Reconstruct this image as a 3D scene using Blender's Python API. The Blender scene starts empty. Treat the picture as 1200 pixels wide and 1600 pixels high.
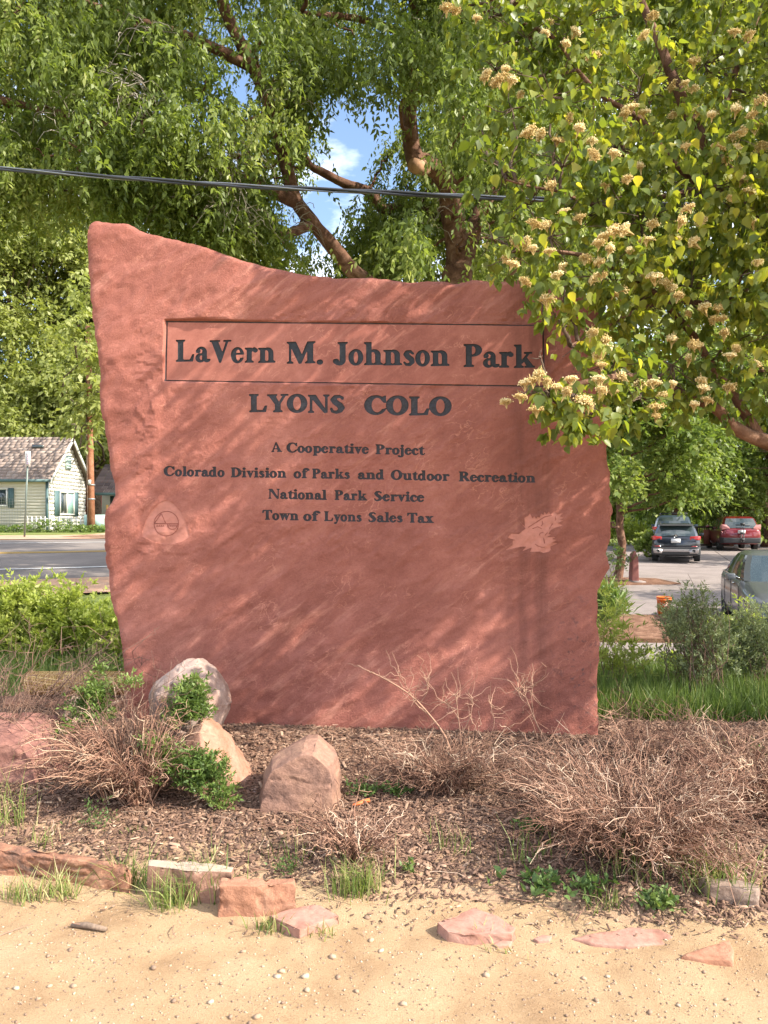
import bpy, bmesh, math, random
import numpy as np
from mathutils import Vector, Matrix
random.seed(7)
RNG = np.random.default_rng(7)
scene = bpy.context.scene
COL = scene.collection
R = math.radians

# ------------------------------------------------------------------ camera, sky, sun, exposure
FPX = 1160.0          # focal length in photo pixels (1200 x 1600)
CAMH = 1.55
HOR = 815.0
cam_d = bpy.data.cameras.new('camera')
cam = bpy.data.objects.new('camera', cam_d)
COL.objects.link(cam)
cam.location = (0, 0, CAMH)
cam.rotation_euler = (R(90), 0, 0)
cam_d.sensor_fit = 'VERTICAL'
cam_d.sensor_height = 36.0
cam_d.lens = FPX / 1600 * 36.0
cam_d.shift_y = 15.0 / 1600
cam_d.clip_start = 0.05
cam_d.clip_end = 3000
scene.camera = cam

SUN = Vector((1.0, -0.42, 0.86)).normalized()     # direction towards the sun
sun_el = math.asin(SUN.z)
sun_az = math.atan2(SUN.x, SUN.y)
world = bpy.data.worlds.new('World')
scene.world = world
world.use_nodes = True
wn = world.node_tree.nodes; wl = world.node_tree.links
wn.clear()
w_out = wn.new('ShaderNodeOutputWorld'); w_bg = wn.new('ShaderNodeBackground')
w_sky = wn.new('ShaderNodeTexSky'); w_sky.sky_type = 'NISHITA'; w_sky.sun_disc = False
w_sky.sun_elevation = sun_el; w_sky.sun_rotation = sun_az
w_sky.dust_density = 1.2; w_sky.ozone_density = 1.0
w_geo = wn.new('ShaderNodeTexCoord'); w_map = wn.new('ShaderNodeMapping'); w_map.inputs['Scale'].default_value = (1, 1, 2.6)
w_no = wn.new('ShaderNodeTexNoise'); w_no.inputs['Scale'].default_value = 2.6; w_no.inputs['Detail'].default_value = 7; w_no.inputs['Roughness'].default_value = 0.58
w_ra = wn.new('ShaderNodeValToRGB'); w_ra.color_ramp.elements[0].position = 0.44; w_ra.color_ramp.elements[1].position = 0.66
w_mix = wn.new('ShaderNodeMixRGB'); w_mix.inputs['Color2'].default_value = (10.5, 10.6, 11.0, 1)
wl.new(w_geo.outputs['Generated'], w_map.inputs['Vector']); wl.new(w_map.outputs[0], w_no.inputs['Vector'])
wl.new(w_no.outputs['Fac'], w_ra.inputs[0]); wl.new(w_ra.outputs[0], w_mix.inputs['Fac'])
wl.new(w_sky.outputs[0], w_mix.inputs['Color1']); wl.new(w_mix.outputs[0], w_bg.inputs['Color'])
w_bg.inputs['Strength'].default_value = 0.15
wl.new(w_bg.outputs[0], w_out.inputs['Surface'])

sl = bpy.data.lights.new('sun', 'SUN'); sl.energy = 4.6; sl.angle = R(0.6); sl.color = (1.0, 0.93, 0.80)
so = bpy.data.objects.new('sun', sl); COL.objects.link(so)
so.rotation_euler = SUN.to_track_quat('Z', 'Y').to_euler()
so.location = (8, -4, 12)

vs = scene.view_settings
vs.view_transform = 'Standard'; vs.look = 'None'; vs.gamma = 1.0; vs.use_curve_mapping = False
vs.exposure = 1.2

# ------------------------------------------------------------------ numpy noise
def _hash(ix, iy, iz, seed):
    h = (ix.astype(np.int64) * 374761393 + iy.astype(np.int64) * 668265263 + iz.astype(np.int64) * 2147483647 + seed * 974634777) & 0xffffffff
    h = ((h ^ (h >> 13)) * 1274126177) & 0xffffffff
    h = ((h ^ (h >> 16)) * 2246822519) & 0xffffffff
    return ((h ^ (h >> 15)) & 0xffffff) / float(0xffffff)
def vnoise(x, y, z=0.0, seed=0):
    x = np.asarray(x, float); y = np.asarray(y, float); z = np.asarray(z, float) + np.zeros_like(x)
    x0 = np.floor(x); y0 = np.floor(y); z0 = np.floor(z)
    fx = x - x0; fy = y - y0; fz = z - z0
    fx = fx*fx*(3-2*fx); fy = fy*fy*(3-2*fy); fz = fz*fz*(3-2*fz)
    def h(a, b, c): return _hash(x0+a, y0+b, z0+c, seed)
    v = 0
    for c, wz in ((0, 1-fz), (1, fz)):
        v = v + wz*((h(0,0,c)*(1-fx)+h(1,0,c)*fx)*(1-fy) + (h(0,1,c)*(1-fx)+h(1,1,c)*fx)*fy)
    return v*2-1
def fbm(x, y, z=0.0, o=4, seed=0, g=0.5):
    v = 0; a = 1.0; s = 1.0; t = 0
    for i in range(o):
        v = v + a*vnoise(np.asarray(x)*s, np.asarray(y)*s, np.asarray(z)*s, seed+i*17); t += a; a *= g; s *= 2.03
    return v/t
def sstep(a, b, x):
    t = np.clip((x-a)/(b-a), 0, 1); return t*t*(3-2*t)

# ------------------------------------------------------------------ mesh helpers
class MB:
    def __init__(self): self.v = []; self.f = {}; self.n = 0; self.r = []
    def add(self, v, f, rnd=None):
        v = np.asarray(v, float).reshape(-1, 3)
        if isinstance(f, list) and len(f) and not np.isscalar(f[0]) and len(set(len(q) for q in f)) > 1:
            for q in f: self.f.setdefault(len(q), []).append(np.asarray([q]) + self.n)
        else:
            f = np.asarray(f, int)
            if f.size: self.f.setdefault(f.shape[1], []).append(f + self.n)
        self.v.append(v); self.n += len(v)
        self.r.append(np.zeros(len(v)) if rnd is None else (np.zeros(len(v)) + rnd))
        return self
    def box(self, a, b, rot=None, org=(0, 0, 0)):
        x0, y0, z0 = a; x1, y1, z1 = b
        v = np.array([(x0,y0,z0),(x1,y0,z0),(x1,y1,z0),(x0,y1,z0),(x0,y0,z1),(x1,y0,z1),(x1,y1,z1),(x0,y1,z1)], float)
        if rot is not None: v = v @ np.array(rot).T
        v = v + np.array(org)
        return self.add(v, [(0,3,2,1),(4,5,6,7),(0,1,5,4),(1,2,6,5),(2,3,7,6),(3,0,4,7)])
    def tube(self, p, r, n=5, rnd=None, cap=True):
        p = np.asarray(p, float); m = len(p); r = np.zeros(m) + r
        t = np.gradient(p, axis=0); t /= (np.linalg.norm(t, axis=1)[:, None] + 1e-9)
        up = np.array([0.13, 0.27, 1.0]) if abs(t[0][2]) < 0.9 else np.array([1.0, 0.2, 0.1])
        u = np.cross(t, up); u /= (np.linalg.norm(u, axis=1)[:, None] + 1e-9); w = np.cross(t, u)
        a = np.arange(n)*2*math.pi/n
        v = p[:, None, :] + r[:, None, None]*(np.cos(a)[None, :, None]*u[:, None, :] + np.sin(a)[None, :, None]*w[:, None, :])
        i = np.arange(m-1)[:, None]*n; j = np.arange(n)[None, :]; k = (j+1) % n
        f = np.stack([i+j, i+n+j, i+n+k, i+k], -1).reshape(-1, 4)
        base = self.n
        self.add(v, f, rnd)
        if cap and n > 3:
            self.f.setdefault(n, []).append(np.array([list(range(n))]) + base)
            self.f.setdefault(n, []).append(np.array([list(range(n))[::-1]]) + base + (m-1)*n)
        return self
    def build(self, name, mat, parent=None, smooth=False, matrix=None, **props):
        me = bpy.data.meshes.new(name)
        v = np.concatenate(self.v) if self.v else np.zeros((0, 3))
        org = None
        if parent is None and len(v) and matrix is None:
            org = np.array([v[:, 0].mean(), v[:, 1].mean(), v[:, 2].min()]); v = v - org
        me.vertices.add(len(v)); me.vertices.foreach_set('co', v.ravel())
        li = []; ls = []; s = 0
        for k, fl in self.f.items():
            f = np.concatenate(fl); li.append(f.ravel()); ls.append(s + np.arange(len(f))*k); s += f.size
        li = np.concatenate(li).astype(np.int32); ls = np.concatenate(ls).astype(np.int32)
        me.loops.add(len(li)); me.loops.foreach_set('vertex_index', li)
        me.polygons.add(len(ls)); me.polygons.foreach_set('loop_start', ls)
        if smooth: me.polygons.foreach_set('use_smooth', np.ones(len(ls), bool))
        at = me.attributes.new('rnd', 'FLOAT', 'POINT'); at.data.foreach_set('value', np.concatenate(self.r))
        me.update(calc_edges=True)
        if mat is not None: me.materials.append(mat)
        o = bpy.data.objects.new(name, me); COL.objects.link(o)
        if parent is not None:
            o.parent = parent; 
            if matrix is None: o.matrix_parent_inverse = PINV.get(parent.name, Matrix())
        if org is not None: o.location = org
        for k, val in props.items(): o[k] = val
        return o
PINV = {}
def empty(name, loc, label, cat, group=None, rz=0.0, local=False):
    o = bpy.data.objects.new(name, None); COL.objects.link(o)
    o.empty_display_size = 0.1
    o.location = loc; o.rotation_euler = (0, 0, rz)
    o['label'] = label; o['category'] = cat
    if group: o['group'] = group
    m = Matrix.Translation(Vector(loc)) @ Matrix.Rotation(rz, 4, 'Z')
    PINV[o.name] = Matrix() if local else m.inverted()
    return o
def tag(o, label, cat, group=None, kind=None):
    o['label'] = label; o['category'] = cat
    if group: o['group'] = group
    if kind: o['kind'] = kind
    return o
def inst(src, name, parent=None, loc=None, M=None, **props):
    o = src.copy(); o.name = name; COL.objects.link(o)
    if parent is not None: o.parent = parent; o.matrix_parent_inverse = PINV.get(parent.name, Matrix())
    if M is not None: o.matrix_basis = M
    elif loc is not None: o.location = loc
    for k, v in props.items(): o[k] = v
    return o
def grid_faces(nx, ny):
    i, j = np.meshgrid(np.arange(nx-1), np.arange(ny-1), indexing='ij')
    a = i*ny+j
    return np.stack([a, a+ny, a+ny+1, a+1], -1).reshape(-1, 4)

def P(px, py, Y):
    return np.array([(px-600)/FPX*Y, Y, CAMH-(py-HOR)/FPX*Y])

# ------------------------------------------------------------------ materials
def mat(name):
    m = bpy.data.materials.new(name); m.use_nodes = True
    n = m.node_tree.nodes; l = m.node_tree.links
    return m, n, l, n['Principled BSDF']
def ramp(n, stops):
    r = n.new('ShaderNodeValToRGB'); e = r.color_ramp.elements
    while len(e) < len(stops): e.new(0.5)
    for k, (p, c) in enumerate(stops): e[k].position = p; e[k].color = (*c, 1)
    return r
def noise(n, l, scale, detail=5, rough=0.55, coord=None, dist=0.0):
    t = n.new('ShaderNodeTexNoise'); t.inputs['Scale'].default_value = scale; t.inputs['Detail'].default_value = detail
    t.inputs['Roughness'].default_value = rough; t.inputs['Distortion'].default_value = dist
    if coord is not None: l.new(coord, t.inputs['Vector'])
    return t
def simple(name, col, rough=0.7, metal=0.0, var=0.12, scale=20, bump=0.0, spec=None, coat=0.0):
    m, n, l, b = mat(name)
    tc = n.new('ShaderNodeTexCoord')
    t = noise(n, l, scale, 6, 0.6, tc.outputs['Object'])
    c = np.array(col)
    r = ramp(n, [(0.3, tuple(c*(1-var))), (0.7, tuple(np.minimum(c*(1+var), 1)))])
    l.new(t.outputs['Fac'], r.inputs[0]); l.new(r.outputs[0], b.inputs['Base Color'])
    b.inputs['Roughness'].default_value = rough; b.inputs['Metallic'].default_value = metal
    if spec is not None: b.inputs['Specular IOR Level'].default_value = spec
    if coat: b.inputs['Coat Weight'].default_value = coat; b.inputs['Coat Roughness'].default_value = 0.05
    if bump:
        bp = n.new('ShaderNodeBump'); bp.inputs['Strength'].default_value = bump; bp.inputs['Distance'].default_value = 0.01
        l.new(t.outputs['Fac'], bp.inputs['Height']); l.new(bp.outputs[0], b.inputs['Normal'])
    return m
def leafmat(name, stops, trans=0.35, rough=0.45, tcol=(1.25, 1.3, 0.6)):
    m, n, l, b = mat(name)
    at = n.new('ShaderNodeAttribute'); at.attribute_name = 'rnd'
    r = ramp(n, stops)
    l.new(at.outputs['Fac'], r.inputs[0]); l.new(r.outputs[0], b.inputs['Base Color'])
    b.inputs['Roughness'].default_value = rough; b.inputs['Specular IOR Level'].default_value = 0.35
    tr = n.new('ShaderNodeBsdfTranslucent')
    mu = n.new('ShaderNodeMixRGB'); mu.blend_type = 'MULTIPLY'; mu.inputs['Fac'].default_value = 1; mu.inputs['Color2'].default_value = (*tcol, 1)
    l.new(r.outputs[0], mu.inputs['Color1']); l.new(mu.outputs[0], tr.inputs['Color'])
    mx = n.new('ShaderNodeMixShader'); mx.inputs['Fac'].default_value = trans
    l.new(b.outputs[0], mx.inputs[1]); l.new(tr.outputs[0], mx.inputs[2])
    l.new(mx.outputs[0], n['Material Output'].inputs['Surface'])
    return m
def rndmat(name, stops, rough=0.8, nscale=0, bump=0.0):
    m, n, l, b = mat(name)
    at = n.new('ShaderNodeAttribute'); at.attribute_name = 'rnd'
    r = ramp(n, stops); l.new(at.outputs['Fac'], r.inputs[0])
    out = r.outputs[0]
    if nscale:
        tc = n.new('ShaderNodeTexCoord'); t = noise(n, l, nscale, 6, 0.65, tc.outputs['Object'])
        rr = ramp(n, [(0.3, (0.6, 0.6, 0.6)), (0.7, (1.15, 1.15, 1.15))]); l.new(t.outputs['Fac'], rr.inputs[0])
        mu = n.new('ShaderNodeMixRGB'); mu.blend_type = 'MULTIPLY'; mu.inputs['Fac'].default_value = 1
        l.new(out, mu.inputs['Color1']); l.new(rr.outputs[0], mu.inputs['Color2']); out = mu.outputs[0]
        if bump:
            bp = n.new('ShaderNodeBump'); bp.inputs['Strength'].default_value = bump; bp.inputs['Distance'].default_value = 0.02
            l.new(t.outputs['Fac'], bp.inputs['Height']); l.new(bp.outputs[0], b.inputs['Normal'])
    l.new(out, b.inputs['Base Color']); b.inputs['Roughness'].default_value = rough
    return m

def rockmat(name, c1, c2, c3, scale=6, bump=0.6):
    """sandstone with blotches, grain and lighter scuffs"""
    m, n, l, b = mat(name)
    tc = n.new('ShaderNodeTexCoord')
    t1 = noise(n, l, scale, 8, 0.6, tc.outputs['Object'], 0.6)
    t2 = noise(n, l, scale*9, 8, 0.7, tc.outputs['Object'])
    r = ramp(n, [(0.32, c1), (0.5, c2), (0.68, c3)]); l.new(t1.outputs['Fac'], r.inputs[0])
    rr = ramp(n, [(0.3, (0.72, 0.70, 0.70)), (0.7, (1.18, 1.18, 1.18))]); l.new(t2.outputs['Fac'], rr.inputs[0])
    mu = n.new('ShaderNodeMixRGB'); mu.blend_type = 'MULTIPLY'; mu.inputs['Fac'].default_value = 1
    l.new(r.outputs[0], mu.inputs['Color1']); l.new(rr.outputs[0], mu.inputs['Color2'])
    l.new(mu.outputs[0], b.inputs['Base Color']); b.inputs['Roughness'].default_value = 0.9
    b.inputs['Specular IOR Level'].default_value = 0.25
    ad = n.new('ShaderNodeMath'); ad.operation = 'MULTIPLY_ADD'; ad.inputs[1].default_value = 0.35
    l.new(t2.outputs['Fac'], ad.inputs[0]); l.new(t1.outputs['Fac'], ad.inputs[2])
    bp = n.new('ShaderNodeBump'); bp.inputs['Strength'].default_value = bump; bp.inputs['Distance'].default_value = 0.03
    l.new(ad.outputs[0], bp.inputs['Height']); l.new(bp.outputs[0], b.inputs['Normal'])
    return m

def slabmat():
    m, n, l, b = mat('red_sandstone')
    ge = n.new('ShaderNodeNewGeometry'); pos = ge.outputs['Position']
    mr = n.new('ShaderNodeMapping'); mr.inputs['Rotation'].default_value = (0, R(38), 0); l.new(pos, mr.inputs['Vector'])
    mp = n.new('ShaderNodeMapping'); mp.inputs['Scale'].default_value = (0.85, 1.0, 1.5)
    l.new(mr.outputs[0], mp.inputs['Vector'])
    big = noise(n, l, 1.1, 5, 0.6, pos, 0.4)
    mid = noise(n, l, 7, 8, 0.70, mp.outputs[0], 0.25)
    fine = noise(n, l, 75, 8, 0.80, pos)
    base = ramp(n, [(0.30, (0.255, 0.092, 0.069)), (0.5, (0.325, 0.120, 0.090)), (0.70, (0.395, 0.155, 0.115))])
    l.new(big.outputs['Fac'], base.inputs[0])
    r2 = ramp(n, [(0.28, (0.80, 0.76, 0.76)), (0.5, (1.0, 1.0, 1.0)), (0.62, (1.12, 1.16, 1.18)), (0.75, (1.28, 1.5, 1.55))]); l.new(mid.outputs['Fac'], r2.inputs[0])
    m1 = n.new('ShaderNodeMixRGB'); m1.blend_type = 'MULTIPLY'; m1.inputs['Fac'].default_value = 0.85
    l.new(base.outputs[0], m1.inputs['Color1']); l.new(r2.outputs[0], m1.inputs['Color2'])
    # thin pale scuffs
    wv = n.new('ShaderNodeTexNoise'); wv.inputs['Scale'].default_value = 9; wv.inputs['Detail'].default_value = 5; wv.inputs['Distortion'].default_value = 0.6
    l.new(mp.outputs[0], wv.inputs['Vector'])
    a1 = n.new('ShaderNodeMath'); a1.operation = 'SUBTRACT'; a1.inputs[1].default_value = 0.5; l.new(wv.outputs['Fac'], a1.inputs[0])
    a2 = n.new('ShaderNodeMath'); a2.operation = 'ABSOLUTE'; l.new(a1.outputs[0], a2.inputs[0])
    r3 = ramp(n, [(0.0, (1, 1, 1)), (0.016, (0, 0, 0))]); l.new(a2.outputs[0], r3.inputs[0])
    mk = ramp(n, [(0.50, (0, 0, 0)), (0.62, (0.62, 0.62, 0.62))]); l.new(noise(n, l, 3.1, 4, 0.6, pos).outputs['Fac'], mk.inputs[0])
    mm = n.new('ShaderNodeMixRGB'); mm.blend_type = 'MULTIPLY'; mm.inputs['Fac'].default_value = 1
    l.new(r3.outputs[0], mm.inputs['Color1']); l.new(mk.outputs[0], mm.inputs['Color2'])
    m2 = n.new('ShaderNodeMixRGB'); m2.inputs['Color2'].default_value = (0.60, 0.27, 0.19, 1)
    l.new(mm.outputs[0], m2.inputs['Fac']); l.new(m1.outputs[0], m2.inputs['Color1'])
    mps = n.new('ShaderNodeMapping'); mps.inputs['Scale'].default_value = (0.9, 1.0, 5.0)
    l.new(mr.outputs[0], mps.inputs['Vector'])
    sk = noise(n, l, 2.6, 9, 0.74, mps.outputs[0], .3); skr = ramp(n, [(0.52, (0, 0, 0)), (0.66, (.9, .9, .9))]); l.new(sk.outputs['Fac'], skr.inputs[0])
    skm = ramp(n, [(0.44, (0.03, 0.03, 0.03)), (0.66, (.8, .8, .8))]); l.new(noise(n, l, 1.3, 3, .6, pos).outputs['Fac'], skm.inputs[0])
    skx = n.new('ShaderNodeMixRGB'); skx.blend_type = 'MULTIPLY'; skx.inputs['Fac'].default_value = 1; l.new(skr.outputs[0], skx.inputs['Color1']); l.new(skm.outputs[0], skx.inputs['Color2'])
    m2b = n.new('ShaderNodeMixRGB'); m2b.inputs['Color2'].default_value = (0.54, 0.245, 0.18, 1); l.new(skx.outputs[0], m2b.inputs['Fac']); l.new(m2.outputs[0], m2b.inputs['Color1']); m2 = m2b
    # vertical water stain (own shape) near the right joint, and dark lichen low on the right
    sx = n.new('ShaderNodeSeparateXYZ'); l.new(pos, sx.inputs[0])
    def gauss(sock, c, w):
        s = n.new('ShaderNodeMath'); s.operation = 'SUBTRACT'; s.inputs[1].default_value = c; l.new(sock, s.inputs[0])
        d = n.new('ShaderNodeMath'); d.operation = 'DIVIDE'; d.inputs[1].default_value = w; l.new(s.outputs[0], d.inputs[0])
        q = n.new('ShaderNodeMath'); q.operation = 'MULTIPLY'; l.new(d.outputs[0], q.inputs[0]); l.new(d.outputs[0], q.inputs[1])
        e = n.new('ShaderNodeMath'); e.operation = 'MULTIPLY'; e.inputs[1].default_value = -1; l.new(q.outputs[0], e.inputs[0])
        x = n.new('ShaderNodeMath'); x.operation = 'EXPONENT'; l.new(e.outputs[0], x.inputs[0]); return x.outputs[0]
    mp3 = n.new('ShaderNodeMapping'); mp3.inputs['Scale'].default_value = (9, 1, 0.8); l.new(pos, mp3.inputs['Vector'])
    st = noise(n, l, 1.0, 5, 0.6, mp3.outputs[0])
    stc = ramp(n, [(0.35, (0.15, 0.15, 0.15)), (0.6, (1, 1, 1))]); l.new(st.outputs['Fac'], stc.inputs[0])
    g = n.new('ShaderNodeMath'); g.operation = 'MULTIPLY'; l.new(gauss(sx.outputs['X'], 0.98, 0.16), g.inputs[0]); l.new(stc.outputs[0], g.inputs[1])
    g2 = n.new('ShaderNodeMath'); g2.operation = 'MULTIPLY'; g2.inputs[1].default_value = 0.85; l.new(g.outputs[0], g2.inputs[0])
    m3 = n.new('ShaderNodeMixRGB'); m3.inputs['Color2'].default_value = (0.165, 0.062, 0.048, 1); l.new(g2.outputs[0], m3.inputs['Fac']); l.new(m2.outputs[0], m3.inputs['Color1'])
    li = noise(n, l, 22, 6, 0.7, pos); lic = ramp(n, [(0.56, (0, 0, 0)), (0.62, (1, 1, 1))]); l.new(li.outputs['Fac'], lic.inputs[0])
    lg = n.new('ShaderNodeMath'); lg.operation = 'MULTIPLY'; l.new(gauss(sx.outputs['X'], 1.28, 0.16), lg.inputs[0]); l.new(gauss(sx.outputs['Z'], 0.55, 0.45), lg.inputs[1])
    lh = n.new('ShaderNodeMath'); lh.operation = 'MULTIPLY'; l.new(lg.outputs[0], lh.inputs[0]); l.new(lic.outputs[0], lh.inputs[1])
    lk = n.new('ShaderNodeMath'); lk.operation = 'MULTIPLY'; lk.inputs[1].default_value = 0.85; l.new(lh.outputs[0], lk.inputs[0])
    m4 = n.new('ShaderNodeMixRGB'); m4.inputs['Color2'].default_value = (0.10, 0.06, 0.06, 1); l.new(lk.outputs[0], m4.inputs['Fac']); l.new(m3.outputs[0], m4.inputs['Color1'])
    fr = ramp(n, [(0.3, (0.86, 0.85, 0.85)), (0.7, (1.1, 1.1, 1.1))]); l.new(fine.outputs['Fac'], fr.inputs[0])
    m5 = n.new('ShaderNodeMixRGB'); m5.blend_type = 'MULTIPLY'; m5.inputs['Fac'].default_value = 1
    l.new(m4.outputs[0], m5.inputs['Color1']); l.new(fr.outputs[0], m5.inputs['Color2'])
    l.new(m5.outputs[0], b.inputs['Base Color'])
    b.inputs['Roughness'].default_value = 0.88; b.inputs['Specular IOR Level'].default_value = 0.2
    # relief grain; the sawn name panel is smooth ('rnd' = 1)
    at = n.new('ShaderNodeAttribute'); at.attribute_name = 'rnd'
    inv = n.new('ShaderNodeMath'); inv.operation = 'SUBTRACT'; inv.inputs[0].default_value = 1.0; l.new(at.outputs['Fac'], inv.inputs[1])
    ad = n.new('ShaderNodeMath'); ad.operation = 'MULTIPLY_ADD'; ad.inputs[1].default_value = 0.42
    l.new(fine.outputs['Fac'], ad.inputs[0]); l.new(mid.outputs['Fac'], ad.inputs[2])
    mh = n.new('ShaderNodeMath'); mh.operation = 'MULTIPLY'; l.new(ad.outputs[0], mh.inputs[0]); l.new(inv.outputs[0], mh.inputs[1])
    bp = n.new('ShaderNodeBump'); bp.inputs['Strength'].default_value = 0.75; bp.inputs['Distance'].default_value = 0.022
    l.new(mh.outputs[0], bp.inputs['Height']); l.new(bp.outputs[0], b.inputs['Normal'])
    return m

def groundmat(name, stops, scale, bump=0.5, dist=0.02, fine=90, rough=0.95):
    m, n, l, b = mat(name)
    ge = n.new('ShaderNodeNewGeometry'); pos = ge.outputs['Position']
    a = noise(n, l, scale, 8, 0.62, pos, 0.3); f = noise(n, l, fine, 6, 0.75, pos)
    r = ramp(n, stops); l.new(a.outputs['Fac'], r.inputs[0])
    rr = ramp(n, [(0.32, (0.66, 0.64, 0.62)), (0.5, (1, 1, 1)), (0.72, (1.25, 1.25, 1.25))]); l.new(f.outputs['Fac'], rr.inputs[0])
    mu = n.new('ShaderNodeMixRGB'); mu.blend_type = 'MULTIPLY'; mu.inputs['Fac'].default_value = 0.9
    l.new(r.outputs[0], mu.inputs['Color1']); l.new(rr.outputs[0], mu.inputs['Color2']); l.new(mu.outputs[0], b.inputs['Base Color'])
    b.inputs['Roughness'].default_value = rough; b.inputs['Specular IOR Level'].default_value = 0.15
    ad = n.new('ShaderNodeMath'); ad.operation = 'MULTIPLY_ADD'; ad.inputs[1].default_value = 0.4
    l.new(f.outputs['Fac'], ad.inputs[0]); l.new(a.outputs['Fac'], ad.inputs[2])
    bp = n.new('ShaderNodeBump'); bp.inputs['Strength'].default_value = bump; bp.inputs['Distance'].default_value = dist
    l.new(ad.outputs[0], bp.inputs['Height']); l.new(bp.outputs[0], b.inputs['Normal'])
    return m

M = {}
M['slab'] = slabmat()
M['paint'] = simple('black_letter_paint', (0.016, 0.017, 0.022), 0.65, var=0.35, scale=60, bump=0.3)
M['paint_worn'] = simple('worn_letter_paint', (0.028, 0.026, 0.032), 0.7, var=0.45, scale=90, bump=0.4)
M['groove'] = simple('dark_groove_paint', (0.07, 0.045, 0.045), 0.8, var=0.3, scale=30)  # dark colour of the frame grooves and the joint
M['emblem'] = simple('pale_cut_sandstone', (0.44, 0.178, 0.132), 0.85, var=0.12, scale=30, bump=0.2)
M['emblem_line'] = simple('emblem_line', (0.25, 0.075, 0.055), 0.85, var=0.15)
M['sand'] = groundmat('sandy_dirt', [(0.3, (0.33, 0.21, 0.118)), (0.48, (0.43, 0.29, 0.168)), (0.72, (0.48, 0.35, 0.215))], 3.2, 1.0, 0.02, 190)
M['mulch'] = groundmat('mulch_soil', [(0.3, (0.10, 0.050, 0.032)), (0.5, (0.19, 0.10, 0.064)), (0.72, (0.32, 0.19, 0.125))], 5, 0.9, 0.03, 60)
M['bed'] = groundmat('bed_soil', [(0.3, (0.12, 0.062, 0.040)), (0.5, (0.22, 0.122, 0.080)), (0.72, (0.36, 0.225, 0.15))], 5, 0.9, 0.03, 60)
_n = M['bed'].node_tree.nodes; _l = M['bed'].node_tree.links; _b = _n['Principled BSDF']; _src = _b.inputs['Base Color'].links[0].from_socket
_at = _n.new('ShaderNodeAttribute'); _at.attribute_name = 'rnd'; _mx = _n.new('ShaderNodeMixRGB'); _mx.inputs['Color2'].default_value = (0.40, 0.265, 0.165, 1)
_l.new(_at.outputs['Fac'], _mx.inputs['Fac']); _l.new(_src, _mx.inputs['Color1']); _l.new(_mx.outputs[0], _b.inputs['Base Color'])
M['chip'] = rndmat('bark_chip', [(0.0, (0.055, 0.029, 0.019)), (0.4, (0.155, 0.085, 0.055)), (0.75, (0.28, 0.170, 0.112)), (1.0, (0.50, 0.36, 0.25))], 0.85)
M['pebble'] = rndmat('pebble', [(0.0, (0.17, 0.11, 0.075)), (0.7, (0.37, 0.25, 0.165)), (1.0, (0.46, 0.35, 0.25))], 0.85)
M['lawn'] = groundmat('lawn_ground', [(0.3, (0.09, 0.12, 0.03)), (0.5, (0.16, 0.19, 0.05)), (0.7, (0.26, 0.27, 0.10))], 0.8, 0.6, 0.04, 14)
M['asphalt'] = groundmat('asphalt', [(0.3, (0.15, 0.128, 0.118)), (0.7, (0.25, 0.21, 0.185))], 0.7, 0.3, 0.01, 60)
M['concrete'] = groundmat('concrete', [(0.3, (0.20, 0.165, 0.152)), (0.6, (0.27, 0.225, 0.208))], 1.3, 0.2, 0.01, 40)
M['joint'] = simple('joint_filler', (0.10, 0.08, 0.07), 0.9)
M['dirtwalk'] = groundmat('red_gravel_walk', [(0.3, (0.40, 0.23, 0.15)), (0.7, (0.52, 0.33, 0.23))], 2, 0.3, 0.01, 40)
M['white_line'] = simple('white_road_paint', (0.62, 0.60, 0.57), 0.7, var=0.15, scale=6)
M['yellow_line'] = simple('yellow_road_paint', (0.60, 0.36, 0.06), 0.7, var=0.15, scale=6)
M['bark'] = rockmat('rough_bark', (0.075, 0.036, 0.022), (0.15, 0.075, 0.047), (0.26, 0.15, 0.10), 5, 1.0)
M['bark2'] = rockmat('grey_bark', (0.07, 0.045, 0.032), (0.135, 0.09, 0.062), (0.22, 0.16, 0.12), 8, 1.0)
M['twig_grey'] = rndmat('grey_twig', [(0, (0.20, 0.16, 0.12)), (1, (0.42, 0.37, 0.30))], 0.85)
M['twig_brown'] = rndmat('dry_brown_twig', [(0, (0.10, 0.045, 0.028)), (0.5, (0.24, 0.12, 0.078)), (0.9, (0.40, 0.24, 0.16)), (1, (0.55, 0.40, 0.28))], 0.85)
M['twig_pink'] = rndmat('dry_pink_twig', [(0, (0.11, 0.052, 0.033)), (0.45, (0.235, 0.122, 0.080)), (0.85, (0.37, 0.22, 0.15)), (1, (0.56, 0.42, 0.31))], 0.85)
M['twig_dark'] = rndmat('dark_twig', [(0, (0.07, 0.04, 0.03)), (1, (0.22, 0.13, 0.09))], 0.85)
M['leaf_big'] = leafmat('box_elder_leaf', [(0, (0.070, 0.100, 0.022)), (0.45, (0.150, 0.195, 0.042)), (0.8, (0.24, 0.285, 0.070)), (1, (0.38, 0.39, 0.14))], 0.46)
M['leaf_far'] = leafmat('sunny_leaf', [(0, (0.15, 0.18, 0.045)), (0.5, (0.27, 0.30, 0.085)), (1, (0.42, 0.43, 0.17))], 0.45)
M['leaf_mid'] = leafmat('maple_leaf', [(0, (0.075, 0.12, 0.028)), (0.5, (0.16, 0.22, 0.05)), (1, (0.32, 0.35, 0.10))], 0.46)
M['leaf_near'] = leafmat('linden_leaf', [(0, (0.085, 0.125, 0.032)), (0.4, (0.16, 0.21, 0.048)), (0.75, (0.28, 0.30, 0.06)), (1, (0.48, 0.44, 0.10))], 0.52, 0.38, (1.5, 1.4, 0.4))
M['flower'] = rndmat('tan_blossom', [(0, (0.50, 0.35, 0.13)), (0.4, (0.72, 0.55, 0.25)), (1, (0.84, 0.72, 0.42))], 0.8)
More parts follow.
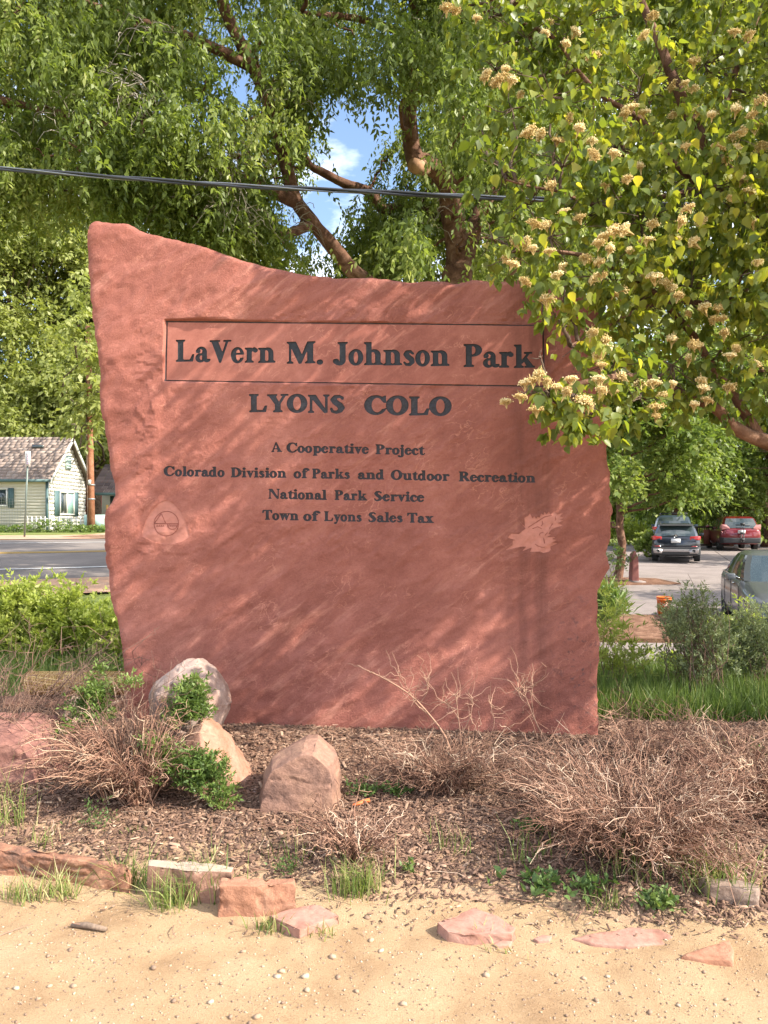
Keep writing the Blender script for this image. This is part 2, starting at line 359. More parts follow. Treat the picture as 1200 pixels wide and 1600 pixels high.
M['bush_leaf'] = leafmat('yellow_green_bush_leaf', [(0, (0.18, 0.23, 0.045)), (0.5, (0.34, 0.39, 0.085)), (1, (0.54, 0.56, 0.19))], 0.45)
M['shrub_leaf'] = leafmat('green_shrub_leaf', [(0, (0.075, 0.125, 0.032)), (0.5, (0.15, 0.22, 0.055)), (1, (0.29, 0.35, 0.11))], 0.3)
M['sage_leaf'] = leafmat('sage_leaf', [(0, (0.15, 0.18, 0.09)), (0.5, (0.27, 0.31, 0.16)), (1, (0.42, 0.45, 0.25))], 0.25)
M['grass'] = leafmat('grass_blade', [(0, (0.06, 0.10, 0.022)), (0.5, (0.13, 0.19, 0.045)), (0.85, (0.27, 0.32, 0.10)), (1, (0.48, 0.42, 0.22))], 0.35)
M['weed'] = leafmat('weed_leaf', [(0, (0.06, 0.12, 0.035)), (0.6, (0.13, 0.20, 0.06)), (1, (0.28, 0.34, 0.12))], 0.3)

# ------------------------------------------------------------------ terrain
LP = ([-400, 0, 2.9, 5, 8, 11, 13, 16, 21, 27, 31, 37, 60, 120, 400, 900], [0, 0, 0, .13, .02, .08, .2, .40, .68, .92, 1.05, 1.15, 1.4, 1.8, 2.5, 2.5])
RP = ([-400, 0, 2.9, 5, 6, 7.5, 9.5, 12.8, 20, 29, 36, 60, 120, 400, 900], [0, 0, 0, .13, .06, -.14, -.36, -.46, -.33, -.07, .10, .3, .6, 1.2, 1.2])
def zt(x, y):
    x = np.asarray(x, float); y = np.asarray(y, float)
    a = x/np.maximum(y, 3.0); s = sstep(-.3, .25, a)
    return np.interp(y, *LP)*(1-s) + np.interp(y, *RP)*s
def bed_edge(x):
    return np.interp(x, [-8, -1.6, -.9, -.2, .4, 1.0, 1.7, 8], [3.5, 3.4, 3.22, 3.10, 3.05, 2.92, 2.80, 2.6]) + 0.05*fbm(np.asarray(x)*3, 0*np.asarray(x), o=3, seed=5)
def zsand(x, y):
    return zt(x, y) + 0.012*fbm(x*1.3, y*1.3, o=3, seed=11) + 0.010*fbm(x*5, y*6, o=4, seed=12) + .0035*fbm(x*19, y*19, o=2, seed=14)
def zmulch(x, y):
    return zt(x, y) + 0.030*np.tanh((y-bed_edge(x))/0.12) + 0.022*fbm(x*2.2, y*2.2, o=4, seed=21) + 0.008*fbm(x*12, y*12, o=2, seed=23)
def znear(x, y):
    return float(np.maximum(zsand(x, y), zmulch(x, y)))
def gpt(px, py):
    """point of the near ground seen at photo pixel px,py"""
    Y = 3.0
    for _ in range(30):
        z = znear((px-600)/FPX*Y, Y); Y = 0.5*Y + 0.5*FPX*(CAMH-z)/(py-HOR)
    return np.array([(px-600)/FPX*Y, Y, z])

def sheet(name, xs, ys, zf, m, rf=None, **props):
    X, Y = np.meshgrid(xs, ys, indexing='ij')
    b = MB(); b.add(np.stack([X, Y, zf(X, Y)], -1).reshape(-1, 3), grid_faces(len(xs), len(ys)), None if rf is None else rf(X, Y).ravel())
    return b.build(name, m, smooth=True, **props)
def geo(a, b, n):
    return np.geomspace(a, b, n)
gx = np.concatenate([-geo(12, 800, 40)[::-1], np.arange(-11.6, 40, .5), geo(40.5, 800, 30)])
gy = np.concatenate([-geo(1, 600, 25)[::-1], np.arange(-.5, 45, .5), geo(45.5, 900, 30)])
def zg(x, y):
    inside = sstep(-13, -11, x)*(1-sstep(11, 13, x))*sstep(-9, -8, y)*(1-sstep(7, 8.2, y))
    return zt(x, y) - 0.03 - 0.12*inside
sheet('ground', gx, gy, zg, M['lawn'], kind='structure')
sheet('sandy_path', np.concatenate([np.arange(-12, -2.6, .1), np.arange(-2.6, 2.6, .02), np.arange(2.6, 12.01, .1)]), np.concatenate([np.arange(-8.5, 1.5, .25), np.arange(1.5, 3.9, .02)]), zsand, M['sand'], kind='structure')
sheet('mulch_bed', np.arange(-5, 5.01, .035), np.arange(2.5, 6.6, .035), lambda x, y: zmulch(x, y) - 0.10*sstep(4.4, 5.0, np.abs(x)) - .12*sstep(6.0, 6.6, y), M['bed'], lambda x, y: np.clip(1.15-(y-bed_edge(x))/.42+.8*fbm(x*3, y*5, o=3, seed=7), 0, 1), kind='structure')

def ribbon(name, cl, w0, w1, m, dz, n=60, parent=None, **props):
    cl = np.array(cl, float); s = np.linspace(0, len(cl)-1, n)
    def cr(t, k):     # Catmull-Rom
        i = np.clip(np.floor(t).astype(int), 0, len(cl)-2); f = t-i
        p0 = cl[np.maximum(i-1, 0), k]; p1 = cl[i, k]; p2 = cl[i+1, k]; p3 = cl[np.minimum(i+2, len(cl)-1), k]
        return 0.5*((2*p1)+(-p0+p2)*f+(2*p0-5*p1+4*p2-p3)*f**2+(-p0+3*p1-3*p2+p3)*f**3)
    px, py = cr(s, 0), cr(s, 1)
    dx, dy = np.gradient(px), np.gradient(py); L = np.hypot(dx, dy); nx, ny = -dy/L, dx/L
    k = max(2, int((w1-w0)/0.5)+2); ws = np.linspace(w0, w1, k)
    X = px[:, None]+nx[:, None]*ws; Y = py[:, None]+ny[:, None]*ws
    b = MB(); b.add(np.stack([X, Y, zt(X, Y)+dz], -1).reshape(-1, 3), grid_faces(n, k))
    return b.build(name, m, parent, smooth=True, **props)
RD = [(-90, 12), (-60, 14.5), (-30, 17.6), (-14, 19.6), (-7, 21.0), (-4, 23.2), (-2.5, 28), (-2, 36), (-2, 60), (-2, 100)]
road = ribbon('road', RD, -5.4, 6.6, M['asphalt'], 0.0, 160, kind='structure')
def mark(w0, w1, m):
    o = ribbon('road_marking', RD, w0, w1, m, 0.012, 200, kind='structure')
mark(-3.55, -3.40, M['white_line']); mark(4.7, 4.85, M['white_line']); mark(.45, .57, M['yellow_line']); mark(.72, .84, M['yellow_line'])
ribbon('verge_walk', RD, 6.7, 9.6, M['dirtwalk'], 0.02, 160, kind='structure')
ribbon('near_verge', RD, -7.6, -5.5, M['dirtwalk'], 0.02, 160, kind='structure')

# parking lot of concrete panels and walk at right
def patch(name, q, m, dz, n=8, parent=None, **props):
    q = np.array(q, float); u, v = np.meshgrid(np.linspace(0, 1, n), np.linspace(0, 1, n), indexing='ij')
    X = (1-u)*(1-v)*q[0, 0]+u*(1-v)*q[1, 0]+u*v*q[2, 0]+(1-u)*v*q[3, 0]
    Y = (1-u)*(1-v)*q[0, 1]+u*(1-v)*q[1, 1]+u*v*q[2, 1]+(1-u)*v*q[3, 1]
    Z = zt(X, Y)+dz
    f = grid_faces(n, n); b = MB(); b.add(np.stack([X, Y, Z], -1).reshape(-1, 3), f)
    # skirt
    idx = np.arange(n*n).reshape(n, n)
    loop = np.concatenate([idx[:, 0], idx[-1, 1:], idx[::-1, -1][1:], idx[0, ::-1][1:-1]])
    top = np.stack([X, Y, Z], -1).reshape(-1, 3)[loop]; lo = top.copy(); lo[:, 2] -= .12
    k = len(loop); i = np.arange(k); j = (i+1) % k
    b.add(np.concatenate([top, lo]), np.stack([i, i+k, j+k, j], -1))
    return b.build(name, m, parent, smooth=False, **props)
lot = patch('parking_lot', [(2.5, 15.0), (44, 12.0), (48, 46), (7, 46)], M['joint'], -.004, 40, kind='structure')
Minv = lot.matrix_basis.inverted(); PINV[lot.name] = Matrix.Translation(-lot.location)
ds = np.array([0.33, 0.94]); dc = np.array([0.95, -0.30]); o0 = np.array([4.4, 15.4])
for i in range(8):
    for j in range(7):
        a = o0+dc*(i*4.2)+ds*(j*4.4); w = dc*4.17; h = ds*4.37
        c = a+w/2+h/2
        if c[1] > 45 or c[1] < 11 or c[0] < 3: continue
        patch('concrete_panel', [a, a+w, a+w+h, a+h], M['concrete'], 0.015+.003*((i+j) % 2), 6, lot)
walk = patch('sidewalk', [(1.2, 9.3), (22, 7.4), (22, 10.3), (1.2, 12.4)], M['joint'], -.004, 24, kind='structure')
PINV[walk.name] = Matrix.Translation(-walk.location)
for i in range(11):
    x0 = 1.2+i*1.85; x1 = x0+1.825
    f = lambda x: (x-1.2)/20.8
    patch('concrete_panel', [(x0, 9.3-1.9*f(x0)), (x1, 9.3-1.9*f(x1)), (x1, 12.4-2.1*f(x1)), (x0, 12.4-2.1*f(x0))], M['concrete'], 0.015, 5, walk)
patch('mulch_strip', [(1.5, 12.5), (5.6, 12.2), (5.8, 15.2), (2.5, 15.5)], M['mulch'], 0.06, 12, kind='structure')
patch('driveway', [(5.65, 12.2), (22, 10.45), (24, 13.4), (5.85, 15.0)], M['concrete'], 0.012, 16, kind='structure')

# ------------------------------------------------------------------ serif letters as implicit shapes (cap height 1)
def box(a, b, c, d): return lambda x, y: np.maximum(np.maximum(a-x, x-c), np.maximum(b-y, y-d))
def ell(cx, cy, rx, ry): return lambda x, y: (np.sqrt(((x-cx)/rx)**2+((y-cy)/ry)**2)-1)*min(rx, ry)
def U(*f): return lambda x, y: np.minimum.reduce([g(x, y) for g in f])
def I(*f): return lambda x, y: np.maximum.reduce([g(x, y) for g in f])
def D(a, b): return lambda x, y: np.maximum(a(x, y), -b(x, y))
def polysd(pts, x, y):
    pts = np.array(pts, float); n = len(pts); d = np.full(np.shape(x), 1e9); ins = np.zeros(np.shape(x), bool)
    for i in range(n):
        ax, ay = pts[i]; bx, by = pts[(i+1) % n]
        ex, ey = bx-ax, by-ay; wx, wy = x-ax, y-ay
        t = np.clip((wx*ex+wy*ey)/(ex*ex+ey*ey+1e-12), 0, 1)
        d = np.minimum(d, (wx-ex*t)**2+(wy-ey*t)**2)
        c = ((ay > y) != (by > y)) & (x < (bx-ax)*(y-ay)/((by-ay) if by != ay else 1e-12)+ax)
        ins ^= c
    return np.where(ins, -1, 1)*np.sqrt(d)
def poly(*pts): return lambda x, y: polysd(pts, x, y)
def stroke(pts):
    def f(x, y):
        d = np.full(np.shape(x), 1e9)
        for (ax, ay, ra), (bx, by, rb) in zip(pts[:-1], pts[1:]):
            ex, ey = bx-ax, by-ay; t = np.clip(((x-ax)*ex+(y-ay)*ey)/(ex*ex+ey*ey+1e-12), 0, 1)
            d = np.minimum(d, np.hypot(x-ax-ex*t, y-ay-ey*t)-(ra+(rb-ra)*t))
        return d
    return f
def stem(xc, y0, y1, w=.21, t='lr', b='lr', ov=.085):
    l, r = xc-w/2, xc+w/2; fs = [box(l, y0, r, y1)]
    def sf(y, s, sides):
        a = l-(ov if 'l' in sides else 0); c = r+(ov if 'r' in sides else 0)
        fs.append(poly((a, y), (c, y), (c, y+s*.045), (r, y+s*.10), (l, y+s*.10), (a, y+s*.045)))
    if b != 'n': sf(y0, 1, b)
    if t != 'n': sf(y1, -1, t)
    return U(*fs)
X_ = .68
LT = '...'
def ring(cx, cy, rx, ry, ix, iy, sh=0): return D(ell(cx, cy, rx, ry), ell(cx+sh, cy, ix, iy))
G = {}
G['L'] = (U(stem(.22, 0, 1), poly((.15, 0), (.74, 0), (.79, .32), (.73, .32), (.62, .07), (.15, .07))), .84)
G['a'] = (U(D(ell(.22, .18, .20, .20), ell(.27, .19, .09, .125)), box(.31, .06, .49, .48),
            I(D(ell(.27, .45, .22, .24), ell(.23, .43, .11, .17)), box(0, .42, .6, .8)), ell(.13, .50, .09, .085),
            I(ell(.5, .1, .14, .12), box(.31, -.05, .7, .12)), poly((.30, .36), (.36, .42), (.2, .36), (.1, .3))), .63)
G['V'] = (U(poly((.07, .97), (.33, .97), (.56, .33), (.46, -.03), (.40, -.03)), poly((.70, .97), (.78, .97), (.46, -.03), (.42, .06)), box(0, .94, .42, 1), box(.58, .94, .90, 1)), .90)
G['v'] = (U(poly((.05, .64), (.25, .64), (.40, .23), (.32, -.02), (.27, -.02)), poly((.46, .64), (.54, .64), (.31, -.02), (.28, .05)), box(0, .62, .31, .68), box(.38, .62, .60, .68)), .60)
G['w'] = (U(poly((.05, .64), (.24, .64), (.36, .23), (.29, -.02), (.24, -.02)), poly((.40, .6), (.47, .6), (.28, -.02), (.25, .05)),
            poly((.36, .64), (.56, .64), (.68, .23), (.61, -.02), (.56, -.02)), poly((.76, .64), (.83, .64), (.60, -.02), (.57, .05)), box(0, .62, .62, .68), box(.68, .62, .88, .68)), .88)
G['y'] = (U(poly((.05, .64), (.26, .64), (.42, .20), (.34, -.05), (.28, -.05)), poly((.48, .64), (.55, .64), (.27, -.22), (.20, -.2)), box(0, .62, .33, .68), box(.40, .62, .62, .68), ell(.15, -.2, .1, .085)), .60)
G['x'] = (U(poly((.04, .64), (.27, .64), (.60, .03), (.36, .03)), poly((.47, .64), (.55, .64), (.14, .03), (.06, .03)), box(0, .62, .32, .68), box(.40, .62, .62, .68), box(0, 0, .24, .06), box(.32, 0, .66, .06)), .65)
G['e'] = (U(D(D(ell(.27, .33, .27, .36), ell(.30, .33, .11, .295)), box(.33, .20, .7, .37)), box(.12, .36, .50, .425)), .57)
G['c'] = (U(D(D(ell(.27, .33, .27, .36), ell(.34, .33, .14, .29)), box(.34, .18, .7, .50)), ell(.42, .50, .085, .085)), .53)
G['o'] = (ring(.28, .33, .28, .36, .10, .30), .60)
G['r'] = (U(stem(.20, 0, X_, .19, 'l'), ell(.46, .56, .095, .095), I(D(ell(.44, .50, .18, .19), ell(.44, .46, .14, .11)), box(.22, .5, .46, .8))), .58)
def arch(x0): return U(I(D(ell(x0, .44, .24, .25), ell(x0-.07, .42, .12, .18)), box(x0-.2, .40, x0+.3, .8)), stem(x0+.145, 0, .46, .19, 'n'))
G['n'] = (U(stem(.19, 0, X_, .19, 'l'), arch(.40)), .76)
G['h'] = (U(stem(.19, 0, 1.02, .19, 'l'), arch(.40)), .76)
G['u'] = (U(stem(.19, .16, X_, .19, 'l', 'n'), stem(.54, 0, X_, .19, 'l', 'r'), I(D(ell(.32, .22, .225, .24), ell(.38, .25, .11, .18)), box(0, -.1, .6, .24))), .74)
G['k'] = (U(stem(.19, 0, 1.02, .19, 'l'), poly((.26, .24), (.52, .63), (.61, .63), (.33, .19)), poly((.34, .38), (.47, .48), (.76, .03), (.52, .03)), box(.40, .62, .70, .68), box(.42, 0, .80, .06)), .80)
G['l'] = (stem(.19, 0, 1.02, .19, 'l'), .38)
G['i'] = (U(stem(.19, 0, X_, .19, 'l'), ell(.19, .90, .115, .115)), .38)
G['j'] = (U(stem(.19, -.1, X_, .19, 'l', 'n'), ell(.19, .90, .115, .115), I(D(ell(.06, -.1, .225, .19), ell(.02, -.1, .1, .13)), box(-.2, -.4, .4, -.1)), ell(-.06, -.17, .08, .08)), .38)
G['d'] = (U(ring(.25, .33, .25, .36, .09, .29), stem(.44, 0, 1.02, .19, 'l', 'r')), .68)
G['p'] = (U(ring(.43, .33, .25, .36, .09, .29), stem(.21, -.30, X_, .19, 'l', 'lr')), .72)
G['f'] = (U(stem(.20, 0, .85, .19, 'n'), I(D(ell(.35, .80, .245, .24), ell(.37, .78, .10, .17)), box(0, .78, .6, 1.2)), ell(.46, .86, .085, .08), box(.02, .62, .42, .68)), .48)
G['t'] = (U(box(.11, .14, .30, .75), poly((.01, .62), (.30, .90), (.30, .62)), box(.01, .62, .44, .68), I(D(ell(.30, .17, .19, .19), ell(.37, .2, .09, .13)), box(0, -.1, .5, .2))), .46)
G['s'] = (stroke([(.40, .53, .035), (.30, .63, .05), (.17, .60, .075), (.13, .50, .09), (.22, .38, .105), (.34, .27, .10), (.37, .15, .085), (.28, .04, .06), (.14, .04, .045), (.06, .14, .03)]), .50)
G['S'] = (stroke([(.56, .80, .03), (.55, .88, .045), (.42, .95, .055), (.24, .92, .085), (.16, .76, .11), (.26, .60, .125), (.42, .46, .13), (.52, .29, .12), (.46, .12, .09), (.30, .03, .06), (.12, .08, .045), (.07, .24, .03)]), .70)
G['M'] = (U(stem(.15, 0, 1, .06, 'l', 'lr'), poly((.10, 1), (.36, 1), (.60, .34), (.52, -.01), (.48, -.01)), poly((.80, 1), (.92, 1), (.56, -.01), (.50, .12)), stem(.90, 0, 1, .20, 'r')), 1.12)
G['.'] = (ell(.14, .09, .11, .11), .30)
G['J'] = (U(stem(.36, .2, 1, .21, 'lr', 'n'), I(D(ell(.235, .20, .235, .24), ell(.17, .22, .095, .17)), box(-.1, -.2, .7, .21)), ell(.10, .14, .11, .11)), .60)
bowlP = I(D(ell(.40, .73, .34, .27), ell(.36, .73, .155, .21)), box(.22, .4, .9, 1.1))
G['P'] = (U(stem(.24, 0, 1), bowlP), .78)
G['R'] = (U(stem(.24, 0, 1), bowlP, poly((.36, .50), (.56, .52), (.90, .0), (.64, 0))), .90)
G['Y'] = (U(poly((.05, .97), (.31, .97), (.52, .45), (.34, .45)), poly((.72, .97), (.80, .97), (.54, .42), (.46, .42)), stem(.45, 0, .5, .21, 'n'), box(0, .94, .40, 1), box(.60, .94, .90, 1)), .88)
G['O'] = (ring(.43, .5, .43, .52, .20, .45), .90)
G['N'] = (U(stem(.15, 0, 1, .06, 'l', 'lr'), poly((.08, 1), (.34, 1), (.86, .0), (.80, -.02), (.74, -.02)), stem(.83, 0, 1, .06, 'lr', 'n')), .98)
G['C'] = (U(D(D(ell(.44, .5, .44, .52), ell(.50, .5, .25, .45)), box(.60, .26, 1, .72)), poly((.78, .64), (.83, .64), (.83, 1), (.77, .96), (.62, .88)), poly((.84, .30), (.60, .12), (.70, .06))), .88)
G['D'] = (U(stem(.22, 0, 1), I(D(ell(.30, .5, .56, .51), ell(.28, .5, .34, .44)), box(.22, -.1, 1, 1.1))), .90)
G['A'] = (U(poly((.38, 1.0), (.46, 1.0), (.86, .04), (.60, .04)), poly((.38, .98), (.44, .88), (.14, .03), (.07, .03)), box(.2, .28, .66, .345), box(0, 0, .26, .055), box(.52, 0, .94, .055)), .94)
G['T'] = (U(stem(.42, 0, .98, .21, 'n'), box(.04, .93, .80, 1), poly((.02, .70), (.07, .70), (.2, .95), (.03, 1)), poly((.77, .70), (.82, .70), (.81, 1), (.64, .95))), .84)

# ------------------------------------------------------------------ the stone slab
SL_K = 0.10
def spx(px, py):
    dx = (px-600)/FPX; Y = 5.0/(1+SL_K*dx)
    return dx*Y, CAMH-(py-HOR)/FPX*Y
OUT = [(136,372),(139,352),(147,345),(166,346),(200,351),(237,365),(300,381),(350,398),(400,413),(450,425),(500,432),(540,434),(575,433),(600,437),(640,441),(690,437),(716,441),(740,435),(790,438),(815,436),(840,438),(870,444),(905,452),(937,462),(946,520),(948,580),(950,640),(953,672),(948,700),(955,738),(953,770),(959,800),(957,838),(950,866),(954,888),(943,905),(935,925),(932,960),(936,1000),(938,1030),(933,1060),(935,1100),(935,1140),(938,1178),(940,1230),
       (196,1230),(195,1150),(193,1110),(192,1040),(188,1000),(178,960),(170,930),(167,890),(164,850),(164,810),(168,795),(178,775),(176,750),(170,730),(168,700),(160,650),(156,600),(155,560),(152,540),(146,520),(143,480),(140,440),(136,405),(135,385)]
OUTW = np.array([spx(*p) for p in OUT])
def slab_sd(X, Z):
    jx = 0.009*fbm(X*9, Z*9, o=5, seed=41, g=.7)+.004*np.sign(vnoise(X*16, Z*16, seed=44)); jz = 0.007*fbm(X*9, Z*9, o=5, seed=43, g=.7)+.002*np.sign(vnoise(X*18, Z*18, seed=45))
    return polysd(OUTW, X+jx, Z+jz)
HC = 0.018; HF = HC/4
gx0, gz0 = -2.16, -.25
ncx, ncz = 204, 232
fx0, fz0 = gx0, gz0
def snap(v, o): return int(round((v-o)/HC))
tl = spx(214, 494); br = spx(892, 872)
ix0, ix1 = snap(tl[0], gx0), snap(br[0], gx0); iz0, iz1 = snap(br[1], gz0), snap(tl[1], gz0)
cX, cZ = np.meshgrid(gx0+np.arange(ncx+1)*HC, gz0+np.arange(ncz+1)*HC, indexing='ij')
SD = slab_sd(cX, cZ)
def panelmask(X, Z):
    p = [spx(259, 501), spx(850, 507), spx(850, 604), spx(258, 595)]
    return sstep(.012, -.004, polysd(p, X, Z))
txt_poly = [spx(250, 610), spx(850, 612), spx(845, 825), spx(250, 822)]
def disp(X, Z):
    u = X*.84+Z*.54; v = -X*.54+Z*.84
    d = 0.022*fbm(X*.9, Z*.9, o=3, seed=51) + 0.011*fbm(u*2.2, v*4.6, o=4, seed=53, g=.58) + .005*fbm(X*9, Z*11, o=3, seed=54)
    rdg = np.abs(fbm(u*2.6, v*5.5, o=4, seed=57)); d = d - 0.007*np.clip(1-rdg*5, 0, 1)
    tm = np.maximum(panelmask(X, Z), .55*sstep(.05, -.03, polysd(txt_poly, X, Z)))
    tn_ = fbm(u*1.1+3, v*2.6, o=4, seed=58, g=.55)*6; tf = tn_-np.floor(tn_)
    d = d + .0065*(np.floor(tn_)+sstep(.82, 1.0, tf)) + .004*np.abs(fbm(u*5, v*11, o=3, seed=59))
    d = d*(1-.93*tm)
    d = d + 0.0025*panelmask(X, Z)
    # step of the right hand layer beyond the joint
    xj = spx(850, 500)[0]
    d = d + 0.010*sstep(xj-.01, xj+.02, X)*sstep(1.3, 2.3, Z)
    return d
cD = disp(cX, cZ)
edge = np.clip(-SD, 0, 1)
cD = cD + 0.035*np.exp(-edge/.012)*(0.6+0.6*fbm(cX*7, cZ*7, o=3, seed=61)) + .02*np.exp(-edge/.09)*np.clip(fbm(cX*3, cZ*3, o=3, seed=62)*2, 0, 1)
def yslab(X, d): return 5.0 - SL_K*X + d

sign = empty('stone_sign', (0, 5.1, .1), 'huge upright red sandstone slab carved with the LaVern M. Johnson Park name in black letters', 'sign')

def march(F, y2d, X0, Z0, H, nx, nz, skip=None, want_out=True):
    """split grid cells by F<0 (inside). returns verts, inside polys, outside polys, contour edges"""
    sgn = F < 0
    vid = np.arange((nx+1)*(nz+1)).reshape(nx+1, nz+1)
    XX, ZZ = np.meshgrid(X0+np.arange(nx+1)*H, Z0+np.arange(nz+1)*H, indexing='ij')
    verts = np.stack([XX, y2d, ZZ], -1).reshape(-1, 3)
    c = sgn[:-1, :-1].astype(int)+sgn[1:, :-1]+sgn[1:, 1:]+sgn[:-1, 1:]
    ok = np.ones((nx, nz), bool) if skip is None else ~skip
    a = vid[:-1, :-1]
    quad = np.stack([vid[:-1, :-1], vid[1:, :-1], vid[1:, 1:], vid[:-1, 1:]], -1)
    ins = quad[(c == 4) & ok]; outs = quad[(c == 0) & ok]
    incell = np.argwhere((c == 4) & ok)
    extra = []; ed = {}; pin = []; pout = []; con = []; cells = []
    base = len(verts)
    def cross(p, q):
        k = (p, q) if p < q else (q, p)
        if k in ed: return ed[k]
        pi, qi = divmod(p, nz+1), divmod(q, nz+1)
        fa, fb = F[pi], F[qi]; t = fa/(fa-fb) if fa != fb else .5; t = min(max(t, .03), .97)
        extra.append(verts[p]*(1-t)+verts[q]*t); ed[k] = base+len(extra)-1
        return ed[k]
    for (i, j) in np.argwhere((c > 0) & (c < 4) & ok):
        cs = [vid[i, j], vid[i+1, j], vid[i+1, j+1], vid[i, j+1]]
        ss = [sgn[i, j], sgn[i+1, j], sgn[i+1, j+1], sgn[i, j+1]]
        A = []; B = []; cr = []
        for k in range(4):
            p, q = int(cs[k]), int(cs[(k+1) % 4])
            (A if ss[k] else B).append(p)
            if ss[k] != ss[(k+1) % 4]:
                x = cross(p, q); A.append(x); B.append(x); cr.append((x, ss[k]))
        pin.append(A); pout.append(B); cells.append((i, j))
        if len(cr) == 2:
            (x1, s1), (x2, s2) = cr
            con.append((x1, x2) if s1 else (x2, x1))
        else:
            for k in range(0, 4, 2):
                con.append((cr[k][0], cr[k+1][0]) if cr[k][1] else (cr[k+1][0], cr[k][0]))
    if extra: verts = np.concatenate([verts, np.array(extra)])
    return verts, ins, outs, pin, pout, con, incell, cells
def compact(verts, polys_arr, polys_list):
    used = np.unique(np.concatenate([np.asarray(polys_arr).ravel()]+[np.asarray(p) for p in polys_list]).astype(int)) if (len(polys_arr) or polys_list) else np.array([], int)
    mp = np.full(len(verts), -1); mp[used] = np.arange(len(used))
    return verts[used], (mp[np.asarray(polys_arr, int)] if len(polys_arr) else np.zeros((0, 4), int)), [[int(mp[q]) for q in p] for p in polys_list], mp, used

# coarse body
skip = np.zeros((ncx, ncz), bool); skip[ix0:ix1, iz0:iz1] = True
cY = yslab(cX, cD)
V, ins, outs, pin, pout, con, _, _ = march(SD, cY, gx0, gz0, HC, ncx, ncz)
V2, ins2, _, pin2, _, _, _, _ = march(SD, cY, gx0, gz0, HC, ncx, ncz, skip)
b = MB()
vv, ia, il, mp, used = compact(V2, ins2, pin2)
b.v.append(vv); b.n += len(vv); b.r.append(panelmask(vv[:, 0], vv[:, 2]))
b.f.setdefault(4, []).append(ia)
for p in il:
    if len(p) >= 3: b.f.setdefault(len(p), []).append(np.array([p]))
# rough split sides
TH = .30
con = np.array(con); cu = np.unique(con)
layers = [0, .04, .10, .18, .25, TH]
ringv = []
cvx, cvz = V[cu, 0], V[cu, 2]
e = 2e-3
nxv = slab_sd(cvx+e, cvz)-slab_sd(cvx-e, cvz); nzv = slab_sd(cvx, cvz+e)-slab_sd(cvx, cvz-e)
nl = np.hypot(nxv, nzv)+1e-9; nxv /= nl; nzv /= nl
for k, dy in enumerate(layers):
    off = 0 if k == 0 else (0.012*math.sin(dy/TH*3)+.022*fbm(cvx*7, cvz*7, dy*14, o=4, seed=71)-.012)
    ringv.append(np.stack([cvx+nxv*off, V[cu, 1]+dy, cvz+nzv*off], -1))
mpc = {int(u): i for i, u in enumerate(cu)}; K = len(cu)
ci = np.array([[mpc[int(p)], mpc[int(q)]] for p, q in con])
fs = np.concatenate([np.stack([ci[:, 0]+k*K, ci[:, 1]+k*K, ci[:, 1]+(k+1)*K, ci[:, 0]+(k+1)*K], -1) for k in range(len(layers)-1)])
b.add(np.concatenate(ringv), fs)
Vb = V.copy(); Vb[:, 1] += TH
for u, rv in zip(cu, ringv[-1]): Vb[u] = rv
vv, ia, il, mp, used = compact(Vb, ins, pin)
n0 = b.n; b.v.append(vv); b.n += len(vv); b.r.append(np.zeros(len(vv)))
b.f.setdefault(4, []).append(ia[:, ::-1]+n0)
for p in il:
    if len(p) >= 3: b.f.setdefault(len(p), []).append(np.array([p[::-1]])+n0)

# fine carved patch
nfx, nfz = (ix1-ix0)*4, (iz1-iz0)*4
fX0, fZ0 = gx0+ix0*HC, gz0+iz0*HC
fX, fZ = np.meshgrid(fX0+np.arange(nfx+1)*HF, fZ0+np.arange(nfz+1)*HF, indexing='ij')
ci_, cj_ = np.meshgrid(np.arange(nfx+1)/4.0, np.arange(nfz+1)/4.0, indexing='ij')
i0 = np.minimum(ci_.astype(int), ix1-ix0-1); j0 = np.minimum(cj_.astype(int), iz1-iz0-1); fu = ci_-i0; fv = cj_-j0
sub = cY[ix0:ix1+1, iz0:iz1+1]
yF = (sub[i0, j0]*(1-fu)+sub[i0+1, j0]*fu)*(1-fv)+(sub[i0, j0+1]*(1-fu)+sub[i0+1, j0+1]*fu)*fv
em = np.minimum(np.minimum(ci_, ix1-ix0-ci_), np.minimum(cj_, iz1-iz0-cj_))
yF = yF + sstep(0, 6, em)*(1-.9*panelmask(fX, fZ))*0.0035*fbm(fX*14, fZ*14, o=3, seed=81)
FF = np.full(fX.shape, 1.0); GI = np.full(fX.shape, -1)
letters = []          # (char, material, depth)
def stamp(fn, bx, kind):
    """fn(X,Z) -> distance in metres; bx world bounds"""
    a0 = max(0, int((bx[0]-fX0)/HF)-4); a1 = min(nfx+1, int((bx[1]-fX0)/HF)+6)
    c0 = max(0, int((bx[2]-fZ0)/HF)-4); c1 = min(nfz+1, int((bx[3]-fZ0)/HF)+6)
    sl_ = (slice(a0, a1), slice(c0, c1)); d = fn(fX[sl_], fZ[sl_])
    letters.append(kind); gi = len(letters)-1
    m_ = d < FF[sl_]
    FF[sl_] = np.where(m_, d, FF[sl_]); GI[sl_] = np.where(m_ & (d < HF*3), gi, GI[sl_])
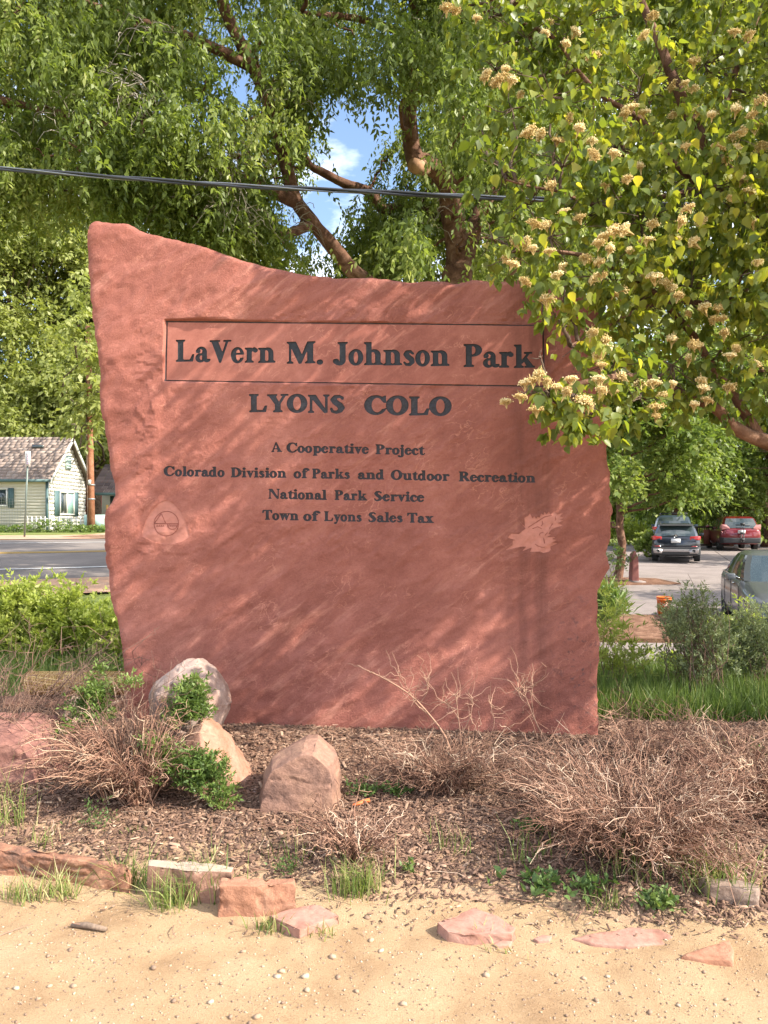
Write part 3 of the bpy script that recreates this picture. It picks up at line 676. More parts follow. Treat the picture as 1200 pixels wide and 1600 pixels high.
def word(s, x0, x1, yb0, yb1, cap, kind, fat=0.0):
    adv = [G[c][1] for c in s]; tot = sum(adv)-.06
    wpx = (x1-x0)/tot
    x = x0
    for c, a in zip(s, adv):
        yb = yb0+(yb1-yb0)*((x-x0)/(x1-x0))
        wx, wz = spx(x, yb); wx2, wz2 = spx(x+wpx, yb-cap)
        sx_, sz_ = wx2-wx, wz2-wz
        f = G[c][0]
        stamp(lambda X, Z, f=f, wx=wx, wz=wz, sx_=sx_, sz_=sz_: f((X-wx)/sx_, (Z-wz)/sz_)*min(sx_, sz_)-fat,
              (wx-.25*sx_, wx+1.3*sx_, wz-.45*sz_, wz+1.15*sz_), kind+c)
        x += wpx*a
word('LaVern', 274, 429, 565, 567, 34.5, 'B', .0022); word('M.', 447, 504, 568, 569, 34.5, 'B', .0022)
word('Johnson', 521, 701, 569.5, 572, 35.5, 'B', .0022); word('Park', 723, 833, 573, 575, 36, 'B', .0022)
word('LYONS', 389, 538, 643.5, 646, 27.5, 'W', .0035); word('COLO', 570, 704, 647.5, 649.5, 29, 'W', .0035)
SMALL = [('A', 424, 439.5, 706, 706.5), ('Cooperative', 448, 575.5, 707, 709), ('Project', 586, 662, 709.5, 711),
         ('Colorado', 256, 350, 743.5, 745), ('Division', 360, 447, 745.5, 746.5), ('of', 459, 480, 747, 747), ('Parks', 487, 546, 747.5, 748),
         ('and', 559, 600, 748.5, 749), ('Outdoor', 611, 701.5, 749.5, 751.5), ('Recreation', 716, 836, 752, 754),
         ('National', 419, 509.5, 779, 781), ('Park', 522, 572.5, 781, 782), ('Service', 584, 662, 782.5, 784),
         ('Town', 410, 466, 812, 813), ('of', 474, 496.5, 813.5, 814), ('Lyons', 506, 564.5, 814, 815), ('Sales', 575, 628.5, 815.5, 816), ('Tax', 636, 676, 816.5, 817)]
for w_, a_, b_, y0_, y1_ in SMALL: word(w_, a_, b_, y0_, y1_, 15.0, 'W', .0016)
# frame grooves and the joint running up to the top of the patch
def groove(pts, wdt, k='G'):
    w_ = [spx(*p) for p in pts]; xs_ = [p[0] for p in w_]; zs_ = [p[1] for p in w_]
    fn = lambda X, Z: stroke([(p[0], p[1], wdt) for p in w_])(X, Z) + .0012*fbm(X*30, Z*30, o=2, seed=5)
    stamp(fn, (min(xs_)-.02, max(xs_)+.02, min(zs_)-.02, max(zs_)+.02), k)
groove([(260, 502.5), (850, 508)], .0050); groove([(258, 594.5), (849, 603.5)], .0042); groove([(261, 503), (259, 594)], .0050); groove([(850, 496), (850, 603)], .0062)
# emblems
TRI = [(256,782.5),(264,782),(272,788),(283,800),(290,813),(295,828),(296.5,839),(285,846),(269,850.5),(256,850.5),(240,847),(224,838.5),(223.5,830),(229,812),(238,798),(248,787)]
LION = [(27,30),(40,43),(39,29),(45,26),(48,22),(52,30),(55,26),(57,31),(60,27),(63,29),(65,22),(69,25),(70,19),(74,24),(77,19),(80,24),(86,18),(90,24),(100,21),(94,27),(101,29),(93,32),(100.5,33),(91,37),(99,41),(88,44),(80,48),(76,54),(81,55),(74,59),(88,59),(82,62),(90,64),(82,67),(91,69),(80,74),(81,79),(78,82),(69,84),(63,81.5),(48,82.5),(51,75),(35,81.5),(42,74),(33,74),(8,80),(20,72),(21,64),(29,65),(12,60),(19,53),(30,54.5),(35,50),(41,46)]
triw = [spx(*p) for p in TRI]; liow = [spx(780+x, 780+y) for x, y in LION]
for pw, nm in ((triw, 'E'), (liow, 'E')):
    a = np.array(pw); stamp(lambda X, Z, pw=pw: polysd(pw, X, Z), (a[:, 0].min(), a[:, 0].max(), a[:, 1].min(), a[:, 1].max()), nm)
V, ins, outs, pin, pout, con, incell, cells = march(FF, yF, fX0, fZ0, HF, nfx, nfz)
vv, ia, il, mp, used = compact(V, outs, pout)
n0 = b.n; b.v.append(vv); b.n += len(vv); b.r.append(panelmask(vv[:, 0], vv[:, 2])); b.f.setdefault(4, []).append(ia+n0)
for k in (3, 4, 5, 6):
    q = [p for p in il if len(p) == k]
    if q: b.f.setdefault(k, []).append(np.array(q)+n0)
slab = b.build('slab', M['slab'], sign, smooth=True)
# letters: floor + walls of each cut
depth = {'B': .009, 'W': .007, 'G': .008, 'E': .005}
mats = {'B': M['paint'], 'W': M['paint_worn'], 'G': M['groove'], 'E': M['emblem']}
gcell = np.maximum.reduce([GI[:-1, :-1], GI[1:, :-1], GI[1:, 1:], GI[:-1, 1:]])
per = {}
for q, (i, j) in zip(ins, incell): per.setdefault(int(gcell[i, j]), [[], []])[0].append(list(map(int, q)))
ownv = {}
for p, (i, j) in zip(pin, cells):
    g = int(gcell[i, j]); per.setdefault(g, [[], []])[0].append(p)
    for q in p: ownv[q] = g
for p, q in con: per.setdefault(ownv.get(p, 0), [[], []])[1].append((p, q))
for g, (polys, walls) in per.items():
    if g < 0 or not polys: continue
    kd = letters[g][0]; dp = depth[kd]
    flat = sorted(set([v for p in polys for v in p]+[v for w_ in walls for v in w_])); mpp = {v: i for i, v in enumerate(flat)}
    fl = V[flat].copy(); fl[:, 1] += dp
    top = V[flat]; n = len(flat)
    lb = MB(); lb.v.append(np.concatenate([fl, top])); lb.n = 2*n; lb.r.append(RNG.random(1)[0]+np.zeros(2*n))
    for k in (3, 4, 5, 6):
        q = [[mpp[v] for v in p] for p in polys if len(p) == k]
        if q: lb.f.setdefault(k, []).append(np.array(q))
    if walls: lb.f.setdefault(4, []).append(np.array([[mpp[p]+n, mpp[q]+n, mpp[q], mpp[p]] for p, q in walls]))
    nm = {'B': 'carved_letter', 'W': 'carved_letter', 'G': 'groove', 'E': 'emblem'}[kd]
    o = lb.build(nm, mats[kd], sign, smooth=False)
    if kd == 'E': o['label'] = 'pale rounded triangle emblem' if fl[:, 0].mean() < 0 else 'pale carved lion head emblem'
# emblem line work, laid in the emblem floor
def linework(name, segs, wpx, par):
    lb = MB()
    for s_ in segs:
        w_ = [spx(*p) for p in s_]
        yy = []
        for (x, z) in w_:
            i = min(max(int((x-fX0)/HF), 0), nfx); j = min(max(int((z-fZ0)/HF), 0), nfz); yy.append(yF[i, j]+.0035)
        for (x1, z1), (x2, z2), ya, yb in zip(w_[:-1], w_[1:], yy[:-1], yy[1:]):
            L = math.hypot(x2-x1, z2-z1)+1e-9; nx, nz = -(z2-z1)/L*wpx, (x2-x1)/L*wpx
            lb.add([(x1+nx, ya, z1+nz), (x1-nx, ya, z1-nz), (x2-nx, yb, z2-nz), (x2+nx, yb, z2+nz), (x1+nx, ya+.002, z1+nz), (x1-nx, ya+.002, z1-nz), (x2-nx, yb+.002, z2-nz), (x2+nx, yb+.002, z2+nz)],
                   [(0, 1, 2, 3), (0, 4, 5, 1), (3, 2, 6, 7)])
    return lb.build(name, M['emblem_line'], par)
circ = [(260.5+19*math.cos(t), 818+19*math.sin(t)) for t in np.linspace(0, 2*math.pi, 40)]
arc = [(270+8*math.cos(t), 819+8*math.sin(t)) for t in np.linspace(0, math.pi, 12)]
linework('emblem_lines', [circ, [(242, 818), (279, 818)], [(242.5, 817), (252, 802), (259, 817)], arc], .0028, sign)
ll = [[(245+3.2*k, 822.5), (246.8+3.2*k, 820)] for k in range(4)]+[[(246.5+3.2*k, 820), (246.9+3.2*k, 823)] for k in range(4)]+[[(262+3*k, 819.5), (263.5+3*k, 823), (264.5+3*k, 819.5)] for k in range(5)]
linework('emblem_lines', ll, .0018, sign)
linework('emblem_lines', [[(844, 837.5), (842.5, 835.5), (844, 833), (848, 831.5), (851.5, 836.5), (855, 832)], [(849, 840), (850.5, 848), (851, 855), (846, 855), (840, 853), (836, 850)],
                          [(867, 807), (868, 812), (862, 820), (858, 826)], [(825, 824), (838, 816), (850, 808), (862, 805)], [(847, 814), (848, 819), (845, 822)], [(832, 826), (840, 823), (846, 826)]], .0026, sign)
# joint above the name panel up to the slab's top edge
jb = MB()
zs = np.linspace(spx(850, 495)[1], spx(850, 441)[1], 14)
for z1, z2 in zip(zs[:-1], zs[1:]):
    xj = spx(850, 470)[0]
    def yy(x, z): return yslab(np.array([x]), disp(np.array([x]), np.array([z])))[0]-.004
    q = [(xj-.006, yy(xj-.012, z1), z1), (xj+.006, yy(xj-.012, z1), z1), (xj+.006, yy(xj-.012, z2), z2), (xj-.006, yy(xj-.012, z2), z2)]
    q += [(x, y+.02, z) for x, y, z in q]
    jb.add(q, [(0, 1, 2, 3), (0, 4, 5, 1), (1, 5, 6, 2), (3, 2, 6, 7), (0, 3, 7, 4)])
jb.build('joint', M['groove'], sign)

# ------------------------------------------------------------------ rocks
def hull_mesh(pts, cuts=2, amp=.012, seed=0, freq=6, sharp=.02, target=.03):
    bm = bmesh.new()
    for p in pts: bm.verts.new(p)
    r = bmesh.ops.convex_hull(bm, input=bm.verts)
    bmesh.ops.delete(bm, geom=[g for g in r['geom_interior'] if isinstance(g, bmesh.types.BMVert)], context='VERTS')
    bmesh.ops.dissolve_limit(bm, angle_limit=R(9), verts=bm.verts, edges=bm.edges)
    if sharp: bmesh.ops.bevel(bm, geom=list(bm.edges), offset=sharp, segments=2, profile=.6, affect='EDGES', clamp_overlap=True)
    bmesh.ops.triangulate(bm, faces=bm.faces)
    for _ in range(6):
        es = [e for e in bm.edges if e.calc_length() > target]
        if not es or len(bm.faces) > 9000: break
        bmesh.ops.subdivide_edges(bm, edges=es, cuts=1)
        bmesh.ops.triangulate(bm, faces=[f for f in bm.faces if len(f.verts) > 3])
    bmesh.ops.recalc_face_normals(bm, faces=bm.faces); bm.normal_update()
    co = np.array([v.co for v in bm.verts]); no = np.array([v.normal for v in bm.verts])
    x, y, z = co.T*freq; ry = .35*amp*np.abs(fbm(x*3.5, y*3.5, z*3.5, o=3, seed=seed+4))
    d = amp*(fbm(x, y, z, o=4, seed=seed, g=.55)) - amp*.9*np.clip(1-np.abs(fbm(x*.6, y*.6, z*1.6, o=3, seed=seed+9))*7, 0, 1)
    co = co+no*(d-ry)[:, None]
    fs = [[v.index for v in f.verts] for f in bm.faces]
    bm.verts.index_update(); fs = [[v.index for v in f.verts] for f in bm.faces]
    bm.free()
    return co, fs
def boulder(name, outline, Y, depth, m, label, cat='boulder', group=None, seed=0, amp=.012, freq=6, shrink=.62, sharp=.02, target=.03, back=1.0):
    pts = []
    O = np.array([P(px, py, Y) for px, py in outline]); c = O.mean(axis=0)
    for o in O:
        pts.append(o)
        for dy, k in ((-depth*.5, shrink), (depth*.5*back, shrink), (-depth*.25, .9), (depth*.28*back, .92)):
            q = c+(o-c)*k; q[1] = Y+dy; q[2] = min(q[2], o[2]) if o[2] < c[2] else q[2]
            pts.append(q)
    co, fs = hull_mesh(pts, amp=amp, seed=seed, freq=freq, sharp=sharp, target=target)
    b = MB(); b.add(co, fs)
    o = b.build(name, m, smooth=False)
    for p in o.data.polygons: p.use_smooth = True
    return tag(o, label, cat, group)
M['rk_pale'] = rockmat('pale_pink_rock', (0.245, 0.144, 0.112), (0.338, 0.238, 0.198), (0.403, 0.310, 0.266), 5)
M['rk_tan'] = rockmat('tan_orange_rock', (0.288, 0.136, 0.084), (0.352, 0.192, 0.132), (0.400, 0.256, 0.192), 4)
M['rk_center'] = rockmat('mauve_tan_rock', (0.17, 0.10, 0.08), (0.29, 0.165, 0.12), (0.36, 0.215, 0.145), 5)
M['rk_dark'] = rockmat('dark_red_rock', (0.160, 0.072, 0.060), (0.248, 0.120, 0.096), (0.336, 0.176, 0.136), 4)
M['rk_orange'] = rockmat('orange_sandstone', (0.288, 0.137, 0.083), (0.374, 0.187, 0.119), (0.432, 0.252, 0.166), 5)
M['rk_cream'] = rockmat('cream_sandstone', (0.357, 0.230, 0.162), (0.510, 0.399, 0.315), (0.578, 0.476, 0.391), 3)
M['rk_pink'] = rockmat('pink_flagstone', (0.310, 0.151, 0.108), (0.389, 0.216, 0.166), (0.432, 0.266, 0.209), 4, .35)
M['rk_lichen'] = rockmat('lichened_orange_sandstone', (0.09, 0.065, 0.055), (0.30, 0.145, 0.09), (0.42, 0.235, 0.15), 7)
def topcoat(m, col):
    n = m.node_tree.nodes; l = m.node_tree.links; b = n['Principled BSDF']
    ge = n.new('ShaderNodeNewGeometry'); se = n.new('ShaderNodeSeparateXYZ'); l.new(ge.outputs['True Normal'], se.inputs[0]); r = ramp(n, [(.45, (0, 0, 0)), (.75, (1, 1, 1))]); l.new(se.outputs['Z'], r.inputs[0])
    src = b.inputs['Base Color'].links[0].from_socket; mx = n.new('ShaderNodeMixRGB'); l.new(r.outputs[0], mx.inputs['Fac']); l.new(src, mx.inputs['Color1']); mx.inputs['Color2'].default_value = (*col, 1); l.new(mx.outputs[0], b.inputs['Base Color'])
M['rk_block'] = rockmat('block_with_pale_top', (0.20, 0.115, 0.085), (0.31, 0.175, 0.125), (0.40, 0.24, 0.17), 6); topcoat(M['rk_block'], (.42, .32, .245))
M['rk_grey'] = rockmat('grey_sandstone', (0.180, 0.120, 0.094), (0.285, 0.210, 0.169), (0.360, 0.277, 0.225), 5)

boulder('boulder', [(232,1085),(240,1066),(262,1050),(285,1030),(312,1027),(335,1045),(355,1075),(363,1098),(350,1130),(330,1150),(255,1150),(236,1120)], 4.55, .40, M['rk_pale'], 'rounded pale pink boulder standing tallest against the red slab, behind the green shrub', seed=3, amp=.016, freq=10, sharp=.012)
boulder('boulder', [(290,1145),(318,1122),(352,1150),(378,1188),(402,1222),(398,1240),(372,1250),(352,1262),(300,1215),(292,1180)], 4.22, .42, M['rk_tan'], 'tan and orange slanting boulder leaning below the rounded pale boulder', seed=13, amp=.014, freq=7, sharp=.01)
boulder('boulder', [(401,1262),(404,1235),(412,1205),(425,1182),(458,1176),(477,1153),(497,1152),(527,1178),(533,1200),(534,1250),(530,1268),(490,1285),(430,1272)], 3.92, .36, M['rk_center'], 'squat angular mauve and tan boulder standing alone before the slab', seed=23, amp=.007, freq=9, shrink=.84, sharp=.004)
boulder('boulder', [(-90,1240),(-80,1150),(-30,1122),(40,1118),(80,1126),(110,1150),(122,1185),(110,1235),(60,1250)], 4.35, .55, M['rk_dark'], 'broad dark red boulder at the left edge behind the dead brush', seed=33, amp=.022, freq=6, sharp=.015)
boulder('boulder', [(98,1130),(103,1098),(112,1086),(126,1090),(131,1108),(128,1132)], 4.8, .16, M['rk_cream'], 'small white rock glowing in the sun behind the brush', seed=35, amp=.012, freq=9, sharp=.02)
boulder('boulder', [(384,1252),(388,1240),(398,1232),(408,1238),(412,1252),(404,1262)], 4.02, .10, M['rk_pale'], 'little pinkish stone wedged between the slanting boulder and squat boulder', 'rock', seed=36, amp=.006, freq=14, sharp=.008)

def flagstone(name, top, thick, m, label, seed=0, group='stones edging the planting bed', lift=0.0, tilt=None, amp=.007, sharp=.008, cat='edging stone', basez=None):
    """top outline given in photo pixels; each point on a plane at the height of the stone's top"""
    c = np.mean(np.array(top), axis=0); g = gpt(c[0], c[1]+6); zt0 = g[2]+thick+lift
    pts = []
    for k, (px, py) in enumerate(top):
        z = zt0 + (tilt[k] if tilt else 0)
        Y = FPX*(CAMH-z)/(py-HOR); x = (px-600)/FPX*Y
        pts.append((x, Y, z))
    A = np.array(pts); cc = A.mean(axis=0)
    low = cc+(A-cc)*1.04; low[:, 2] = A[:, 2]-thick-.06
    low[:, 1] = np.minimum(low[:, 1], A[:, 1]-.002)
    co, fs = hull_mesh(np.concatenate([A, low]), amp=amp, seed=seed, freq=9, sharp=sharp, target=.022)
    b = MB(); b.add(co, fs); o = b.build(name, m, smooth=True)
    return tag(o, label, cat, group)
flagstone('edging_stone', [(-30,1313),(0,1314),(60,1322),(150,1338),(205,1350),(200,1356),(150,1350),(60,1334),(-30,1324)], .085, M['rk_lichen'], 'long orange sandstone with black lichen at the left edge of the bed', 1, amp=.016)
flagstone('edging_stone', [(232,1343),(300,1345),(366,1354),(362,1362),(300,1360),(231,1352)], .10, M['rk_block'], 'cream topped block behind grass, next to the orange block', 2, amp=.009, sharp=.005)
flagstone('edging_stone', [(345,1371),(400,1370),(459,1371),(462,1378),(400,1384),(342,1384)], .115, M['rk_orange'], 'orange pink block, thick, in the middle of the edging row', 3, amp=.012, sharp=.006)
flagstone('edging_stone', [(420,1430),(468,1452),(530,1430),(500,1414),(482,1413)], .035, M['rk_pink'], 'flat pale pink flagstone just right of the orange pink block', 4, amp=.006, sharp=.003)
flagstone('edging_stone', [(682,1440),(715,1425),(740,1417),(780,1432),(806,1449),(800,1457),(735,1460),(700,1456)], .04, M['rk_pink'], 'flat fan shaped pink flagstone with a broken red front edge', 5, amp=.007, sharp=.003)
flagstone('edging_stone', [(892,1465),(930,1456),(985,1447),(1030,1450),(1052,1462),(1045,1474),(980,1478),(930,1474)], .012, M['rk_pink'], 'low pink flagstone half buried in the sand', 6, amp=.006)
flagstone('edging_stone', [(1062,1492),(1140,1466),(1147,1484),(1146,1500),(1100,1498)], .018, M['rk_orange'], 'triangular orange stone sunk in sand at lower right', 7, amp=.003)
flagstone('edging_stone', [(1090,1369),(1120,1370),(1160,1373),(1189,1382),(1185,1390),(1150,1386),(1110,1384)], .05, M['rk_grey'], 'grey brown edging block behind a grass tuft at right', 8, amp=.012, sharp=.01)
boulder('edging_stone', [(1115,1374),(1120,1357),(1133,1344),(1155,1362),(1156,1376),(1130,1382)], gpt(1135,1372)[1], .10, M['rk_dark'], 'little reddish pyramid rock behind the grey brown block', 'edging stone', 'stones edging the planting bed', seed=9, amp=.005, freq=12, sharp=.006)
for k, (px, py, w_, lab) in enumerate([(848, 1464, 15, 'thin pink stone chip between the two pink flagstones'), (905, 1375, 9, 'tiny pink stone in mulch under the right brush'), (785, 1472, 16, 'small pink stone fragment in front of the fan shaped flagstone')]):
    flagstone('edging_stone', [(px-w_, py+2), (px, py-4), (px+w_, py-2), (px+w_*.7, py+5), (px-w_*.5, py+6)], .01, M['rk_pink'], lab, 30+k, amp=.002, sharp=.003)
# driftwood stick and orange scrap
sb = MB(); a = gpt(112, 1449); c = gpt(166, 1457)
sb.tube([a+(0, 0, .008), (a*.6+c*.4)+(0, .004, .014), c+(0, 0, .012)], [.007, .012, .008], 7); sb.build('stick', simple('weathered_wood', (.20, .14, .10), .9, var=.4, scale=60), smooth=True)
bpy.data.objects['stick']['label'] = 'weathered grey brown stick lying on sand at lower left'; bpy.data.objects['stick']['category'] = 'stick'
sb = MB(); a = gpt(551, 1262); c = gpt(577, 1255)
sb.tube([a+(0, 0, .012), c+(0, 0, .016)], [.009, .011], 8); o = sb.build('plastic_scrap', simple('orange_plastic', (.62, .16, .05), .6), smooth=True)
tag(o, 'short orange scrap lying in mulch beside the squat boulder', 'litter')
# wattle and sandstone ledge seen left behind the slab
wb = MB()
for k in range(26):
    t = np.linspace(0, 1, 22); ph = k*.9
    px = np.linspace(-2.75, -1.55, 22); ang = k/26*2*math.pi
    rr = .085
    wb.tube(np.stack([px, 5.75+.0*px+rr*np.cos(ang+t*2.2), .30+rr*.9*np.sin(ang+t*2.2)], -1), .011, 4, rnd=RNG.random())
for k in range(60):
    x = -2.75+1.2*k/60; a_ = np.linspace(0, 2*math.pi, 12)
    wb.tube(np.stack([x+.02*np.sin(a_*2), 5.75+.098*np.cos(a_), .30+.09*np.sin(a_)], -1), .004, 3, rnd=RNG.random())
straw = rndmat('straw', [(0, (.30, .16, .05)), (.5, (.52, .33, .12)), (1, (.72, .52, .24))], .8)
tag(wb.build('straw_wattle', straw), 'woven straw wattle roll glowing orange, left behind the slab', 'straw wattle')
lb = MB(); co, fs = hull_mesh([(x, y, z) for x in (-2.9, -1.6) for y in (5.6, 5.95) for z in (-.1, .20)], amp=.02, seed=77, freq=5, sharp=.03)
lb.add(co, fs); tag(lb.build('retaining_block', M['rk_orange'], smooth=True), 'orange sandstone block beneath the straw roll at left', 'stone block')

# ------------------------------------------------------------------ vegetation toolkit
def rotmats(n, az=None, tilt=None, roll=None, rng=RNG):
    az = rng.random(n)*2*math.pi if az is None else az; tilt = np.zeros(n) if tilt is None else tilt; roll = np.zeros(n) if roll is None else roll
    ca, sa, ct, st, cr, sr = np.cos(az), np.sin(az), np.cos(tilt), np.sin(tilt), np.cos(roll), np.sin(roll)
    Z = np.zeros(n); O = np.ones(n)
    Rz = np.stack([np.stack([ca, -sa, Z], -1), np.stack([sa, ca, Z], -1), np.stack([Z, Z, O], -1)], -2)
    Rx = np.stack([np.stack([O, Z, Z], -1), np.stack([Z, ct, -st], -1), np.stack([Z, st, ct], -1)], -2)
    Ry = np.stack([np.stack([cr, Z, sr], -1), np.stack([Z, O, Z], -1), np.stack([-sr, Z, cr], -1)], -2)
    return Rz @ Rx @ Ry
DIAMOND = (np.array([(0, 0, 0), (.5, .42, .10), (0, 1, 0), (-.5, .42, .10)], float), [(0, 1, 2, 3)])
HEART = (np.array([(0, 0, 0), (.36, .10, .08), (.52, .38, .12), (.24, .78, .04), (0, 1.05, -.06), (-.24, .78, .04), (-.52, .38, .12), (-.36, .10, .08)], float), [(0, 1, 2, 3), (0, 3, 4, 5), (0, 5, 6, 7)])
def leafset(proto, n, rng, L, W, spread=.25, down=.6, az=None):
    """n leaves at origin, pointing out and drooping; y axis = leaf length"""
    pv, pf = proto
    tilt = -np.clip(down+rng.normal(0, .45, n), -1.0, 1.5)
    Rm = rotmats(n, az, tilt, rng.normal(0, .6, n), rng)
    sc = rng.uniform(.7, 1.25, n)
    v = pv[None]*np.array([W, L, L])[None, None]*sc[:, None, None]
    return np.einsum('nij,nkj->nki', Rm, v)
def make_spray(proto, L, nl, leafL, leafW, droop, rng, side=.5, down=.6):
    """a twig along +y (drooping) with leaves both sides"""
    t = np.sort(rng.random(nl)); p = np.stack([rng.normal(0, .02*L, nl), t*L, -droop*L*t**2+rng.normal(0, .02*L, nl)], -1)
    az = np.where(np.arange(nl) % 2 == 0, 1, -1)*rng.uniform(.3, 1.4, nl)*1.0
    v = leafset(proto, nl, rng, leafL, leafW, az=az, down=down)+p[:, None, :]
    return v
def foliage(centers, rng, proto=DIAMOND, L=.5, nl=14, leafL=.09, leafW=.04, droop=.5, down=.6, scale=(.7, 1.3), tilt=(.0, .4), tone=None, variants=8, az=None):
    """sprays placed at centers -> verts, faces, rnd"""
    n = len(centers); pv, pf = proto; k = len(pv)
    V_ = []; F_ = []; R_ = []; off = 0
    which = rng.integers(0, variants, n); sc = rng.uniform(*scale, n)
    azs = rng.random(n)*2*math.pi if az is None else az
    Rm = rotmats(n, azs, rng.uniform(*tilt, n)*-1, rng.normal(0, .3, n), rng)
    tone = rng.random(n) if tone is None else tone
    for q in range(variants):
        sp = make_spray(proto, L, nl, leafL, leafW, droop, rng, down=down).reshape(-1, 3)
        idx = np.where(which == q)[0]
        if not len(idx): continue
        v = np.einsum('nij,kj->nki', Rm[idx], sp)*sc[idx, None, None]+centers[idx, None, :]
        m_ = len(idx)*nl
        f = (np.array(pf)[None]+(np.arange(m_)*k)[:, None, None]).reshape(-1, len(pf[0]))+off
        r = np.repeat(np.clip(tone[idx][:, None]*.6+.4*rng.random((len(idx), nl)), 0, 1).reshape(-1), k)
        V_.append(v.reshape(-1, 3)); F_.append(f); R_.append(r); off += m_*k
    return np.concatenate(V_), np.concatenate(F_), np.concatenate(R_)
def blobpts(blobs, dens, rng, shell=.35, gap=.0, seed=0, gf=1.5):
    """points in union of spheres (x,y,z,r); more towards the surface; noise gaps"""
    out = []
    for x, y, z, r in blobs:
        n = max(4, int(dens*r**2.3))
        d = rng.normal(size=(n, 3)); d /= np.linalg.norm(d, axis=1)[:, None]
        rad = r*(shell+(1-shell)*rng.random(n)**.6)
        out.append(np.array([x, y, z])+d*rad[:, None]*np.array([1, 1, .85]))
    p = np.concatenate(out)
    if gap: p = p[fbm(p[:, 0]*gf, p[:, 1]*gf, p[:, 2]*gf, o=2, seed=seed) > -gap]
    return p
def wander(a, b_, n, wob, rng):
    a = np.array(a, float); b_ = np.array(b_, float); t = np.linspace(0, 1, n)[:, None]
    p = a*(1-t)+b_*t; w_ = np.cumsum(rng.normal(0, 1, (n, 3)), axis=0); w_ -= w_[0]+(w_[-1]-w_[0])*t
    return p+w_*wob*np.linalg.norm(b_-a)/math.sqrt(n)
def spline(pts, n=24):
    pts = np.array(pts, float); s = np.linspace(0, len(pts)-1, n); i = np.clip(s.astype(int), 0, len(pts)-2); f = (s-i)[:, None]
    p0 = pts[np.maximum(i-1, 0)]; p1 = pts[i]; p2 = pts[i+1]; p3 = pts[np.minimum(i+2, len(pts)-1)]
    return .5*((2*p1)+(-p0+p2)*f+(2*p0-5*p1+4*p2-p3)*f**2+(-p0+3*p1-3*p2+p3)*f**3)
def barkify(p, n=12):
    return p
def limbs_to(b, limbpts, targets, rng, r0=.03, r1=.006, n=9, wob=.10, sides=5, nearest=True):
    LPn = np.array(limbpts)
    for t in targets:
        t = np.array(t[:3]); d = np.linalg.norm(LPn-t, axis=1)+np.maximum(0, LPn[:, 2]-t[2])*1.2
        a = LPn[np.argmin(d)]
        p = wander(a, t, n, wob, rng); L = np.linalg.norm(t-a)
        b.tube(p, np.linspace(min(r0, .02+.012*L) if r0 > .02 else r0, r1, n), sides)

# ------------------------------------------------------------------ the large drooping tree behind the slab
rng = np.random.default_rng(11)
big = empty('big_tree', (2.0, 15.0, 0.0), 'large spreading tree with forked reddish trunk and drooping dark green leaves behind the slab', 'tree')
def px3(l, Y0): return [P(a, c, Y0 if len(q) == 0 else q[0]) for a, c, *q in l]
limbs = [
    ([(700, 900, 15), (700, 700, 15), (705, 560, 15), (712, 470, 15), (714, 420, 15)], .42, .30),
    ([(714, 440, 15), (716, 390, 15), (708, 340, 14.9), (703, 305, 14.8), (700, 285, 14.8)], .25, .19),
    ([(716, 445, 15.05), (728, 395, 15.2), (742, 350, 15.4), (756, 320, 15.5), (790, 250, 15.5), (850, 150, 15.5)], .23, .10),
    ([(703, 300, 14.8), (690, 272, 14.6), (668, 258, 14.4), (648, 252, 14.3)], .20, .17),
    ([(650, 254, 14.3), (643, 225, 14.3), (640, 180, 14.2), (642, 140, 14.2), (655, 60, 14), (640, -60, 13.6), (650, -200, 13.5)], .175, .08),
    ([(690, 700, 15.2), (640, 520, 15.1), (585, 450, 15), (552, 425, 14.8), (520, 385, 14.5), (490, 350, 14.2), (462, 312, 14), (450, 270, 13.8), (440, 225, 13.6), (420, 160, 13.2), (395, 105, 12.9), (372, 60, 12.6), (350, 10, 12.4), (330, -80, 12)], .165, .085),
    ([(600, 330, 16.5), (575, 300, 16.4), (540, 288, 16.2), (505, 270, 16), (484, 258, 15.8), (470, 230, 15.5)], .13, .06),
    ([(740, 380, 15.4), (700, 345, 16.2), (650, 325, 16.5), (598, 330, 16.5)], .12, .12),
    ([(460, 315, 14), (380, 280, 13.2), (290, 240, 12.4), (180, 200, 12), (60, 170, 12), (-60, 140, 12)], .13, .04),
    ([(490, 350, 14.2), (420, 370, 13.4), (330, 345, 12.8), (240, 330, 12.3), (205, 300, 12)], .09, .05),
    ([(395, 105, 12.9), (300, 60, 12.3), (180, 20, 12), (40, -30, 11.8)], .10, .03),
    ([(655, 60, 14), (560, 30, 13.2), (470, 20, 12.6)], .08, .03),
    ([(655, 60, 14), (760, 20, 13.4), (880, -20, 13)], .08, .03),
]
tb = MB(); lp = []
for pts, r0, r1 in limbs:
    q = spline(px3(pts, 15), 9*len(pts)); t = np.linspace(0, 1, len(q))
    rad = (r0*(1-t)+r1*t)*(1+.10*fbm(q[:, 0]*4, q[:, 1]*4, q[:, 2]*4, o=2, seed=3))
    lb2 = MB(); lb2.tube(q, rad, 14, cap=True)
    v = lb2.v[0]; # ridged bark relief
    a_ = np.tile(np.arange(14), len(q)); cen = np.repeat(q, 14, axis=0); dirv = v-cen
    k_ = 1+.10*np.sign(np.sin(a_*2.69+3*vnoise(v[:, 2]*2, a_*.9)))*.6+.12*fbm(v[:, 0]*7, v[:, 1]*7, v[:, 2]*2.2, o=3, seed=9)
    tb.add(cen+dirv*k_[:, None], lb2.f[4][0]); lp += list(q)
tb.build('trunk', M['bark'], big, smooth=True)
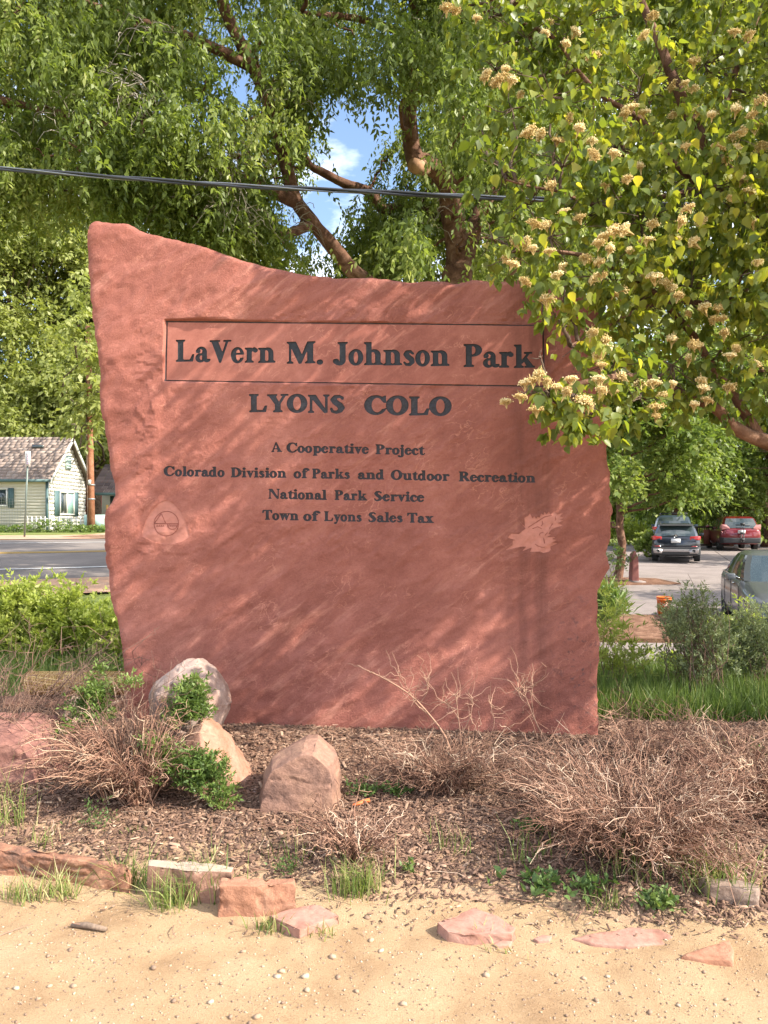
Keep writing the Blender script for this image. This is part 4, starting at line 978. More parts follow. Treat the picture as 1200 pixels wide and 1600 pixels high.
# sawn stub at the elbow
s2 = MB(); s2.tube([P(668, 262, 14.5), P(655, 262, 14.1), P(646, 258, 13.9)], [.15, .14, .13], 12); s2.build('sawn_stub', simple('sawn_wood', (.36, .20, .11), .8, var=.4, scale=8), big, smooth=True)
HOLE = [(508,152),(540,142),(565,153),(592,168),(594,195),(577,225),(552,250),(550,290),(538,320),(528,322),(524,290),(518,262),(526,238),(508,190)]
def topx(p): return 600+p[:, 0]/p[:, 1]*FPX, HOR-(p[:, 2]-CAMH)/p[:, 1]*FPX
blobs = []
for Y0, n_, rr in ((11.6, 44, (.7, 1.15)), (13.6, 42, (.8, 1.3)), (16.5, 34, (1.0, 1.6))):
    k = 0
    while k < n_:
        px, py = rng.uniform(-260, 960), rng.uniform(-330, 420)
        if py > 285+.12*max(px, 0) and px < 230: continue
        if py > 300 and px < 160: continue
        p = P(px, py, Y0+rng.uniform(-.8, .8)); r = rng.uniform(*rr)
        ang = polysd(HOLE, np.array([px]), np.array([py]))[0]
        if ang < r/Y0*FPX*.55: continue
        blobs.append((*p, r)); k += 1
# masses placed as in the photograph
for px, py, Y0, r in [(640,400,16,.9),(610,360,16.2,.7),(600,420,15.5,.7),(660,330,16.5,.8),(690,200,16.5,1.1),(620,220,16.5,.5),(590,330,17,.7),(570,390,17,.8),(535,410,16.5,.5),(600,280,17,.45),(640,270,17,.9),(700,320,17,.9),(760,300,17,1.0),(790,400,16.5,1.2),(460,400,13.5,.8),(420,340,12.8,.9),(340,310,12.2,.9),
                      (260,330,12,.7),(220,280,11.8,.8),(250,190,11.4,1.0),(150,120,11.3,1.0),(60,60,11.3,1.1),(320,120,11.6,1.0),(40,230,11.6,.9),(480,200,13,.6),(470,110,12.6,.9),(560,60,12.6,1.0),(690,90,13,1.0),(760,180,15,1.1),(540,110,13.5,.45),(650,120,13.6,.6),(490,160,13.6,.5)]:
    blobs.append((*P(px, py, Y0), r))
pts = blobpts(blobs, 215, rng, .15, .17, 5, 1.5)
sx_, sy_ = topx(pts)
h = polysd(HOLE, sx_, sy_)
keep = (h > 13+10*rng.normal(size=len(h))) & (sy_ < 470) & ((sx_ > 190) | (sy_ < 345+18*rng.normal(size=len(h))))
gapn = fbm(sx_/38, sy_/38, o=2, seed=91)
keep &= ~((gapn < -.42) & (sx_ > 430) & (rng.random(len(h)) < .8))
VIS = [[(715,440),(716,390),(708,340),(703,300),(690,272),(668,258),(648,252)],[(648,252),(643,225),(640,180),(642,145)],[(716,445),(728,395),(742,350),(752,330)],[(552,425),(520,385),(490,350),(462,312),(450,290)],[(345,0),(372,60),(392,100)],[(575,300),(540,288),(505,272)],[(448,250),(440,225)]]
dl = np.full(len(pts), 1e9)
for pl in VIS: dl = np.minimum(dl, stroke([(a_, c_, 0) for a_, c_ in pl])(sx_, sy_-16))
keep &= ~((dl < 34) & (pts[:, 1] < 15.2) & (rng.random(len(pts)) < .97))
pts = pts[keep]
tone = np.clip(.58+1.2*fbm(pts[:, 0]*1.1, pts[:, 1]*1.1, pts[:, 2]*1.1, o=3, seed=31), 0, 1)
v, f, r = foliage(pts, rng, DIAMOND, .55, 17, .105, .042, .62, .85, (.7, 1.35), (.1, .9), tone)
fb = MB(); fb.add(v, f, r); fb.build('foliage', M['leaf_big'], big, kind='stuff')
# branches into the crown and grey dead twigs
bb = MB(); limbs_to(bb, lp, [bl for bl in blobs if rng.random() < .8], rng, .045, .012, 12, .12)
bb.build('branches', M['bark'], big, smooth=True, kind='stuff')
db = MB()
for px, py, Y0, n_, sp in [(355,250,11.6,46,.75),(200,130,10.9,26,.6),(240,170,10.9,20,.5),(330,290,11.6,22,.55),(90,170,11,14,.5),(380,330,12,26,.6),(450,130,12,16,.5),(640,60,12.6,12,.5),(690,330,14,10,.5),(770,40,12,8,.5),(30,225,11.2,8,.4),(240,50,11,14,.5),(470,350,13,16,.5)]:
    c = P(px, py, Y0)
    for _ in range(n_):
        a = c+rng.normal(0, .16, 3); ang = rng.uniform(0, 2*math.pi); L = sp*rng.uniform(.5, 1.3)
        e_ = a+np.array([math.cos(ang)*L*.8, math.sin(ang)*L*.4, -L*rng.uniform(.1, .9)])
        q = wander(a, e_, 7, .16, rng); q[:, 2] += np.sin(np.linspace(0, math.pi, 7))*L*.22
        db.tube(q, np.linspace(.008, .003, 7), 3, rnd=rng.random())
db.build('dead_twigs', M['twig_grey'], big, kind='stuff')

# ------------------------------------------------------------------ generic background trees
def tree(name, label, base, h, tr, blobs, dens, leafL, leafW, lm, rng, group=None, bark='bark2', L=.55, nl=12, droop=.35, down=.5, gap=.15, cat='tree', seed=1, lean=(0, 0), nlimb=None):
    t = empty(name, tuple(base), label, cat, group)
    b = MB(); base = np.array(base, float); top = base+np.array([lean[0], lean[1], h])
    q = wander(base-(0, 0, .2), top, 16, .06, rng); b.tube(q, np.linspace(tr, tr*.25, 16), 9)
    limbs_to(b, q[4:], [bl for bl in blobs][:nlimb], rng, .09, .02, 10, .08)
    b.build('trunk', M[bark], t, smooth=True)
    pts = blobpts(blobs, dens, rng, .25, gap, seed, .8)
    tone = np.clip(.5+.8*fbm(pts[:, 0]*.7, pts[:, 1]*.7, pts[:, 2]*.7, o=3, seed=seed+5), 0, 1)
    v, f, r = foliage(pts, rng, DIAMOND, L, nl, leafL, leafW, droop, down, tone=tone)
    fb = MB(); fb.add(v, f, r); fb.build('foliage', M[lm], t, kind='stuff')
    return t
def cloudblobs(boxpx, Y, dY, n, rr, rng):
    x0, y0, x1, y1 = boxpx; return [(*P(rng.uniform(x0, x1), rng.uniform(y0, y1), Y+rng.uniform(-dY, dY)), rng.uniform(*rr)) for _ in range(n)]
rng = np.random.default_rng(21)
# sunny trees behind the house at left
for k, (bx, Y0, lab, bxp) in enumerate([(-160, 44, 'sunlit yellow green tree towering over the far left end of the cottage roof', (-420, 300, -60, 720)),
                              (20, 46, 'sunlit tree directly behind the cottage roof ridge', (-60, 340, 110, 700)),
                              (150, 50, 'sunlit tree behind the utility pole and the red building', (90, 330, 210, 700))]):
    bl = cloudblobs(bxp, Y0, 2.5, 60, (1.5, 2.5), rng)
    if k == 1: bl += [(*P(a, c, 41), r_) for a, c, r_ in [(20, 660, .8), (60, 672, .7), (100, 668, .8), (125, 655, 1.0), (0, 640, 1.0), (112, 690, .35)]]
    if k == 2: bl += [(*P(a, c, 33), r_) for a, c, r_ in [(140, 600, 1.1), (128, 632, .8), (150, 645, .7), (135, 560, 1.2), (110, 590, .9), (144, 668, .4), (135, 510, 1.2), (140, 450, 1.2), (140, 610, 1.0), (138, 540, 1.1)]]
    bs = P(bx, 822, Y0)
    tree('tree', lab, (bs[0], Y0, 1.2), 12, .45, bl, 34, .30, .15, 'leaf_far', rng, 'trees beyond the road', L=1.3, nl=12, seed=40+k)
# maple at the parking lot and the darker trees beyond
bl = [(*P(a, c, Yb), r_) for a, c, Yb, r_ in [(985,690,21,1.2),(1040,680,21,1.3),(965,740,20.5,.9),(1010,740,20.5,1.0),(1060,730,21,1.0),(1095,750,21.5,.7),(975,785,20.8,.6),(1030,770,20.8,.55),(1060,772,21.2,.4),(1000,640,21.5,1.3),(1080,660,22,1.3),(940,650,22,1.2),(900,700,22,1.2),(960,600,22,1.3),(1060,600,22,1.4),(1120,620,22.5,1.4),(880,620,22.5,1.4),(1000,560,22,1.3),(930,540,22.5,1.4),(1100,540,22.5,1.4),(960,820,21,.35)]]
b0 = P(966, 900, 23)
tree('maple_tree', 'bright green maple with low branches beside the red brown marker post', (b0[0], 23, float(zt(b0[0], 23))), 6.5, .15, bl, 120, .15, .085, 'leaf_mid', rng, bark='bark', L=.6, nl=14, seed=50)
for k, (pxb, Yb, lab, boxp, m_) in enumerate([
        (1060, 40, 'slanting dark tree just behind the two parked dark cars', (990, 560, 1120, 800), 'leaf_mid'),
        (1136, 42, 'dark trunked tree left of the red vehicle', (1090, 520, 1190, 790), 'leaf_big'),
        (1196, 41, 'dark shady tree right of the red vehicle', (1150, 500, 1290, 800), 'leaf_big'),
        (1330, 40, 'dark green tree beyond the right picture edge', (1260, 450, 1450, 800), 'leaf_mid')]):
    bl = cloudblobs(boxp, Yb, 2.5, 26, (1.1, 2.0), rng)
    bs = P(pxb, 850, Yb); lean = (-1.3, 0) if k == 0 else (0, 0)
    tree('tree', lab, (bs[0], Yb, float(zt(bs[0], Yb))), 9, .38, bl, 46, .24, .12, m_, rng, 'trees behind the parking lot', bark='bark', L=1.0, nl=13, seed=60+k, lean=lean)
# unseen trees added past the right edge to shade the parking lot
for k, (bx_, by_, rad, top_, lab) in enumerate([(16.5, 15.8, 3.2, 8.0, 'unseen tree added to shade the lot, right of the grey sedan beyond the picture edge'), (22.5, 27.6, 3.4, 8.6, 'unseen tree added to shade the lot, right of the red vehicle beyond the picture edge')]):
    bl = []
    for _ in range(24):
        d = rng.normal(size=3); d /= np.linalg.norm(d); rr_ = rad*rng.random()**.4; bl.append((bx_+d[0]*rr_, by_+d[1]*rr_, top_-2.6+d[2]*rr_*.62, rng.uniform(.8, 1.3)))
    tree('tree', lab, (bx_, by_, float(zt(bx_, by_))), 7.5, .3, bl, 60, .20, .10, 'leaf_mid', rng, 'trees behind the parking lot', L=.9, nl=13, seed=80+k)
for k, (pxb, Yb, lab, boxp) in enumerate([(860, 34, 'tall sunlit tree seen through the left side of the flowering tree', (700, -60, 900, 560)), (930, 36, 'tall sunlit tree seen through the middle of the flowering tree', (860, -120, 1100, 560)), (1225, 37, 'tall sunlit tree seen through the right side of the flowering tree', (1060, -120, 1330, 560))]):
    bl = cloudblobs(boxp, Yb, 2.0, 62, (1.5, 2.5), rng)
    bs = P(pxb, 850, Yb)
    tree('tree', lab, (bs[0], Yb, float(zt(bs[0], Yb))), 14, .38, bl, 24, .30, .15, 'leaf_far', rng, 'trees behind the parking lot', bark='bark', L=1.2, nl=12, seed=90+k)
# far wood closing the view
rngw = np.random.default_rng(33); wb_ = MB()
pw = []
for _ in range(230):
    a = rngw.uniform(-.95, .95); Yw = rngw.uniform(62, 95)
    if -.36 < a < -.0 and rngw.random() < .3: continue
    pw.append((a*Yw, Yw, 1.5+rngw.uniform(0, 16)*rngw.random()**.5, rngw.uniform(2.2, 4)))
# leave the sky open above the middle of the slab
pw = [b_ for b_ in pw if not ((-.17 < b_[0]/b_[1] < .04) and b_[2]+b_[3] > 12)]
pp = blobpts(pw, 22, rngw, .3, .1, 8, .4)
v, f, r = foliage(pp, rngw, DIAMOND, 2.2, 12, .62, .36, .3, .5)
wb_.add(v, f, r); wb_.build('far_wood', M['leaf_mid'], kind='stuff', label='distant wood closing the view behind the park', category='wood')
print('veg1', len(pts))

# ------------------------------------------------------------------ flowering tree at right, in front of the slab's corner
rng = np.random.default_rng(5)
ft = empty('flowering_tree', (3.9, 5.2, 0.1), 'heart leaved tree with tan flower clusters overhanging the right corner of the slab', 'tree')
FBL = [(700,15,4.7,.16),(760,25,4.6,.22),(820,60,4.5,.34),(900,40,4.6,.45),(775,110,4.5,.16),(800,170,4.4,.26),(860,150,4.3,.36),(750,195,4.4,.12),(790,270,4.2,.26),(880,260,4.3,.42),(770,370,4.0,.15),(800,395,4.0,.20),(860,370,4.1,.32),(880,450,4.0,.22),(940,430,4.2,.36),(850,470,3.95,.12),(905,545,4.0,.17),(845,560,3.8,.07),
       (820,615,3.75,.07),(855,620,3.75,.12),(900,625,3.8,.16),(930,650,3.8,.11),(890,655,3.75,.06),(960,570,4.1,.28),(1000,620,4.2,.20),(1050,570,4.3,.34),(1110,600,4.4,.22),(1150,540,4.4,.38),(1000,350,4.4,.55),(1100,300,4.5,.65),(1180,400,4.5,.55),(1000,470,4.4,.35),(1080,450,4.4,.45),
       (1000,150,4.7,.55),(1100,100,4.9,.65),(1200,150,5,.75),(900,-80,5,.6),(1000,-80,5,.6),(800,-60,4.9,.35),(1100,-100,5,.7),(1250,-60,5,.8),(1250,300,5,.7),(1290,480,4.8,.6),(1380,250,5,.9),(1380,50,5.2,.9),
       (940,330,4.6,.4),(820,320,4.4,.25),(960,230,4.7,.45),(1130,640,4.6,.12),(1190,600,4.6,.2),(870,90,4.8,.4)]
fbl = [(*P(a, c, Y), r) for a, c, Y, r in FBL]
# the rest of the crown, out of the picture
for _ in range(46):
    th = rng.uniform(0, 2*math.pi); rr = 2.0*math.sqrt(rng.random()); x, y = 3.9+rr*math.cos(th), 5.1+rr*.85*math.sin(th); z = rng.uniform(2.0, 5.2)
    if (x/y*FPX+600) < 1230 and HOR-(z-CAMH)/y*FPX > -60: continue
    fbl.append((x, y, z, rng.uniform(.4, .7)))
trunkp = spline([(3.9, 5.2, -.2), (3.85, 5.2, 1.0), (3.7, 5.15, 1.9), (3.8, 5.2, 2.8), (3.75, 5.2, 4.2), (3.6, 5.2, 6.4)], 26)
b = MB(); b.tube(trunkp, np.linspace(.15, .03, 26), 12)
main = [([(3.75, 5.15, 1.75), tuple(P(1240, 700, 4.9)), tuple(P(1190, 688, 4.7)), tuple(P(1150, 665, 4.6)), tuple(P(1105, 632, 4.5)), tuple(P(1040, 600, 4.4)), tuple(P(980, 590, 4.2)), tuple(P(900, 600, 3.9)), tuple(P(840, 612, 3.8))], .060, .006),
        ([tuple(P(1190, 688, 4.7)), tuple(P(1165, 645, 4.7)), tuple(P(1130, 600, 4.7)), tuple(P(1080, 520, 4.6)), tuple(P(1000, 440, 4.4)), tuple(P(900, 400, 4.2)), tuple(P(800, 395, 4.0))], .038, .006),
        ([(3.75, 5.2, 2.4), tuple(P(1260, 420, 5)), tuple(P(1160, 300, 4.9)), tuple(P(1100, 220, 4.8)), tuple(P(1045, 110, 4.8)), tuple(P(1010, 20, 4.8)), tuple(P(980, -60, 4.9))], .055, .02),
        ([tuple(P(1160, 300, 4.9)), tuple(P(1098, 290, 4.8)), tuple(P(1050, 250, 4.7)), tuple(P(1005, 190, 4.6)), tuple(P(940, 150, 4.5)), tuple(P(860, 60, 4.5)), tuple(P(780, 20, 4.6))], .030, .006),
        ([tuple(P(1200, 330, 4.9)), tuple(P(1130, 260, 4.9)), tuple(P(1140, 140, 4.9)), tuple(P(1190, 20, 5))], .035, .014),
        ([tuple(P(1098, 290, 4.8)), tuple(P(1000, 318, 4.6)), tuple(P(940, 320, 4.5)), tuple(P(860, 300, 4.3)), tuple(P(790, 280, 4.2))], .018, .005),
        ([tuple(P(1230, 480, 4.9)), tuple(P(1120, 470, 4.7)), tuple(P(1020, 480, 4.5)), tuple(P(930, 520, 4.2)), tuple(P(890, 545, 4.0))], .022, .005)]
flp = list(trunkp[8:])
for pts_, r0, r1 in main:
    q = spline(pts_, 8*len(pts_)); q = q+np.stack([vnoise(q[:, 2]*5, q[:, 0]*5, k) for k in (1, 2, 3)], -1)*.018
    b.tube(q, np.linspace(r0, r1, len(q))*(1+.08*vnoise(q[:, 0]*14, q[:, 2]*14)), 9); flp += list(q)
b.build('trunk', M['bark'], ft, smooth=True)
b = MB(); limbs_to(b, flp, fbl, rng, .014, .004, 10, .12, 4)
sub_c = []
for x, y, z, r_ in fbl:
    for _ in range(int(4+r_*22)):
        d = rng.normal(size=3); d /= np.linalg.norm(d); e_ = np.array([x, y, z])+d*r_*rng.uniform(.5, 1.0)*np.array([1, 1, .8])
        q = wander((x, y, z), e_, 6, .14, rng); b.tube(q, np.linspace(.0045, .0018, 6), 3, cap=False)
        sub_c.append(e_)
b.build('branches', M['bark2'], ft, smooth=True, kind='stuff')
pts = blobpts(fbl, 470, rng, .25, .20, 12, 2.4)
pts = np.concatenate([pts, np.array(sub_c)+rng.normal(0, .02, (len(sub_c), 3))])
sx_, sy_ = topx(pts)
lim = np.interp(sy_, [-100, 0, 60, 110, 200, 250, 330, 430, 470, 520, 580, 612, 640, 700], [660, 670, 690, 745, 725, 745, 765, 740, 815, 870, 850, 785, 840, 880])
keep = (sx_ > lim+22+12*rng.normal(size=len(pts))) & ((sy_ < 655) | (sx_ > 1220) | ((sx_ < 960) & (sy_ < 690)))
gapn = fbm(sx_/30, sy_/30, o=2, seed=19)
keep &= ~((gapn < -.38) & (rng.random(len(pts)) < .75) & (sx_ < 1230))
pts = pts[keep]
tone = np.clip(.45+.9*fbm(pts[:, 0]*2, pts[:, 1]*2, pts[:, 2]*2, o=3, seed=13), 0, 1)
v, f, r = foliage(pts, rng, HEART, .15, 7, .053, .041, .35, .95, (.8, 1.25), (-.2, .7), tone)
fb = MB(); fb.add(v, f, r); fb.build('foliage', M['leaf_near'], ft, kind='stuff')
print('near sprays', len(pts))
# single leaves that show largest, at the tips nearest to the camera
lp_, lf_ = HEART
lmesh = []
for k in range(4):
    lb = MB(); lb.add(lp_*np.array([.052, .064, .064]), lf_, .2+.25*k); lmesh.append(lb.build('leaf', M['leaf_near'], ft, matrix=True))
sx_, sy_ = topx(pts)
cand = np.argsort(pts[:, 1]+rng.random(len(pts))*.9+np.where((sx_ < 1200) & (sy_ > 0), 0, 9))[:290]
for k, i in enumerate(cand):
    c = pts[i]+rng.normal(0, .03, 3)-(0, .03, 0); Mx = (Matrix.Translation(Vector(c)) @ Matrix.Rotation(rng.uniform(0, 6.28), 4, 'Z') @ Matrix.Rotation(-rng.uniform(.6, 1.5), 4, 'X') @ Matrix.Rotation(rng.normal(0, .5), 4, 'Y') @ Matrix.Scale(rng.uniform(.8, 1.2), 4))
    if k < 4: o = lmesh[k]
    else: o = inst(lmesh[k % 4], 'leaf')
    o.parent = ft; o.matrix_parent_inverse = PINV[ft.name]; o.matrix_basis = Mx
# blossom clusters
def octa(c, r): 
    c = np.array(c); return [c+np.array(d)*r for d in ((1,0,0),(0,1,0),(-1,0,0),(0,-1,0),(0,0,1),(0,0,-1))], [(0,1,4),(1,2,4),(2,3,4),(3,0,4),(1,0,5),(2,1,5),(3,2,5),(0,3,5)]
fm = []
for k in range(4):
    lb = MB()
    for _ in range(230):
        d = rng.normal(size=3); d /= np.linalg.norm(d); rr = rng.random()**.45; d[2] = abs(d[2])*1.0-.2
        vv_, ff_ = octa(d*np.array([.046, .042, .026])*rr+rng.normal(0, .004, 3), rng.uniform(.0026, .0062)); lb.add(vv_, ff_, np.clip(.25*k+rng.normal(0, .25), 0, 1))
    for _ in range(14):
        d = rng.normal(size=3); d[2] = abs(d[2]); lb.tube([(0, 0, -.03), d*np.array([.02, .02, .01])], .0012, 3, rnd=.0)
    for _ in range(7):
        d = rng.normal(size=3); d[2] = abs(d[2]); lb.tube([(0, 0, -.05), d*.02], .0018, 3, rnd=.1)
    fm.append(lb.build('flower_cluster', M['flower'], ft, matrix=True))
FL = [(697,12),(712,16),(745,28),(760,115),(772,130),(785,120),(790,108),(800,125),(757,122),(1020,25),(1070,130),(1082,138),(1050,135),(830,205),(845,210),(820,208),(835,350),(852,352),(822,380),(832,388),(790,405),(805,378),(800,412),(858,392),(1148,50),(1170,55),(1150,170),(1178,195),(1190,160),(1145,215),(1150,230),(1160,205),(1175,180),(975,180),(985,168),(1005,175),
      (1115,500),(1132,520),(1090,540),(1140,555),(1150,545),(1180,568),(1128,498),(1100,480),(1075,490),(1083,538),(1050,530),(1078,560),(855,598),(842,585),(870,605),(892,592),(885,612),(912,625),(918,635),(935,592),(950,600),(972,588),(1000,600),(1020,598),(838,640),(813,620),(790,628),(820,598),(830,595),(1025,635),(1035,618),(1050,600),(1025,650),(940,610),(957,612),(1085,632),(1105,625),(1140,605),
      (935,555),(945,545),(940,570),(925,520),(1055,375),(1050,450),(1060,462),(1040,440),(1008,430),(1022,432),(960,460),(970,455),(880,418),(870,430),(915,405),(936,410),(935,380),(960,360),(820,440),(1065,345),(1085,375),(1083,380),(940,430),(1020,350),(1010,375),(985,392),(1122,230),(1135,250),(1160,280),(1095,345),(1075,325),(1190,230),(1170,300),(880,330),(905,340),(860,290),(905,200),(925,220),(890,185),(980,280),(1000,260),(960,240)]
for _ in range(130):
    i_ = rng.integers(0, len(pts)); a_, c_ = sx_[i_], sy_[i_]
    if 700 < a_ < 1200 and 0 < c_ < 650: FL.append((float(a_), float(c_)))
for k, (px, py) in enumerate(FL):
    d2 = (sx_-px)**2+(sy_-py)**2; near = np.argsort(d2)[:8]; Y0 = pts[near][:, 1].min() if d2[near[0]] < 900 else 4.3
    c = P(px, py, max(3.6, Y0-.05)); Mx = Matrix.Translation(Vector(c)) @ Matrix.Rotation(rng.uniform(0, 6.28), 4, 'Z') @ Matrix.Rotation(rng.normal(0, .5), 4, 'X') @ Matrix.Diagonal((rng.uniform(.55, 1.1), rng.uniform(.55, 1.0), rng.uniform(.6, 1.2), 1))
    o = fm[k] if k < 4 else inst(fm[k % 4], 'flower_cluster')
    o.parent = ft; o.matrix_parent_inverse = PINV[ft.name]; o.matrix_basis = Mx

# ------------------------------------------------------------------ dead brush, bushes, grass
def twigbush(name, base, n, H, spread, arch, m, label, rng, cat='dead bush', group=None, r=.004, subs=5, bias=(0, 0), sublen=.35, base_r=.08, depth=1.0, wob=.17, parts=None):
    b = MB(); base = np.array(base, float)
    for _ in range(n):
        az = rng.uniform(0, 2*math.pi); L = rng.uniform(.45, 1.0)
        out = np.array([math.cos(az)*spread, math.sin(az)*spread*depth, 0])*L*rng.uniform(.3, 1)+np.array([bias[0], bias[1], 0])*L
        a = base+np.array([math.cos(az)*base_r*rng.random(), math.sin(az)*base_r*rng.random(), 0])
        up = H*L*rng.uniform(.5, 1.0)
        k = 9; t = np.linspace(0, 1, k)[:, None]
        q = a+out*t**1.1+np.array([0, 0, 1.0])*(up*(t*(1+arch)-arch*1.0*t**2.2))
        q = q+np.cumsum(rng.normal(0, 1, (k, 3)), axis=0)*wob*.16*spread
        q[:, 2] = np.maximum(q[:, 2], base[2]-.02)
        tone = rng.random(); b.tube(q, np.linspace(r, r*.35, k), 3, rnd=tone, cap=False)
        for _s in range(subs):
            i = rng.integers(2, k-1); d = q[min(i+1, k-1)]-q[i-1]; d /= np.linalg.norm(d)+1e-9
            e_ = q[i]+(d+rng.normal(0, .65, 3))*sublen*rng.uniform(.25, .8)*H
            s_ = wander(q[i], e_, 5, .42, rng); s_[:, 2] = np.maximum(s_[:, 2], base[2]-.01)
            b.tube(s_, np.linspace(r*.55, r*.25, 5), 3, rnd=np.clip(tone+rng.normal(0, .15), 0, 1), cap=False)
            if rng.random() < .6:
                e2 = s_[3]+(d+rng.normal(0, .9, 3))*sublen*.35*H*rng.random()
                b.tube([s_[3], (s_[3]+e2)/2+rng.normal(0, .006, 3), e2], [r*.35, r*.3, r*.2], 3, rnd=np.clip(tone+.2*rng.normal(), 0, 1), cap=False)
    if parts is None:
        return tag(b.build(name, m), label, cat, group)
    return b
rng = np.random.default_rng(77)
def gp(px, py, dz=0): g = gpt(px, py); g[2] += dz; return g
# left dead brush with green regrowth
t = empty('dead_brush', tuple(gp(215, 1245)), 'tangled brown brush with green regrowth leaning against the boulders at left', 'dead bush')
b = twigbush('', gp(215, 1252), 190, .46, .50, 1.25, None, '', rng, r=.0042, subs=4, bias=(-.10, -.05), sublen=.22, parts=1, wob=.04)
b2 = twigbush('', gp(175, 1245), 110, .42, .40, 1.4, None, '', rng, r=.0045, subs=4, bias=(-.20, -.08), sublen=.2, parts=1, wob=.04)
b.v += b2.v; b.r += b2.r
for k_, fl in b2.f.items(): b.f.setdefault(k_, []).extend([q+b.n for q in fl])
b.n += b2.n
b.build('dry_twigs', M['twig_brown'], t, kind='stuff')
b = twigbush('', gp(205, 1225), 60, .75, .35, .1, None, '', rng, r=.003, subs=4, sublen=.25, parts=1); b.build('bare_stems', M['twig_dark'], t, kind='stuff')
def greens(blobl, dens, L, nl, leafL, leafW, m, parent, rng, name='green_shoots', down=-.3, droop=-.2, tilt=(-.9, .2), gap=.2):
    pts = blobpts(blobl, dens, rng, .1, gap, 7, 3)
    tone = np.clip(.5+1.0*fbm(pts[:, 0]*4, pts[:, 1]*4, pts[:, 2]*4, o=2, seed=3), 0, 1)
    v, f, r = foliage(pts, rng, DIAMOND, L, nl, leafL, leafW, droop, down, tilt=tilt, tone=tone)
    fb = MB(); fb.add(v, f, r)
    if parent is None: return fb
    return fb.build(name, m, parent, kind='stuff')
bl = [(*P(a, c, Y), r_) for a, c, Y, r_ in [(300,1085,4.25,.10),(290,1110,4.25,.10),(310,1115,4.2,.07),(275,1130,4.2,.06),(250,1185,3.95,.08),(270,1200,3.9,.09),(300,1200,3.88,.11),(330,1210,3.85,.10),(350,1240,3.8,.06),(340,1255,3.78,.05),(240,1165,3.95,.06),(310,1230,3.8,.06),(150,1085,4.4,.09),(130,1110,4.4,.08),(155,1120,4.4,.08),(160,1050,4.4,.04),(205,1070,4.4,.05),(110,1140,4.3,.05)]]
greens(bl, 26000, .07, 10, .024, .010, M['shrub_leaf'], t, rng, gap=.35)
# bare spreading twigs at far left
twigbush('bare_shrub', gp(-10, 1190), 50, .90, 1.0, .35, M['twig_dark'], 'bare dark twigged shrub arching in from the left edge', rng, r=.0042, subs=9, bias=(.25, .1), sublen=.28)
twigbush('bare_shrub', gp(110, 1200), 22, .55, .5, .4, M['twig_pink'], 'low pinkish bare shrub between the dark red boulder and the brown brush', rng, r=.003, subs=7, sublen=.28)
# centre bush of pale bare twigs
twigbush('dead_brush', gp(690, 1235), 170, .30, .50, .7, M['twig_pink'], 'pale bare brush sprawling in mulch before the middle of the slab', rng, r=.0038, subs=7, sublen=.4, depth=.6)
b = MB()
for pts_, r0 in [([(720,1235),(700,1160),(672,1118),(640,1085),(600,1060),(568,1045)], .007), ([(672,1118),(650,1100),(640,1080),(620,1050)], .004), ([(655,1100),(668,1080),(666,1062)], .003), ([(718,1220),(720,1160),(716,1120),(712,1085)], .005), ([(720,1150),(735,1118),(738,1090)], .004), ([(715,1120),(700,1100),(690,1098)], .003), ([(725,1200),(770,1140),(766,1100)], .003),
                 ([(860,1170),(838,1130),(822,1090),(815,1070)], .006), ([(835,1125),(830,1085),(835,1070)], .003), ([(822,1090),(805,1075)], .003)]:
    Yb = 4.15 if pts_[0][0] < 800 else 4.3
    q = spline([P(a, c, Yb-.02*i) for i, (a, c) in enumerate(pts_)], 14); b.tube(q, np.linspace(r0, r0*.35, 14), 4, rnd=.7)
    for _ in range(14):
        i = rng.integers(5, 14); e_ = q[i]+rng.normal(0, .07, 3)+(0, 0, .04); b.tube(wander(q[i], e_, 5, .2, rng), np.linspace(.002, .0009, 5), 3, rnd=.8)
tag(b.build('dead_branch', M['twig_pink']), 'long bleached bare branches rising in front of the slab above the pale brush', 'dead branch')
# right large brush
twigbush('dead_brush', gp(985, 1325), 560, .38, .58, 1.0, M['twig_pink'], 'biggest mound of tangled pinkish dead brush at right', rng, r=.0036, subs=8, sublen=.30, base_r=.25)
twigbush('dead_brush', gp(1190, 1260), 160, .36, .50, .9, M['twig_brown'], 'brown dead brush cut off by the right picture edge', rng, r=.0040, subs=7, sublen=.34, base_r=.2)
twigbush('dead_brush', gp(850, 1225), 85, .16, .45, .8, M['twig_pink'], 'low thin dead brush below the right corner of the slab', rng, r=.003, subs=7, sublen=.4, base_r=.2, depth=.6)
twigbush('dead_brush', gp(1010, 1200), 26, .52, .36, .1, M['twig_brown'], 'upright rust coloured dry stems before the green grass at right', rng, r=.0035, subs=8, sublen=.32, base_r=.2)
twigbush('dead_brush', gp(1120, 1200), 80, .30, .50, .5, M['twig_pink'], 'dry brush between the green grass and the biggest brush mound', rng, r=.0035, subs=8, sublen=.32, base_r=.2)
twigbush('dry_clump', gp(555, 1340), 62, .26, .34, .9, M['twig_pink'], 'small straw coloured dry clump behind the bright grass tuft in the middle', rng, r=.0048, subs=3, sublen=.35, cat='dry plant')
b = MB()
